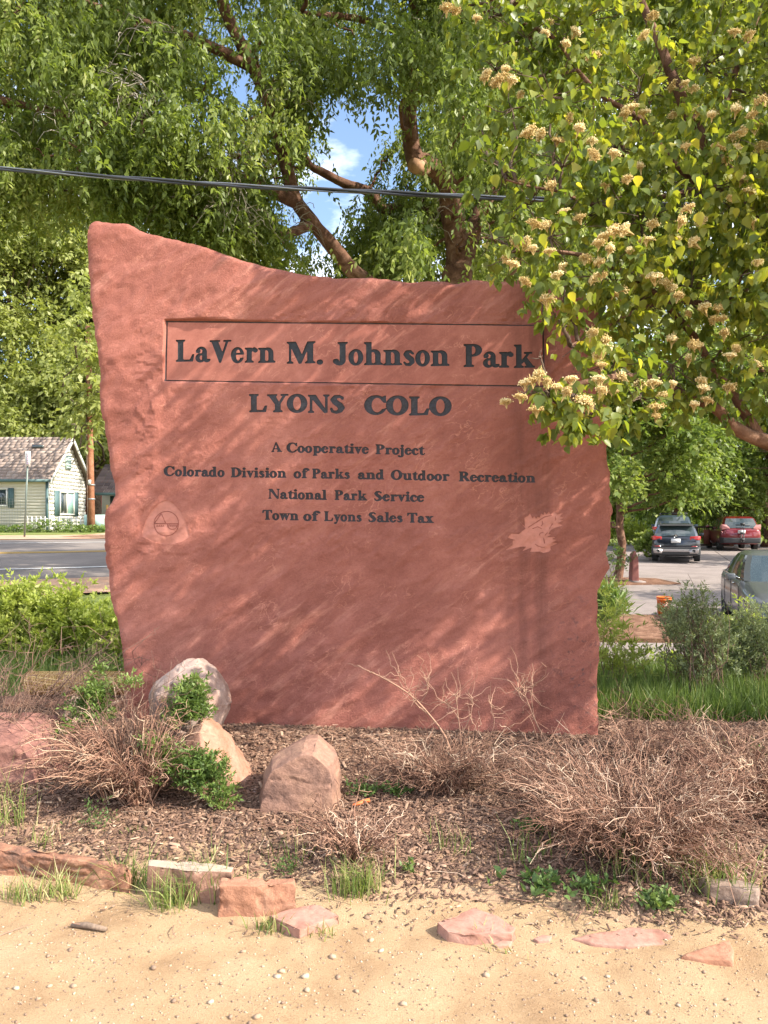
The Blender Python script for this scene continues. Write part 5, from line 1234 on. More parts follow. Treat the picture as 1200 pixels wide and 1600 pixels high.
for pts_, r0 in [([(1050,1225),(1000,1195),(960,1130),(952,1110)], .006), ([(1090,1220),(1150,1175),(1215,1140)], .008), ([(940,1220),(870,1180),(820,1165),(800,1172)], .005), ([(1060,1260),(990,1210),(900,1190),(850,1190)], .006), ([(1000,1290),(1060,1230),(1140,1215),(1210,1205)], .006)]:
    q = spline([P(a, c, 3.9) for a, c in pts_], 12); b.tube(q, np.linspace(r0, r0*.4, 12), 4, rnd=.6)
    for _ in range(22):
        i = rng.integers(4, 12); e_ = q[i]+rng.normal(0, .07, 3)+(0, 0, .03); b.tube(wander(q[i], e_, 5, .2, rng), np.linspace(.002, .0009, 5), 3, rnd=.7)
tag(b.build('dead_branch', M['twig_pink']), 'thick bare branches arching out of the right hand brush', 'dead branch')

# yellow green bushes at left behind the slab
def leafbush(name, label, blobl, base, dens, leafL, leafW, m, rng, L=.16, nl=12, cat='bush', group=None, stems=26, gap=.2, tm='twig_dark', up=-1.0, sr=.005):
    t = empty(name, tuple(base), label, cat, group); b = MB(); base = np.array(base)
    for bl_ in blobl:
        for _ in range(max(1, stems//len(blobl))):
            d = rng.normal(size=3)*bl_[3]*.7; e_ = np.array(bl_[:3])+d; a = base+rng.normal(0, .12, 3)*(1, 1, 0)
            b.tube(wander(a, e_, 7, .12, rng), np.linspace(sr, sr*.3, 7), 4, rnd=rng.random())
    b.build('stems', M[tm], t, kind='stuff')
    pts = blobpts(blobl, dens, rng, .1, gap, 17, 2.2)
    tone = np.clip(.5+.9*fbm(pts[:, 0]*2.5, pts[:, 1]*2.5, pts[:, 2]*2.5, o=3, seed=3), 0, 1)
    v, f, r = foliage(pts, rng, DIAMOND, L, nl, leafL, leafW, -.1, -.4, tilt=(up, -.1), tone=tone)
    fb = MB(); fb.add(v, f, r); fb.build('foliage', m, t, kind='stuff'); return t
for k, (a, Yb, lab, bls) in enumerate([
        (20, 8.4, 'yellow green bush at the left edge beside the road', [(-20,965,.35),(20,958,.30),(45,945,.22),(50,985,.32),(10,1010,.38),(-60,960,.4),(-40,1030,.4),(20,1040,.3),(32,925,.08),(50,930,.08)]),
        (105, 8.2, 'middle yellow green bush left of the slab, tall spikes on top', [(80,970,.25),(108,955,.20),(130,985,.28),(90,1010,.30),(140,1030,.28),(60,1040,.3),(95,1045,.3),(98,925,.07),(112,930,.07),(120,940,.08)]),
        (175, 8.0, 'yellow green bush touching the left edge of the slab', [(160,985,.20),(180,995,.25),(175,1030,.28),(215,1010,.3),(200,1050,.25),(150,965,.10),(160,1045,.25)])]):
    bb_ = [(*P(x, y, Yb+.0), r_*.95) for x, y, r_ in bls]; base = P(a, 1060, Yb); base[2] = float(zt(base[0], base[1]))
    leafbush('bush', lab, bb_, base, 2300, .055, .024, M['bush_leaf'], rng, group='yellow green bushes left of the slab', gap=.3, L=.26, nl=16)
# spiky tops
# right: willow like shrub beside slab, sage bushes, yellow shrubs
def rb(lst, Y): return [(*P(x, y, Y), r_) for x, y, r_ in lst]
leafbush('willow_shrub', 'slender yellow leaved shrub right against the right edge of the slab', rb([(945,930,.07),(952,965,.08),(965,1000,.09),(950,1040,.14),(985,1030,.10),(945,1000,.09),(975,1060,.10)], 6.4), (2.05, 6.4, float(zt(2.05, 6.4))), 5200, .06, .014, M['bush_leaf'], rng, L=.2, nl=9)
leafbush('strappy_plant', 'dark green strappy clump behind the slab edge near the mulch strip', rb([(940,945,.28),(955,955,.22),(930,965,.25)], 11.8), (3.55, 11.8, float(zt(3.55, 11.8))), 2400, .22, .02, M['shrub_leaf'], rng, L=.2, nl=10)
leafbush('sage_bush', 'tall grey green sage bush in front of the orange bucket', rb([(1080,955,.15),(1083,925,.09),(1088,940,.10),(1075,938,.10),(1095,932,.07),(1102,945,.10),(1060,960,.13),(1072,968,.17),(1100,962,.16),(1085,945,.12),(1050,985,.16),(1112,985,.15),(1065,985,.20),(1095,990,.20),(1050,1020,.16),(1080,1035,.22),(1110,1030,.18),(1045,970,.1)], 6.6), (2.75, 6.6, float(zt(2.75, 6.6))), 6800, .030, .008, M['sage_leaf'], rng, L=.12, nl=12, stems=60)
leafbush('sage_bush', 'loose feathery sage bush rising between the bucket and the grey car', rb([(1075,1000,.17),(1088,960,.11),(1092,925,.06),(1070,930,.05),(1105,975,.13),(1118,1005,.17),(1060,980,.12),(1098,945,.07),(1050,950,.05),(1068,950,.08),(1090,1040,.2),(1120,955,.06)], 6.0), (2.55, 6.0, float(zt(2.55, 6.0))), 4200, .036, .009, M['sage_leaf'], rng, L=.15, nl=13, stems=60)
leafbush('sage_bush', 'wide sage green bush at the right edge below the grey car', rb([(1150,1005,.18),(1180,995,.20),(1160,965,.07),(1190,960,.08),(1140,1040,.22),(1185,1040,.22),(1215,1020,.25),(1165,975,.1)], 6.3), (3.2, 6.3, float(zt(3.2, 6.3))), 6800, .030, .009, M['sage_leaf'], rng, L=.12, nl=12, stems=50)
leafbush('yellow_shrub', 'bright yellow green shrub between the sage bush and the grey car', rb([(1130,1000,.16),(1160,990,.14),(1166,945,.05),(1120,1010,.2),(1180,1005,.20),(1184,965,.05),(1110,985,.1),(1150,1020,.2),(1145,1000,.22)], 8.5), (4.1, 8.5, float(zt(4.1, 8.5))), 3400, .05, .018, M['bush_leaf'], rng, L=.18, nl=10, stems=40)
leafbush('yellow_shrub', 'low sunlit shrub in the gap between slab and sage bush', rb([(1040,1040,.16),(1060,1045,.16),(990,1055,.14)], 8.4), (3.0, 8.4, float(zt(3.0, 8.4))), 3600, .05, .018, M['bush_leaf'], rng, L=.16, nl=10, stems=20)
# grasses
def grassblades(n, xf, yf, H, wd, rng, m=None, lean=.35, zf=None, tone=None):
    x = xf(n); y = yf(n, x); z = zf(x, y) if zf else zt(x, y)
    h = H*rng.uniform(.5, 1.15, n); az = rng.uniform(0, 2*math.pi, n); ln = np.abs(rng.normal(0, lean, n))*h
    wa = rng.uniform(0, 2*math.pi, n); wx, wy = np.cos(wa)*wd/2, np.sin(wa)*wd/2
    lv = []
    for t, wk in ((0, 1.0), (.5, .8), (1.0, .08)):
        cx = x+np.cos(az)*ln*t**1.8; cy = y+np.sin(az)*ln*t**1.8; cz = z+h*t*(1-.18*t*np.abs(ln/h))
        lv += [np.stack([cx-wx*wk, cy-wy*wk, cz], -1), np.stack([cx+wx*wk, cy+wy*wk, cz], -1)]
    v = np.stack(lv, 1).reshape(-1, 3); o = (np.arange(n)*6)[:, None]
    f = np.concatenate([o+np.array([[0, 1, 3, 2]]), o+np.array([[2, 3, 5, 4]])])
    r = np.repeat(np.clip(rng.random(n)*.8 if tone is None else tone+.25*rng.normal(size=n), 0, 1), 6)
    return v, f, r
def znear_v(x, y): return np.maximum(zsand(x, y), zmulch(x, y))
gb = MB()
v, f, r = grassblades(26000, lambda n: rng.uniform(1.3, 5.2, n), lambda n, x: rng.uniform(5.2, 8.6, n), .29, .007, rng, tone=.42); gb.add(v, f, r)
v, f, r = grassblades(14000, lambda n: rng.uniform(1.3, 5.2, n), lambda n, x: rng.uniform(5.15, 6.2, n), .22, .007, rng, tone=.25); gb.add(v, f, r)
v, f, r = grassblades(14000, lambda n: rng.uniform(-7, -1.6, n), lambda n, x: rng.uniform(6.2, 12, n), .22, .009, rng, tone=.5); gb.add(v, f, r)
gb.build('long_grass', M['grass'], kind='stuff', label='long green grass behind the slab', category='grass')
TUFTS = [(95,1400,.10,130,.75,'pale grass tuft in sand below the long orange stone'),(35,1405,.09,110,.7,'pale green grass tuft at the left edge of the sand'),(205,1385,.14,150,.45,'green grass tuft between the long orange stone and the cream block'),(270,1415,.13,190,.6,'yellowish grass growing before the cream topped block'),(322,1400,.16,170,.45,'green grass tuft between cream block and orange pink block'),
         (560,1395,.13,230,.6,'bright grass tuft below the small dry clump'),(420,1455,.06,90,.55,'tiny grass tuft between orange pink block and pink flagstone'),(507,1460,.045,40,.6,'little weed at the right tip of the pale flagstone'),(745,1470,.05,30,.6,'seedling in front of the fan shaped flagstone'),
         (1120,1395,.20,170,.5,'long bladed grass tuft in front of the grey brown block'),(985,1375,.16,70,.5,'thin grass tuft below the biggest brush mound'),(830,1345,.14,50,.45,'wispy grass blades in mulch left of the biggest brush'),(700,1330,.12,40,.4,'thin dark grass blades in the middle of the mulch'),(10,1290,.22,90,.7,'pale feathery grass at the left picture edge'),(940,1420,.08,60,.5,'small grass tuft behind the half buried flagstone'),(440,1345,.14,30,.5,'slender green seedling behind the orange pink block'),(65,1320,.07,40,.85,'yellow green sprout above the long orange stone'),(785,1490,.03,20,.5,'tiny sprout on the sand right of centre'),(210,1300,.03,30,.4,'sparse blades in mulch below the brown brush')]
for px, py, H, n, tn, lab in TUFTS:
    g = gp(px, py); s_ = .022+H*.28; tn = min(.95, tn+.12); n = int(n*.62); H = H*1.25
    v, f, r = grassblades(n, lambda n: g[0]+rng.normal(0, s_, n), lambda n, x: g[1]+rng.normal(0, s_*.5, n), H, .0045, rng, lean=.7, zf=znear_v, tone=tn)
    gb = MB(); gb.add(v, f, r); tag(gb.build('grass_tuft', M['grass']), lab, 'grass tuft', 'grass tufts along the bed edge')
WEEDS = [(150,1298,.10,.16,70,'M','grey green creeping weed in mulch below the brown brush',.018),(570,1245,.10,.05,60,'W','leafy green weed right of the squat boulder',.022),(620,1245,.06,.04,22,'W','pair of round green leaves beside the pale brush',.03),(850,1385,.14,.02,36,'W','dark green creeping leaves left of the lettuce like weed',.03),(1030,1420,.075,.03,60,'L','bright lettuce like weed at lower right',.028),(920,1398,.10,.03,26,'W','green trailing weed under the front of the biggest brush',.03),(830,1300,.07,.04,50,'W','pale green weed patch at the left foot of the biggest brush',.02),(450,1365,.05,.05,40,'M','small grey green weed behind the orange pink block',.018),(640,1365,.03,.03,16,'L','tiny green sprout in the middle of the mulch edge',.02),(1170,1180,.15,.08,60,'M','grey green leaves by the right edge',.03)]
for px, py, sp, H, n, kd, lab, lf in WEEDS:
    g = gp(px, py); c = np.stack([g[0]+rng.normal(0, sp*.5, n), g[1]+rng.normal(0, sp*.25, n), np.zeros(n)], -1)
    c[:, 2] = znear_v(c[:, 0], c[:, 1])+.004+np.abs(rng.normal(0, H*.35, n))
    v, f, r = foliage(c, rng, HEART if kd != 'M' else DIAMOND, .05, 3, lf, lf*(.55 if kd != 'M' else .35), -.2, -.5, tilt=(-1.0, -.1), tone=np.full(n, .75 if kd == 'L' else .4))
    gb = MB(); gb.add(v, f, r); tag(gb.build('weed', M['weed']), lab, 'weed', 'weeds in the bed')
# oats like seed head
for px, py, hh, lab in [(335,1328,.05,'small pale seed head sticking up from the mulch behind the cream block')]:
    g = gp(px, py+12); b = MB(); b.tube([g, g+(0, 0, hh*.6), g+(.004, 0, hh*1.2)], [.002, .007, .001], 5, rnd=.95); tag(b.build('seed_head', M['grass']), lab, 'seed head')

# mulch chips, twigs litter, gravel
def chips(n, X, Y, L, W, rng, zf=znear_v, T=.004):
    Lr = L*rng.uniform(.35, 1.3, n); Wr = W*rng.uniform(.4, 1.3, n); az = rng.uniform(0, math.pi, n)
    Rm = rotmats(n, az, rng.normal(0, .28, n), rng.normal(0, .35, n), rng)
    c = np.array([(-1, -1, 0), (1, -1, 0), (1, 1, 0), (-1, 1, 0), (-.8, -.7, 1), (.85, -.8, 1), (.75, .7, 1), (-.9, .8, 1)], float)
    v = c[None]*np.stack([Lr/2, Wr/2, T*rng.uniform(.6, 1.6, n)], -1)[:, None, :]
    v = np.einsum('nij,nkj->nki', Rm, v)+np.stack([X, Y, zf(X, Y)+.002+np.abs(rng.normal(0, .004, n))], -1)[:, None, :]
    f = np.array([(4, 5, 6, 7), (0, 1, 5, 4), (1, 2, 6, 5), (2, 3, 7, 6), (3, 0, 4, 7)])
    return v.reshape(-1, 3), (f[None]+(np.arange(n)*8)[:, None, None]).reshape(-1, 4), np.repeat(rng.beta(1.6, 2.2, n), 8)
n = 90000
yy = 2.75+(5.6-2.75)*rng.random(n)**1.25; xx = rng.uniform(-1, 1, n)*(yy*.56+.25)
eg = bed_edge(xx); kp = yy > eg-.05-.22*np.abs(rng.normal(size=n))*(rng.random(n) < .10)+.42*np.abs(rng.normal(size=n))*(rng.random(n) < .8); xx, yy = xx[kp], yy[kp]
b = MB(); b.add(*chips(len(xx), xx, yy, .026, .0058, rng, T=.003)); n2 = 9000; y2 = 2.9+2.6*rng.random(n2)**1.2; x2 = rng.uniform(-1, 1, n2)*(y2*.56+.25); k2 = y2 > bed_edge(x2)+.03; b.add(*chips(int(k2.sum()), x2[k2], y2[k2], .055, .013, rng, T=.005))
b.build('bark_mulch', M['chip'], kind='stuff', label='loose shredded bark mulch on the bed', category='mulch')
b = MB()
for _ in range(1300):
    y = rng.uniform(2.75, 5.2); x = rng.uniform(-1, 1)*(y*.55)
    if y < float(bed_edge(x))+.03 and rng.random() < .9: continue
    az = rng.uniform(0, 6.28); L = rng.uniform(.05, .22)
    z = znear(x, y)+.008; e_ = np.array([x+math.cos(az)*L, y+math.sin(az)*L*.7, 0]); e_[2] = znear(e_[0], e_[1])+rng.uniform(.004, .03)
    b.tube(wander((x, y, z), e_, 5, .12, rng), np.linspace(.0026, .0012, 5), 3, rnd=rng.random(), cap=False)
b.build('twig_litter', M['twig_pink'], kind='stuff', label='fallen twigs scattered on the mulch', category='twigs')
ico = bmesh.new(); bmesh.ops.create_icosphere(ico, subdivisions=1, radius=1); iv = np.array([v.co for v in ico.verts]); ifc = [[v.index for v in f.verts] for f in ico.faces]; ico.free()
def gravel(n, smin, smax, rng, y0=1.3, y1=3.5, pw=2.5):
    y = rng.uniform(y0, y1, n); x = rng.uniform(-1, 1, n)*(y*.58+.3); kp = y < bed_edge(x)+.12*rng.random(n); x, y = x[kp], y[kp]; n = len(x)
    s = smin+(smax-smin)*rng.random(n)**pw; st = np.stack([s*rng.uniform(.8, 1.4, n), s*rng.uniform(.7, 1.1, n), s*rng.uniform(.4, .75, n)], -1)
    v = iv[None]*(1+.30*rng.normal(size=(n, len(iv), 1)))*st[:, None, :]
    v = np.einsum('nij,nkj->nki', rotmats(n, rng=rng), v)+np.stack([x, y, zsand(x, y)+s*.15], -1)[:, None, :]
    return v.reshape(-1, 3), (np.array(ifc)[None]+(np.arange(n)*len(iv))[:, None, None]).reshape(-1, 3), np.repeat(rng.random(n), len(iv))
b = MB(); b.add(*gravel(26000, .0008, .0058, rng, pw=3.2)); b.build('gravel', M['pebble'], kind='stuff', label='fine gravel strewn over the sand', category='gravel')
PB = [(240,1513),(235,1487),(380,1488),(480,1548),(478,1526),(110,1485),(75,1495),(115,1542),(78,1542),(25,1545),(345,1538),(360,1590),(402,1590),(580,1470),(595,1487),(573,1435),(528,1528),(557,1550),(630,1570),(434,1527),(442,1568),(932,1564),(870,1525),(912,1530),(950,1527),(885,1588),(1100,1520),(1135,1563),(440,1519),(330,1566),(272,1565),(180,1534),(60,1562),(520,1496),(860,1440),(390,1600),(1015,1583),(700,1500),(760,1525),(1060,1572)]
pm = []
for k in range(5):
    lb = MB(); vv_ = iv*(1+.16*rng.normal(size=(len(iv), 1)))*np.array([1.25, .95, .62])*.011; lb.add(vv_, ifc, .15+.2*k); o = lb.build('pebble', M['pebble'], matrix=True, smooth=False); pm.append(o)
for k, (px, py) in enumerate(PB):
    o = pm[k] if k < 5 else inst(pm[k % 5], 'pebble'); g = gp(px, py)
    o.location = (g[0], g[1], g[2]+.003); o.rotation_euler = (0, 0, rng.uniform(0, 6)); s_ = rng.uniform(.55, 1.15); o.scale = (s_, s_, s_)
    tag(o, 'small tan pebble lying on the open sandy path', 'pebble', 'larger pebbles on the sandy path')

# ------------------------------------------------------------------ cottage across the road
M['siding'] = simple('cream_siding', (.66, .60, .50), .7, var=.06, scale=3)
M['gable'] = simple('white_shingle', (.60, .57, .50), .8, var=.10, scale=4)
M['roofs'] = rndmat('roof_shingle', [(0, (.19, .14, .12)), (.5, (.27, .205, .175)), (1, (.34, .27, .235))], .9, 3)
M['roofd'] = rndmat('dark_roof_shingle', [(0, (.07, .05, .05)), (1, (.15, .11, .10))], .9)
M['teal'] = simple('teal_trim', (.075, .135, .14), .6)
M['trim'] = simple('white_trim', (.66, .64, .58), .6)
M['glass'] = simple('window_glass', (.03, .045, .05), .08, spec=.8)
M['curtain'] = simple('pale_green_curtain', (.25, .42, .36), .8)
M['red'] = simple('red_barn_boards', (.35, .04, .03), .8)
M['picket'] = simple('white_picket', (.68, .66, .62), .7)
M['wire'] = simple('galvanised_wire', (.30, .30, .30), .5, .6)
hz = 1.12
house = empty('cottage', (-20, 38.2, hz), 'cream sided cottage with brown shingle roof, teal shutters and a white shingled gable end', 'house')
HX1, HY0, HY1, EZ, RZ = -16.35, 36.0, 40.6, 3.66, 5.86; HX0 = -30.0; HYM = (HY0+HY1)/2
b = MB(); b.box((HX0, HY0+.05, hz-.3), (HX1-.05, HY1, EZ))
b.build('wall', M['siding'], house)
# clapboards on the front wall, shingles on the gable
for k in range(17):
    z = hz+k*.15; lb = MB(); lb.add([(HX0, HY0+.02, z), (HX1, HY0+.02, z), (HX1, HY0+.048, z+.15), (HX0, HY0+.048, z+.15), (HX0, HY0+.05, z), (HX1, HY0+.05, z)], [(0, 1, 2, 3), (0, 4, 5, 1)]); lb.build('clapboard', M['siding'], house)
gb_ = MB(); gb_.add([(HX1, HY0, hz-.3), (HX1, HY1, hz-.3), (HX1, HY1, EZ), (HX1, HYM, RZ), (HX1, HY0, EZ)], [(0, 1, 2, 3, 4)]); gb_.build('gable_wall', M['gable'], house)
sh = MB(); z = hz
while z < RZ-.1:
    lo_, hi_ = (HY0, HY1) if z < EZ else (HY0+(z-EZ)/(RZ-EZ)*(HYM-HY0)+.05, HY1-(z-EZ)/(RZ-EZ)*(HY1-HYM)-.05)
    y = lo_+.01
    while y < hi_-.05:
        w_ = random.uniform(.16, .30); y2 = min(y+w_, hi_); d_ = random.uniform(.015, .045); dz = random.uniform(-.02, .02)
        sh.box((HX1+.002, y, z+dz), (HX1+d_, y2-.015, z+.17+dz), ); y = y2
    z += .19
sh.build('wall_shingles', M['gable'], house, kind='stuff')
# roof: front slope shingle courses
ov = .30
fa = np.array([HX0, HY0-ov, EZ-.10]); slope = np.array([0, HYM-HY0+ov, RZ-EZ+.14]); sl_n = np.linalg.norm(slope); sd = slope/sl_n; nrm = np.array([0, -sd[2], sd[1]])
rb_ = MB(); rb_.add([fa, fa+(HX1+ov-HX0, 0, 0), fa+(HX1+ov-HX0, 0, 0)+slope, fa+slope, fa-nrm*.12, fa+(HX1+ov-HX0, 0, 0)-nrm*.12, fa+(HX1+ov-HX0, 0, 0)+slope-nrm*.12, fa+slope-nrm*.12],
        [(0, 1, 2, 3), (0, 4, 5, 1), (1, 5, 6, 2), (4, 7, 6, 5)], .4)
ba = np.array([HX0, HY1+ov, EZ-.10]); s2_ = np.array([0, HYM-HY1-ov, RZ-EZ+.14]); rb_.add([ba, ba+(HX1+ov-HX0, 0, 0), ba+(HX1+ov-HX0, 0, 0)+s2_, ba+s2_], [(0, 3, 2, 1)], .4)
roof = rb_.build('roof', M['roofs'], house); PINV[roof.name] = Matrix()
cr = MB(); ncr = 15
for k in range(ncr):
    x = -24.5
    while x < HX1+ov-.02:
        w_ = random.uniform(.22, .42); x2 = min(x+w_, HX1+ov); o_ = fa+(x-HX0, 0, 0)+sd*(k*sl_n/ncr)+nrm*.004; L = sd*(sl_n/ncr*1.0); t_ = random.uniform(.018, .04); W = np.array([x2-x-.012, 0, 0])
        cr.add([o_, o_+W, o_+W+L, o_+L, o_+nrm*t_, o_+W+nrm*t_, o_+W+L+nrm*.006, o_+L+nrm*.006], [(4, 5, 6, 7), (0, 1, 5, 4), (1, 2, 6, 5), (0, 4, 7, 3)], random.random()); x = x2
cr.build('roof_shingles', M['roofs'], house, kind='stuff')
b = MB(); b.box((HX0, HY0-ov-.06, EZ-.20), (HX1+ov+.02, HY0-ov+.05, EZ-.07)); b.build('gutter', M['teal'], house)
b = MB(); b.box((HX1-.02, HY0-.10, hz), (HX1+.09, HY0-.01, EZ-.1)); b.build('downspout', M['teal'], house)
b = MB(); b.box((HX1+.002, HY0, hz), (HX1+.055, HY0+.12, EZ)); b.build('corner_board', M['trim'], house)
for sgn in (-1, 1):
    yA = HY0-ov if sgn < 0 else HY1+ov
    A = np.array([HX1+ov+.003, yA, EZ-.12]); B = np.array([HX1+ov+.003, HYM, RZ+.03]); b = MB()
    b.add([A, B, B+(0, 0, -.22), A+(0, 0, -.22), A+(.05, 0, 0), B+(.05, 0, 0), B+(.05, 0, -.22), A+(.05, 0, -.22)], [(4, 5, 6, 7), (0, 4, 7, 3), (3, 7, 6, 2), (0, 1, 5, 4)]); b.build('bargeboard', M['trim'], house)
def frontwin(x0, x1, z0, z1):
    b = MB(); y = HY0-.02
    for q in ((x0-.07, z0-.07, x1+.07, z0), (x0-.07, z1, x1+.07, z1+.07), (x0-.07, z0, x0, z1), (x1, z0, x1+.07, z1)): b.box((q[0], y-.03, q[1]), (q[2], y+.02, q[3]))
    w_ = b.build('window', M['trim'], house); PINV[w_.name] = Matrix()
    b = MB(); b.box((x0, y-.004, z0), (x1, y+.006, z1)); b.build('pane', M['glass'], w_)
    return w_
def shutter(x0, x1, z0, z1):
    b = MB(); y = HY0-.02; b.box((x0, y-.03, z0), (x1, y+.01, z1))
    for k in range(3): b.box((x0+.03+k*(x1-x0-.03)/3, y-.045, z0+.04), (x0+k*(x1-x0-.03)/3+.03+(x1-x0)/3-.05, y-.028, z1-.04))
    b.build('shutter', M['teal'], house)
wx = lambda px: (px-600)/FPX*HY0; wz = lambda py: CAMH-(py-HOR)/FPX*HY0
frontwin(wx(-14), wx(10), wz(789), wz(765)); shutter(wx(13.5), wx(22), wz(793.5), wz(762.5)); shutter(wx(-26), wx(-17), wz(793.5), wz(762.5))
# gable window with curtains
Yg0, Yg1, Zg0, Zg1 = 37.35, 38.95, 1.95, 3.02
b = MB()
for q in ((Yg0-.06, Zg0-.06, Yg1+.06, Zg0), (Yg0-.06, Zg1, Yg1+.06, Zg1+.06), (Yg0-.06, Zg0, Yg0, Zg1), (Yg1, Zg0, Yg1+.06, Zg1), ((Yg0+Yg1)/2-.04, Zg0, (Yg0+Yg1)/2+.04, Zg1)): b.box((HX1+.01, q[0], q[1]), (HX1+.10, q[2], q[3]))
gw = b.build('window', M['trim'], house); PINV[gw.name] = Matrix()
b = MB(); b.box((HX1+.012, Yg0, Zg0), (HX1+.055, (Yg0+Yg1)/2-.045, Zg1)); b.build('pane', M['glass'], gw)
b = MB(); b.box((HX1+.012, (Yg0+Yg1)/2+.045, Zg0), (HX1+.055, Yg1, Zg1)); b.build('pane', M['curtain'], gw)
for y0, y1 in ((Yg0-.62, Yg0-.08), (Yg1+.08, Yg1+.58)):
    b = MB(); b.box((HX1+.01, y0, Zg0-.12), (HX1+.085, y1, Zg1+.08)); b.build('shutter', M['teal'], house)
b = MB(); b.box((HX1+.01, HYM-.3, 4.25), (HX1+.09, HYM+.3, 4.95))
for k in range(5): b.box((HX1+.09, HYM-.25, 4.3+k*.13), (HX1+.11, HYM+.25, 4.36+k*.13))
b.build('gable_vent', simple('pale_teal_vent', (.38, .48, .44), .7), house)
vp = fa+sd*(sl_n*.72)+np.array([wx(53)*1.03-HX0, 0, 0]); b = MB(); b.box((-.32, -.05, 0), (.32, .5, .22), org=vp); rvn = b.build('roof_vent', M['roofs'], house); PINV[rvn.name] = Matrix()
b = MB(); b.box((-.28, -.06, .03), (.28, -.051, .18), org=vp); b.build('vent_opening', M['glass'], rvn)
# porch annex right of the gable and red building behind
an = empty('porch_annex', (-14.6, 41.5, hz), 'low dark roofed porch between the cottage and the red slab', 'porch')
b = MB(); x0, x1 = -16.3, -13.1; rz0, rz1 = 3.15, 4.9
for k in range(9):
    t0, t1 = k/9, (k+1)/9
    x = x0
    while x < x1-.01:
        x2 = min(x+random.uniform(.25, .45), x1); b.add([(x, 41+2.4*t0, rz0+(rz1-rz0)*t0+.03), (x2-.01, 41+2.4*t0, rz0+(rz1-rz0)*t0+.03), (x2-.01, 41+2.4*t1, rz0+(rz1-rz0)*t1), (x, 41+2.4*t1, rz0+(rz1-rz0)*t1), (x, 41+2.4*t0, rz0+(rz1-rz0)*t0-.02), (x2-.01, 41+2.4*t0, rz0+(rz1-rz0)*t0-.02)], [(0, 1, 2, 3), (0, 4, 5, 1)], random.random()); x = x2
b.build('roof', M['roofd'], an)
b = MB(); b.box((x0, 40.95, rz0-.15), (x1, 41.05, rz0)); b.build('fascia', M['teal'], an)
for x in (-14.9, -14.15, -13.2):
    b = MB(); b.box((x, 41.0, hz), (x+.10, 41.1, rz0-.15)); b.build('porch_post', M['teal'], an)
b = MB(); b.box((-16.2, 42.6, hz), (-14.1, 42.7, rz0+.6)); b.build('wall', M['siding'], an)
b = MB(); b.box((-15.7, 42.55, hz), (-14.9, 42.598, hz+1.9)); b.build('doorway', M['glass'], an)
for k in range(9):
    x = -15.2+k*.21; b = MB(); b.box((x, 40.6, hz), (x+.12, 40.64, hz+1.35+.04*(k % 2))); o = b.build('fence_board', simple('golden_board', (.50, .28, .08), .8) if k == 0 else bpy.data.materials['golden_board'], an)
rbld = empty('red_building', (-20, 52, 1.3), 'red boarded building with dark flat roof peeking over the porch', 'building')
rx0, rx1 = (125-600)/FPX*52, (157-600)/FPX*52; rz_ = CAMH-(707-HOR)/FPX*52
b = MB(); b.box((rx0, 52, 1.2), (rx1, 57, rz_)); b.build('wall', M['red'], rbld)
for k in range(9):
    x = rx0+.02+k*(rx1-rx0-.1)/8; b = MB(); b.box((x, 51.96, 1.2), (x+.05, 51.998, rz_)); b.build('batten', M['red'], rbld)
b = MB(); b.box((rx0-.4, 51.4, rz_), (rx1+.4, 57.4, rz_+.18)); b.build('roof', M['roofd'], rbld)
# utility pole
up = empty('utility_pole', ((142-600)/FPX*34, 34, 1.1), 'reddish brown wooden utility pole in front of the cottage gable', 'utility pole')
ux = (139.5-600)/FPX*34; b = MB(); b.tube([(ux+.12, 34, 1.0), (ux+.02, 34, 6), (ux-.05, 34, 10.5)], [.155, .135, .11], 14); b.build('pole', rockmat('pole_wood', (.22, .09, .05), (.36, .16, .09), (.46, .24, .15), 3, .5), up, smooth=True)
for z in (2.55, 3.2):
    b = MB(); b.tube([(ux+.10, 34, z), (ux+.10, 34, z+.06)], .165, 14); b.build('band', M['wire'], up)
b = MB(); b.box((ux+.02, 33.80, 3.25), (ux+.15, 33.83, 3.45)); b.build('tag_plate', M['trim'], up)
b = MB(); b.tube([(ux-.02, 33.84, 1.1), (ux-.04, 33.84, 4), (ux-.1, 33.86, 8)], .03, 6); b.build('conduit', M['bark2'], up)
# roadside sign
sp = empty('road_sign', ((41-600)/FPX*28, 28, 0.95), 'thin steel post carrying a narrow white vertical sign plate in front of the cottage', 'sign')
sxx = (40.5-600)/FPX*28; sz0 = CAMH-(841-HOR)/FPX*28; sz1 = CAMH-(705-HOR)/FPX*28
b = MB(); b.tube([(sxx-.06, 28, sz0-.1), (sxx+.08, 28, sz1-.1)], .035, 8); b.build('post', simple('green_steel', (.14, .17, .15), .5, .4), sp)
b = MB(); b.box((sxx+.0, 27.93, sz1-.56), (sxx+.19, 27.955, sz1)); b.build('sign_plate', M['trim'], sp)
b = MB()
for k in range(6): b.box((sxx+.055, 27.922, sz1-.50+k*.075), (sxx+.135-.02*(k % 2), 27.93, sz1-.46+k*.075))
b.build('sign_lettering', simple('faded_violet_print', (.30, .22, .34), .7), sp)
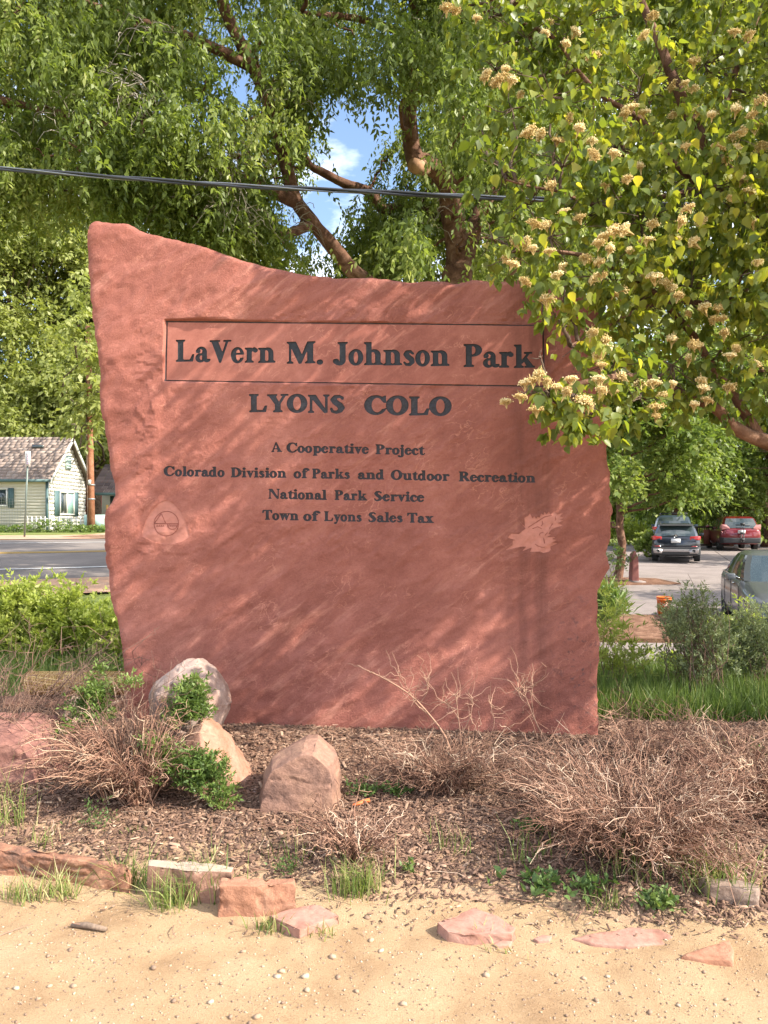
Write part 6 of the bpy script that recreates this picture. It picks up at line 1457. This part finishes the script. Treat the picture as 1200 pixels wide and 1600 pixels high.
# picket fence and wire mesh
pf = empty('picket_fence', (-17, 34.6, 1.1), 'low white picket fence below the cottage gable', 'fence')
pk = MB(); pk.add([(-.03, 0, 0), (.03, 0, 0), (.03, 0, .62), (0, 0, .70), (-.03, 0, .62), (-.03, .02, 0), (.03, .02, 0), (.03, .02, .62), (0, .02, .70), (-.03, .02, .62)], [(0, 1, 2, 3, 4), (0, 5, 6, 1), (1, 6, 7, 2), (2, 7, 8, 3), (3, 8, 9, 4), (4, 9, 5, 0)])
p0 = pk.build('picket', M['picket'], pf, matrix=True)
npk = 48
for k in range(npk):
    x = wx(66)+k*.205; y = 34.5+.002*k; o = p0 if k == 0 else inst(p0, 'picket'); 
    if x > wx(133)*.96: 
        break
    o.parent = pf; o.matrix_parent_inverse = PINV[pf.name]; o.location = (x, y, float(zt(x, y)))
for h_ in (.2, .55):
    b = MB(); b.box((wx(66), 34.53, hz+h_-.02), (-14.4, 34.56, hz+h_+.03)); b.build('rail', M['picket'], pf)
wf = empty('wire_fence', (-19, 34.2, 1.1), 'wire mesh fence before the cream cottage wall', 'fence')
b = MB()
for k in range(60): x = -24+k*.125; (x < -16.1) and b.tube([(x, 34.2, hz-.05), (x, 34.2, hz+1.5)], .006, 3, cap=False)
for k in range(12): b.tube([(-24, 34.2, hz+.1+k*.125), (-16.3, 34.2, hz+.1+k*.125)], .006, 3, cap=False)
b.build('mesh', M['wire'], wf, kind='stuff')
b = MB(); b.box((-13.9, 34.4, hz), (-12.6, 34.5, hz+.75)); tag(b.build('low_gate', simple('pale_teal_boards', (.40, .55, .50), .7)), 'pale teal low gate beside the utility pole', 'gate')
rng = np.random.default_rng(99)
wv_ = MB(); n = 900; c = np.stack([rng.uniform(-26, -12.5, n), 33.6+rng.normal(0, .25, n), np.zeros(n)], -1); c[:, 2] = zt(c[:, 0], c[:, 1])+rng.random(n)*.28*(1+1.2*np.exp(-((c[:, 0]+14.9)/.9)**2))
v, f, r = foliage(c, rng, DIAMOND, .25, 10, .10, .05, -.1, -.3); wv_.add(v, f, r); wv_.build('roadside_weeds', M['shrub_leaf'], kind='stuff', label='strip of low weeds along the picket fence', category='weeds')

# ------------------------------------------------------------------ overhead cable
cb = empty('overhead_cable', tuple(P(0, 263, 7.5)), 'twisted dark overhead cable crossing above the slab', 'cable')
A, B = P(-500, 236, 8.2), P(1500, 348, 6.4); n = 160; t = np.linspace(0, 1, n)[:, None]; c_ = A*(1-t)+B*t
def cabz(px): return np.interp(px, [-500, 0, 100, 200, 300, 400, 500, 600, 700, 850, 1000, 1500], [236, 263, 271, 279, 285.5, 291.5, 296.5, 301, 305.5, 312, 318, 330])
pxs = np.linspace(-500, 1500, n); Ys = np.linspace(8.2, 6.4, n); c_ = np.array([P(a, cabz(a), y) for a, y in zip(pxs, Ys)])
cm = simple('black_cable', (.035, .037, .045), .5); cm2 = simple('bare_neutral', (.22, .23, .25), .4, .7)
for k in range(3):
    ph = np.linspace(0, 34, n)+k*2.09; q = c_+np.stack([0*ph, .014*np.cos(ph), .014*np.sin(ph)], -1); b = MB(); b.tube(q, .0125 if k else .008, 6); b.build('wire', cm if k else cm2, cb, smooth=True)

# ------------------------------------------------------------------ marker post, bucket, fence, far hedge
mp_ = empty('marker_post', (7.6, 23, -.2), 'tapered red brown sandstone marker post on a concrete foot by the parking lot', 'post')
Ym = 22.0; q0 = P(985, 895, Ym); zb = float(zt(q0[0], Ym)); mx = lambda px: (px-600)/FPX*Ym; ztop = zb+50/FPX*Ym
co, fs = hull_mesh([(x, y, z) for x, y, z in [(mx(987.5), Ym, zb-.1), (mx(998), Ym-.05, zb-.1), (mx(987.5), Ym+.35, zb-.1), (mx(998), Ym+.3, zb-.1), (mx(989), Ym+.02, ztop*.88+zb*.12), (mx(997.5), Ym, ztop*.8+zb*.2), (mx(990.5), Ym+.1, ztop), (mx(993.5), Ym+.05, ztop), (mx(989), Ym+.3, ztop*.9+zb*.1), (mx(997), Ym+.3, ztop*.82+zb*.18)]], amp=.006, seed=8, freq=6, sharp=.01, target=.12)
b = MB(); b.add(co, fs); b.build('slab', simple('red_brown_stone', (.24, .085, .07), .8, var=.2, scale=5, bump=.3), mp_)
b = MB(); b.box((mx(985), Ym-.3, zb-.05), (mx(1004), Ym+.5, zb+.07)); b.build('foot', M['concrete'], mp_)
bm_ = patch('mulch_mound', [(6.0, 21.2), (8.6, 21.5), (8.4, 22.9), (6.2, 23.6)], M['mulch'], .05, 8, kind='structure')
rng = np.random.default_rng(17)
leafbush('flower_bed_plant', 'small reddish flowering plants at the foot of the marker post', rb([(955,880,.35),(965,868,.3),(975,885,.25),(948,870,.3)], 22), (6.9, 22, float(zt(6.9, 22))), 260, .10, .04, M['shrub_leaf'], rng, L=.3, nl=9)
leafbush('hedge', 'round dark green hedge bush left of the black hatchback', rb([(1012,855,.55),(1022,850,.5),(1005,858,.4)], 30), (11.0, 30, float(zt(11, 30))), 300, .12, .08, M['leaf_mid'], rng, L=.3, nl=12)
leafbush('hedge', 'sunny pale bush far behind the hedge and marker post', rb([(975,835,1.2),(1000,838,1.1),(1090,838,1.2),(1065,842,1.0),(950,840,1.2),(1120,842,.9)], 44), (15, 44, float(zt(15, 44))), 40, .22, .14, M['bush_leaf'], rng, L=.6, nl=12)
# bucket
Yb = 15.2; bx = (1037.5-600)/FPX*Yb; bz = float(zt(bx, Yb))+.06
bk = empty('bucket', (bx, Yb, bz), 'orange plastic bucket standing on the mulch strip behind the sage bush', 'bucket', rz=.1, local=True)
def lathe(pts, n=28):
    lb = MB(); a = np.arange(n)*2*math.pi/n; m_ = len(pts); v = np.array([[(r_*math.cos(t), r_*math.sin(t), z) for t in a] for r_, z in pts]).reshape(-1, 3)
    i = np.arange(m_-1)[:, None]*n; j = np.arange(n)[None, :]; k = (j+1) % n; lb.add(v, np.stack([i+j, i+k, i+n+k, i+n+j], -1).reshape(-1, 4)); return lb
org = simple('orange_bucket_plastic', (.72, .15, .02), .4, var=.05)
lathe([(.001, .004), (.118, .004), (.12, .0), (.138, .30), (.146, .30), (.148, .325), (.142, .325), (.143, .345), (.150, .345), (.151, .37), (.140, .37), (.128, .03), (.001, .03)]).build('body', org, bk, smooth=False, matrix=True)
b = MB(); t = np.linspace(0, math.pi, 18); b.tube(np.stack([.152*np.cos(t), -.05-.10*np.sin(t), .335-.13*np.sin(t)], -1), .003, 5); b.build('handle', M['wire'], bk, matrix=True)
b = MB()
for k in range(5):
    a = -1.9+k*.22; z0_ = .13+.02*(k % 2)
    for s_ in range(3): b.box((-.012, -.1405, z0_+s_*.045), (.012, -.1385, z0_+.03+s_*.045), rot=[(math.cos(a+1.57), -math.sin(a+1.57), 0), (math.sin(a+1.57), math.cos(a+1.57), 0), (0, 0, 1)])
b.build('worn_print', simple('pink_worn_print', (.75, .42, .34), .6), bk, matrix=True)
# wooden railing with leaning boards far behind
Yr = 39.0; rl = empty('railing', ((1108-600)/FPX*Yr, Yr, .15), 'dark wooden railing with two red brown panels between the parked cars', 'railing')
rxx = lambda px: (px-600)/FPX*Yr; rz_ = float(zt(rxx(1108), Yr)); dk = simple('dark_stained_wood', (.06, .032, .022), .8)
for h_ in (.15, 1.1):
    b = MB(); b.box((rxx(1085), Yr, rz_+h_), (rxx(1140), Yr+.06, rz_+h_+.09)); b.build('rail', dk, rl)
for k in range(16):
    x = rxx(1086)+k*.12; b = MB(); b.box((x, Yr+.01, rz_+.18), (x+.04, Yr+.05, rz_+1.1)); b.build('baluster', dk, rl)
for x in (1085, 1127):
    b = MB(); b.box((rxx(x), Yr-.03, rz_), (rxx(x)+.12, Yr+.09, rz_+1.25)); b.build('post', dk, rl)
for x0, x1 in ((1098, 1108), (1113, 1123)):
    b = MB(); b.box((rxx(x0), Yr-.12, rz_+.25), (rxx(x1), Yr-.06, rz_+1.0)); b.build('panel', M['red'] if 0 else simple('red_brown_board', (.22, .07, .045), .8), rl)

# ------------------------------------------------------------------ cars
M['tyre'] = simple('tyre_rubber', (.02, .02, .02), .85)
M['rim'] = simple('alloy_rim', (.45, .45, .46), .35, .8)
M['cglass'] = simple('car_glass', (.035, .05, .05), .06, spec=.9)
M['plastic'] = simple('black_trim_plastic', (.03, .03, .032), .6)
M['chrome'] = simple('chrome', (.6, .6, .6), .18, 1.0)
M['tail'] = simple('red_lamp', (.45, .03, .03), .2, coat=.6)
M['lampglass'] = simple('headlight_glass', (.45, .47, .48), .12, spec=.8)
M['plate'] = simple('licence_plate', (.62, .62, .62), .5)
def paint(nm, c): return simple(nm, c, .3, .35, var=.03, coat=1.0)
def car(name, label, px, Yc, x0, z0, hd, S, pm, cat='car'):
    """S: dict with stations etc. local frame: +x forward, +y left"""
    t = empty(name, (x0, Yc, z0), label, cat, 'vehicles in the parking lot', rz=hd, local=True)
    st = S['st']; k = []
    def sec(x, hw, zt_, zb_):
        pts = [(0, zb_), (hw*.82, zb_), (hw*.94, zb_+.05), (hw*.985, zb_+.22), (hw, zb_+(zt_-zb_)*.55), (hw*.985, zt_-.16), (hw*.94, zt_-.05), (hw*.80, zt_), (0, zt_+.03)]
        full = pts+[(-y, z) for y, z in pts[-2:0:-1]]
        return [(x, y, z) for y, z in full]
    xs_ = [q[0] for q in st]; fx = np.linspace(xs_[0], xs_[-1], 46)
    rows = [sec(x, *[np.interp(x, xs_, [q[j] for q in st]) for j in (1, 2, 3)]) for x in fx]
    V_ = np.array(rows); nr, nc = V_.shape[:2]
    i, j = np.meshgrid(np.arange(nr-1), np.arange(nc), indexing='ij'); jj = (j+1) % nc
    F_ = np.stack([i*nc+j, (i+1)*nc+j, (i+1)*nc+jj, i*nc+jj], -1).reshape(-1, 4)
    b = MB(); b.add(V_.reshape(-1, 3), F_); b.f.setdefault(nc, []).append(np.array([list(range(nc))])); b.f[nc].append(np.array([[(nr-1)*nc+q for q in range(nc)][::-1]]))
    body = b.build('body', pm, t, smooth=True, matrix=True)
    # wheel openings
    L, W, wr = S['L'], S['W'], S['wr']
    cutm = MB()
    for ax in S['ax']:
        a_ = np.arange(24)*2*math.pi/24; R_ = wr*1.13
        for sg in (-1, 1):
            y0, y1 = sorted((sg*(W/2-.34), sg*(W/2+.2)))
            ring_ = [np.stack([ax+R_*np.cos(a_), 0*a_+y, wr+R_*np.sin(a_)], -1) for y in (y0, y1)]
            q = np.arange(24); cutm.add(np.concatenate(ring_), np.stack([q, (q+1) % 24, (q+1) % 24+24, q+24], -1)); cutm.f.setdefault(24, []).append(np.array([list(range(24))[::-1]])+cutm.n-48); cutm.f[24].append(np.array([list(range(24, 48))])+cutm.n-48)
    cut = cutm.build('cut_tmp', M['plastic'], t, matrix=True)
    md = body.modifiers.new('w', 'BOOLEAN'); md.object = cut; md.operation = 'DIFFERENCE'; md.solver = 'EXACT'
    dg = bpy.context.evaluated_depsgraph_get(); nm_ = bpy.data.meshes.new_from_object(body.evaluated_get(dg)); body.modifiers.clear(); body.data = nm_
    bpy.data.objects.remove(cut)
    # greenhouse
    gh = S['gh']   # list of (z, xfront, xrear, halfwidth)
    def ring_(z, xf, xr, hw):
        pts = []
        for s_ in np.linspace(-.86, .86, 9): pts.append((xf-.10*s_**2*1.2, s_*hw))
        for s_ in np.linspace(.04, .96, 11): pts.append((xf-.13+(xr+.10-xf+.13)*s_, hw*(1-.05*(2*s_-1)**4)))
        for s_ in np.linspace(.86, -.86, 9): pts.append((xr+.08*s_**2*1.2, s_*hw))
        for s_ in np.linspace(.96, .04, 11): pts.append((xf-.13+(xr+.10-xf+.13)*s_, -hw*(1-.05*(2*s_-1)**4)))
        return [(x, y, z) for x, y in pts]
    G_ = np.array([ring_(*q) for q in gh]); ng = G_.shape[1]
    parts_ = {'windshield': list(range(0, 8)), 'left_window': [q for q in range(9, 19) if q not in S['pill']], 'rear_window': list(range(20, 28)), 'right_window': [48-q-1 - 0 for q in range(9, 19) if q not in S['pill']]}
    parts_['right_window'] = [29+(18-q) for q in range(9, 19) if q not in S['pill']]
    glass = set(sum(parts_.values(), []))
    def gf(cols, levels, nm, m_, push=0.0):
        b = MB()
        for lv in levels:
            for c_ in cols:
                q = [G_[lv, c_], G_[lv, (c_+1) % ng], G_[lv+1, (c_+1) % ng], G_[lv+1, c_]]
                b.add(q, [(0, 1, 2, 3)])
        return b.build(nm, m_, t, smooth=True, matrix=True)
    nl_ = len(gh)
    for nm, cols in parts_.items():
        run = []
        for c_ in sorted(cols)+[999]:
            if run and c_ != run[-1]+1: gf(run, range(0, nl_-3), nm, M['cglass']); run = []
            run.append(c_)
    pil = [c_ for c_ in range(ng) if c_ not in glass]
    run = []
    for c_ in pil+[999]:
        if run and c_ != run[-1]+1: gf(run, range(0, nl_-3), 'pillar', pm); run = []
        run.append(c_)
    b = MB(); b.add(G_[nl_-3:].reshape(-1, 3), np.array([[l_*ng+c_, l_*ng+(c_+1) % ng, (l_+1)*ng+(c_+1) % ng, (l_+1)*ng+c_] for l_ in range(2) for c_ in range(ng)]))
    b.f.setdefault(ng, []).append(np.array([list(range(2*ng, 3*ng))])); b.build('roof', pm, t, smooth=True, matrix=True)
    # wheels
    for ax in S['ax']:
        for sg in (-1, 1):
            lb = lathe([(wr*.62, -.10), (wr*.97, -.11), (wr, -.08), (wr, .08), (wr*.97, .11), (wr*.62, .10), (wr*.62, -.10)], 26)
            v = lb.v[0]; v = np.stack([v[:, 0]+ax, v[:, 2]*1.0+sg*(W/2-.13), v[:, 1]+wr], -1); lb.v = [v]; wh = lb.build('wheel', M['tyre'], t, matrix=True)
            rb2 = MB(); a_ = np.arange(20)*2*math.pi/20; yo = sg*(W/2-.05)
            for s_ in range(5):
                an_ = s_*2*math.pi/5; d1 = np.array([math.cos(an_), 0, math.sin(an_)]); d2 = np.array([-math.sin(an_), 0, math.cos(an_)]); c0 = np.array([ax, yo, wr])
                rb2.add([c0+d2*.04, c0-d2*.04, c0+d1*wr*.60-d2*.055, c0+d1*wr*.60+d2*.055, c0+d2*.04-(0, sg*.03, 0), c0-d2*.04-(0, sg*.03, 0), c0+d1*wr*.6-d2*.055-(0, sg*.03, 0), c0+d1*wr*.6+d2*.055-(0, sg*.03, 0)], [(0, 1, 2, 3), (0, 4, 5, 1), (1, 5, 6, 2), (2, 6, 7, 3), (3, 7, 4, 0)])
            for r0, r1, y_ in ((wr*.56, wr*.64, yo),):
                A_ = np.stack([ax+r0*np.cos(a_), 0*a_+y_, wr+r0*np.sin(a_)], -1); B_ = np.stack([ax+r1*np.cos(a_), 0*a_+y_, wr+r1*np.sin(a_)], -1); q = np.arange(20); rb2.add(np.concatenate([A_, B_]), np.stack([q, (q+1) % 20, (q+1) % 20+20, q+20], -1))
            rb2.build('rim', M['rim'], wh, matrix=True)
            db_ = MB(); yi = sg*(W/2-.12); db_.add(np.stack([ax+wr*.6*np.cos(a_), 0*a_+yi, wr+wr*.6*np.sin(a_)], -1), [tuple(range(20))]); db_.build('hub_back', M['plastic'], wh, matrix=True)
    # mirrors
    mxx = S['mir']
    for sg in (-1, 1):
        co, fs = hull_mesh([(mxx+dx, sg*(W/2+dy), S['mz']+dz) for dx, dy, dz in [(-.06, -.02, -.04), (-.06, .17, -.06), (-.06, .18, .07), (-.06, 0, .07), (.08, .02, -.04), (.08, .14, -.05), (.07, .14, .06), (.07, .02, .06)]], amp=0, sharp=.015, target=.2)
        b = MB(); b.add(co, fs); b.build('mirror', pm, t, smooth=True, matrix=True)
    return t
def cbox(t, nm, m_, a, b_, bevel=None, rot=None):
    b = MB(); b.box(a, b_) if rot is None else b.box(a, b_, rot); return b.build(nm, m_, t, matrix=True)
def chull(t, nm, m_, pts, sharp=.01):
    co, fs = hull_mesh(pts, amp=0, sharp=sharp, target=.5); b = MB(); b.add(co, fs); return b.build(nm, m_, t, smooth=False, matrix=True)
def disc(t, nm, m_, c, r_, ax_='x', n=18, d=.01):
    a_ = np.arange(n)*2*math.pi/n; c = np.array(c); off = np.array([d, 0, 0]); R1 = c+np.stack([0*a_, r_*np.cos(a_), r_*np.sin(a_)], -1); b = MB(); q = np.arange(n)
    b.add(np.concatenate([R1, R1+off]), np.stack([q, (q+1) % n, (q+1) % n+n, q+n], -1)); b.f.setdefault(n, []).append(np.array([list(range(n))])); b.f[n].append(np.array([list(range(n, 2*n))])); return b.build(nm, m_, t, matrix=True)
# sedan facing the camera
Ssed = dict(L=4.87, W=1.85, wr=.34, ax=(1.42, -1.43), pill=(14,), mir=.62, mz=1.0,
    st=[(-2.42, .66, .80, .36), (-2.34, .80, .98, .26), (-1.9, .90, 1.03, .20), (-1.0, .925, 1.00, .18), (0, .925, .98, .18), (.75, .925, .99, .18), (1.2, .92, .93, .18), (1.9, .89, .82, .19), (2.25, .80, .70, .22), (2.42, .60, .58, .30)],
    gh=[(.95, 1.12, -1.95, .86), (1.10, .84, -1.72, .82), (1.25, .56, -1.46, .76), (1.38, .32, -1.18, .69), (1.43, .16, -1.0, .62), (1.465, -.05, -.75, .50)])
hd = math.atan2(-2.7, -.88)
sed = car('sedan', 'dark grey sedan parked facing the camera, cut off by the right edge', 0, 13.87, 7.50, -.46, hd, Ssed, simple('dark_grey_paint', (.085, .088, .095), .35, .1, var=.03, coat=.5))
for sg in (-1, 1):
    chull(sed, 'headlight', M['lampglass'], [(2.06, sg*.80, .64), (2.30, sg*.60, .60), (2.30, sg*.58, .70), (1.86, sg*.86, .76), (1.80, sg*.88, .72), (2.22, sg*.74, .60), (2.12, sg*.56, .74)])
    cbox(sed, 'fog_lamp', M['plastic'], (2.30, sg*.66-.10, .34), (2.40, sg*.66+.10, .44))
    for xh in (.28, -.72): cbox(sed, 'door_handle', M['chrome'], (xh-.1, sg*.93-.015, .86), (xh+.1, sg*.93+.015, .885))
    for xs2 in (.95, -.10, -1.05): cbox(sed, 'door_seam', M['plastic'], (xs2, sg*.9245-.004, .30), (xs2+.012, sg*.9245+.004, .93))
    cbox(sed, 'window_trim', M['chrome'], (-1.6, sg*.885-.008, .985), (.72, sg*.885+.008, 1.0))
for k in range(5): cbox(sed, 'grille_bar', M['chrome'], (2.36, -.36+.02*k, .36+k*.055), (2.445, .36-.02*k, .375+k*.055))
chull(sed, 'grille', M['plastic'], [(2.43, -.30, .34), (2.43, .30, .34), (2.425, -.40, .48), (2.425, .40, .48), (2.40, -.33, .62), (2.40, .33, .62), (2.3, -.3, .34), (2.3, .3, .34), (2.3, .3, .62), (2.3, -.3, .62)], .005)
for yy_ in (-.38, .38): 
    cbox(sed, 'seat', M['plastic'], (-.35, yy_-.25, .9), (-.2, yy_+.25, 1.22))
# black hatchback seen from behind
Shat = dict(L=4.3, W=1.80, wr=.33, ax=(1.32, -1.30), pill=(14, 18), mir=.60, mz=1.02,
    st=[(-2.15, .72, .92, .40), (-2.10, .84, .98, .28), (-1.8, .89, 1.00, .22), (-1, .90, .98, .20), (0, .90, .96, .20), (.8, .90, .97, .20), (1.3, .88, .93, .20), (1.9, .82, .80, .22), (2.12, .66, .64, .30)],
    gh=[(.93, 1.12, -2.10, .84), (1.10, .84, -2.00, .80), (1.26, .55, -1.88, .74), (1.40, .30, -1.76, .67), (1.46, .12, -1.68, .60), (1.49, -.1, -1.3, .5)])
ang = math.pi/2-math.atan2(11.45, 29)
def rear(t, S, lampz, lw, navy=False, xr=-2.15):
    W = S['W']
    for sg in (-1, 1):
        chull(t, 'tail_lamp', M['tail'], [(xr-.005, sg*(W/2-.10-lw), lampz-.07), (xr+.02, sg*(W/2-.09), lampz-.08), (xr+.03, sg*(W/2-.09), lampz+.08), (xr-.005, sg*(W/2-.10-lw), lampz+.05), (xr+.22, sg*(W/2-.0), lampz+.07), (xr+.22, sg*(W/2-.0), lampz-.05), (xr+.1, sg*(W/2-.3), lampz)])
hat = car('hatchback', 'dark navy hatchback with red tail lamps, parked nearest behind the marker post', 0, 30.6, 12.03, float(zt(12.0, 30.6))+.02, ang, Shat, paint('navy_black_paint', (.008, .010, .020)))
rear(hat, Shat, .93, .30)
cbox(hat, 'licence_plate', M['plate'], (-2.185, -.17, .74), (-2.16, .17, .90))
disc(hat, 'emblem', M['chrome'], (-2.175, 0, 1.0), .07)
b = MB(); b.tube([(-2.18, -.035, 1.045), (-2.18, 0, .955), (-2.18, .035, 1.045)], .006, 4); b.build('emblem_mark', M['plastic'], hat, matrix=True)
chull(hat, 'bumper', M['plastic'], [(-2.24, -.78, .28), (-2.24, .78, .28), (-2.24, -.80, .56), (-2.24, .80, .56), (-1.95, -.90, .28), (-1.95, .90, .28), (-1.95, -.90, .6), (-1.95, .90, .6)], .03)
sil = simple('silver_skid_trim', (.38, .34, .33), .4, .5)
chull(hat, 'skid_trim', sil, [(-2.265, -.78, .40), (-2.265, .78, .40), (-2.265, -.80, .50), (-2.265, .80, .50), (-2.2, -.8, .4), (-2.2, .8, .5)], .01)
for sg in (-1, 1):
    chull(hat, 'exhaust_surround', sil, [(-2.275, sg*.50, .34), (-2.275, sg*.80, .34), (-2.275, sg*.82, .52), (-2.275, sg*.46, .50), (-2.2, sg*.5, .34), (-2.2, sg*.82, .52)], .01)
    disc(hat, 'exhaust', M['plastic'], (-2.285, sg*.64, .43), .06)
    cbox(hat, 'reflector', M['tail'], (-2.25, sg*.66-.1, .60), (-2.235, sg*.66+.1, .625)); cbox(hat, 'roof_rail', M['plastic'], (-1.5, sg*.58-.015, 1.47), (.2, sg*.58+.015, 1.50))
chull(hat, 'spoiler', M['plastic'], [(-1.95, -.60, 1.40), (-1.95, .60, 1.40), (-1.65, -.64, 1.47), (-1.65, .64, 1.47), (-1.65, .6, 1.42), (-1.65, -.6, 1.42)], .005)
cbox(hat, 'wiper', M['plastic'], (-2.13, -.05, 1.02), (-2.10, .35, 1.04))
# dark blue wagon in front of it
Ssuv = dict(L=4.7, W=1.85, wr=.36, ax=(1.38, -1.38), pill=(12, 15, 18), mir=.62, mz=1.16,
    st=[(-2.35, .76, 1.04, .46), (-2.30, .88, 1.08, .36), (-1.9, .92, 1.10, .28), (-1, .925, 1.08, .26), (0, .925, 1.07, .26), (.9, .925, 1.08, .26), (1.4, .91, 1.04, .26), (2.0, .86, .96, .28), (2.33, .72, .80, .36)],
    gh=[(1.04, 1.20, -2.28, .87), (1.22, .96, -2.20, .83), (1.40, .72, -2.10, .78), (1.57, .50, -1.98, .71), (1.64, .32, -1.90, .64), (1.68, .0, -1.6, .52)])
sw = car('wagon', 'dark blue sport wagon with roof rails parked just beyond the navy hatchback', 0, 37.0, 14.45, float(zt(14.4, 37))+.08, ang-.02, Ssuv, paint('dark_blue_paint', (.05, .075, .10)))
rear(sw, Ssuv, 1.05, .2, xr=-2.35)
for sg in (-1, 1): cbox(sw, 'roof_rail', M['plastic'], (-1.7, sg*.60-.02, 1.70), (.4, sg*.60+.02, 1.75))
for xx_ in (-1.2, 0): cbox(sw, 'crossbar', M['plastic'], (xx_, -.62, 1.75), (xx_+.05, .62, 1.78))
b = MB(); b.tube([(-2.2, -.22, 1.72), (-2.0, -.55, 2.35), (-2.0, -.62, 2.7)], [.035, .02, .015], 5); b.build('yellow_pole', simple('yellow_wood', (.55, .36, .10), .6), sw, matrix=True)
# red vehicle with bike rack
rs = car('red_suv', 'red sport utility vehicle with a folded bike rack on its tailgate', 0, 38.2, 17.85, float(zt(18.2, 38))+.02, math.pi/2-.24, Ssuv, paint('red_paint', (.18, .008, .014)))
rsx = -2.35
for sg in (-1, 1):
    chull(rs, 'tail_lamp', simple('pale_red_lamp', (.55, .22, .20), .2, coat=.5) if sg < 0 else bpy.data.materials['pale_red_lamp'], [(rsx-.02, sg*.50, 1.08), (rsx+.04, sg*.86, 1.02), (rsx+.05, sg*.88, 1.28), (rsx+.05, sg*.66, 1.26), (rsx+.3, sg*.92, 1.22), (rsx+.3, sg*.92, 1.1), (rsx+.2, sg*.6, 1.1)])
chull(rs, 'bumper', M['plastic'], [(-2.46, -.80, .38), (-2.46, .80, .38), (-2.46, -.82, .62), (-2.46, .82, .62), (-2.1, -.93, .35), (-2.1, .93, .35), (-2.1, -.93, .66), (-2.1, .93, .66)], .03)
for y_ in (-.055, .055): cbox(rs, 'rack_mast', M['wire'], (-2.60, y_-.02, .45), (-2.55, y_+.02, 1.30))
for z_ in (1.22, 1.08): cbox(rs, 'rack_arm', M['plastic'], (-2.62, -.32, z_), (-2.57, .30, z_+.05))
for z_ in (.5, .8, 1.25): cbox(rs, 'rack_joint', M['plastic'], (-2.64, -.09, z_), (-2.54, .09, z_+.10))
cbox(rs, 'hitch', M['plastic'], (-2.58, -.04, .42), (-2.3, .04, .50))
cbox(rs, 'licence_plate', M['plate'], (-2.40, -.17, .84), (-2.375, .17, 1.0))
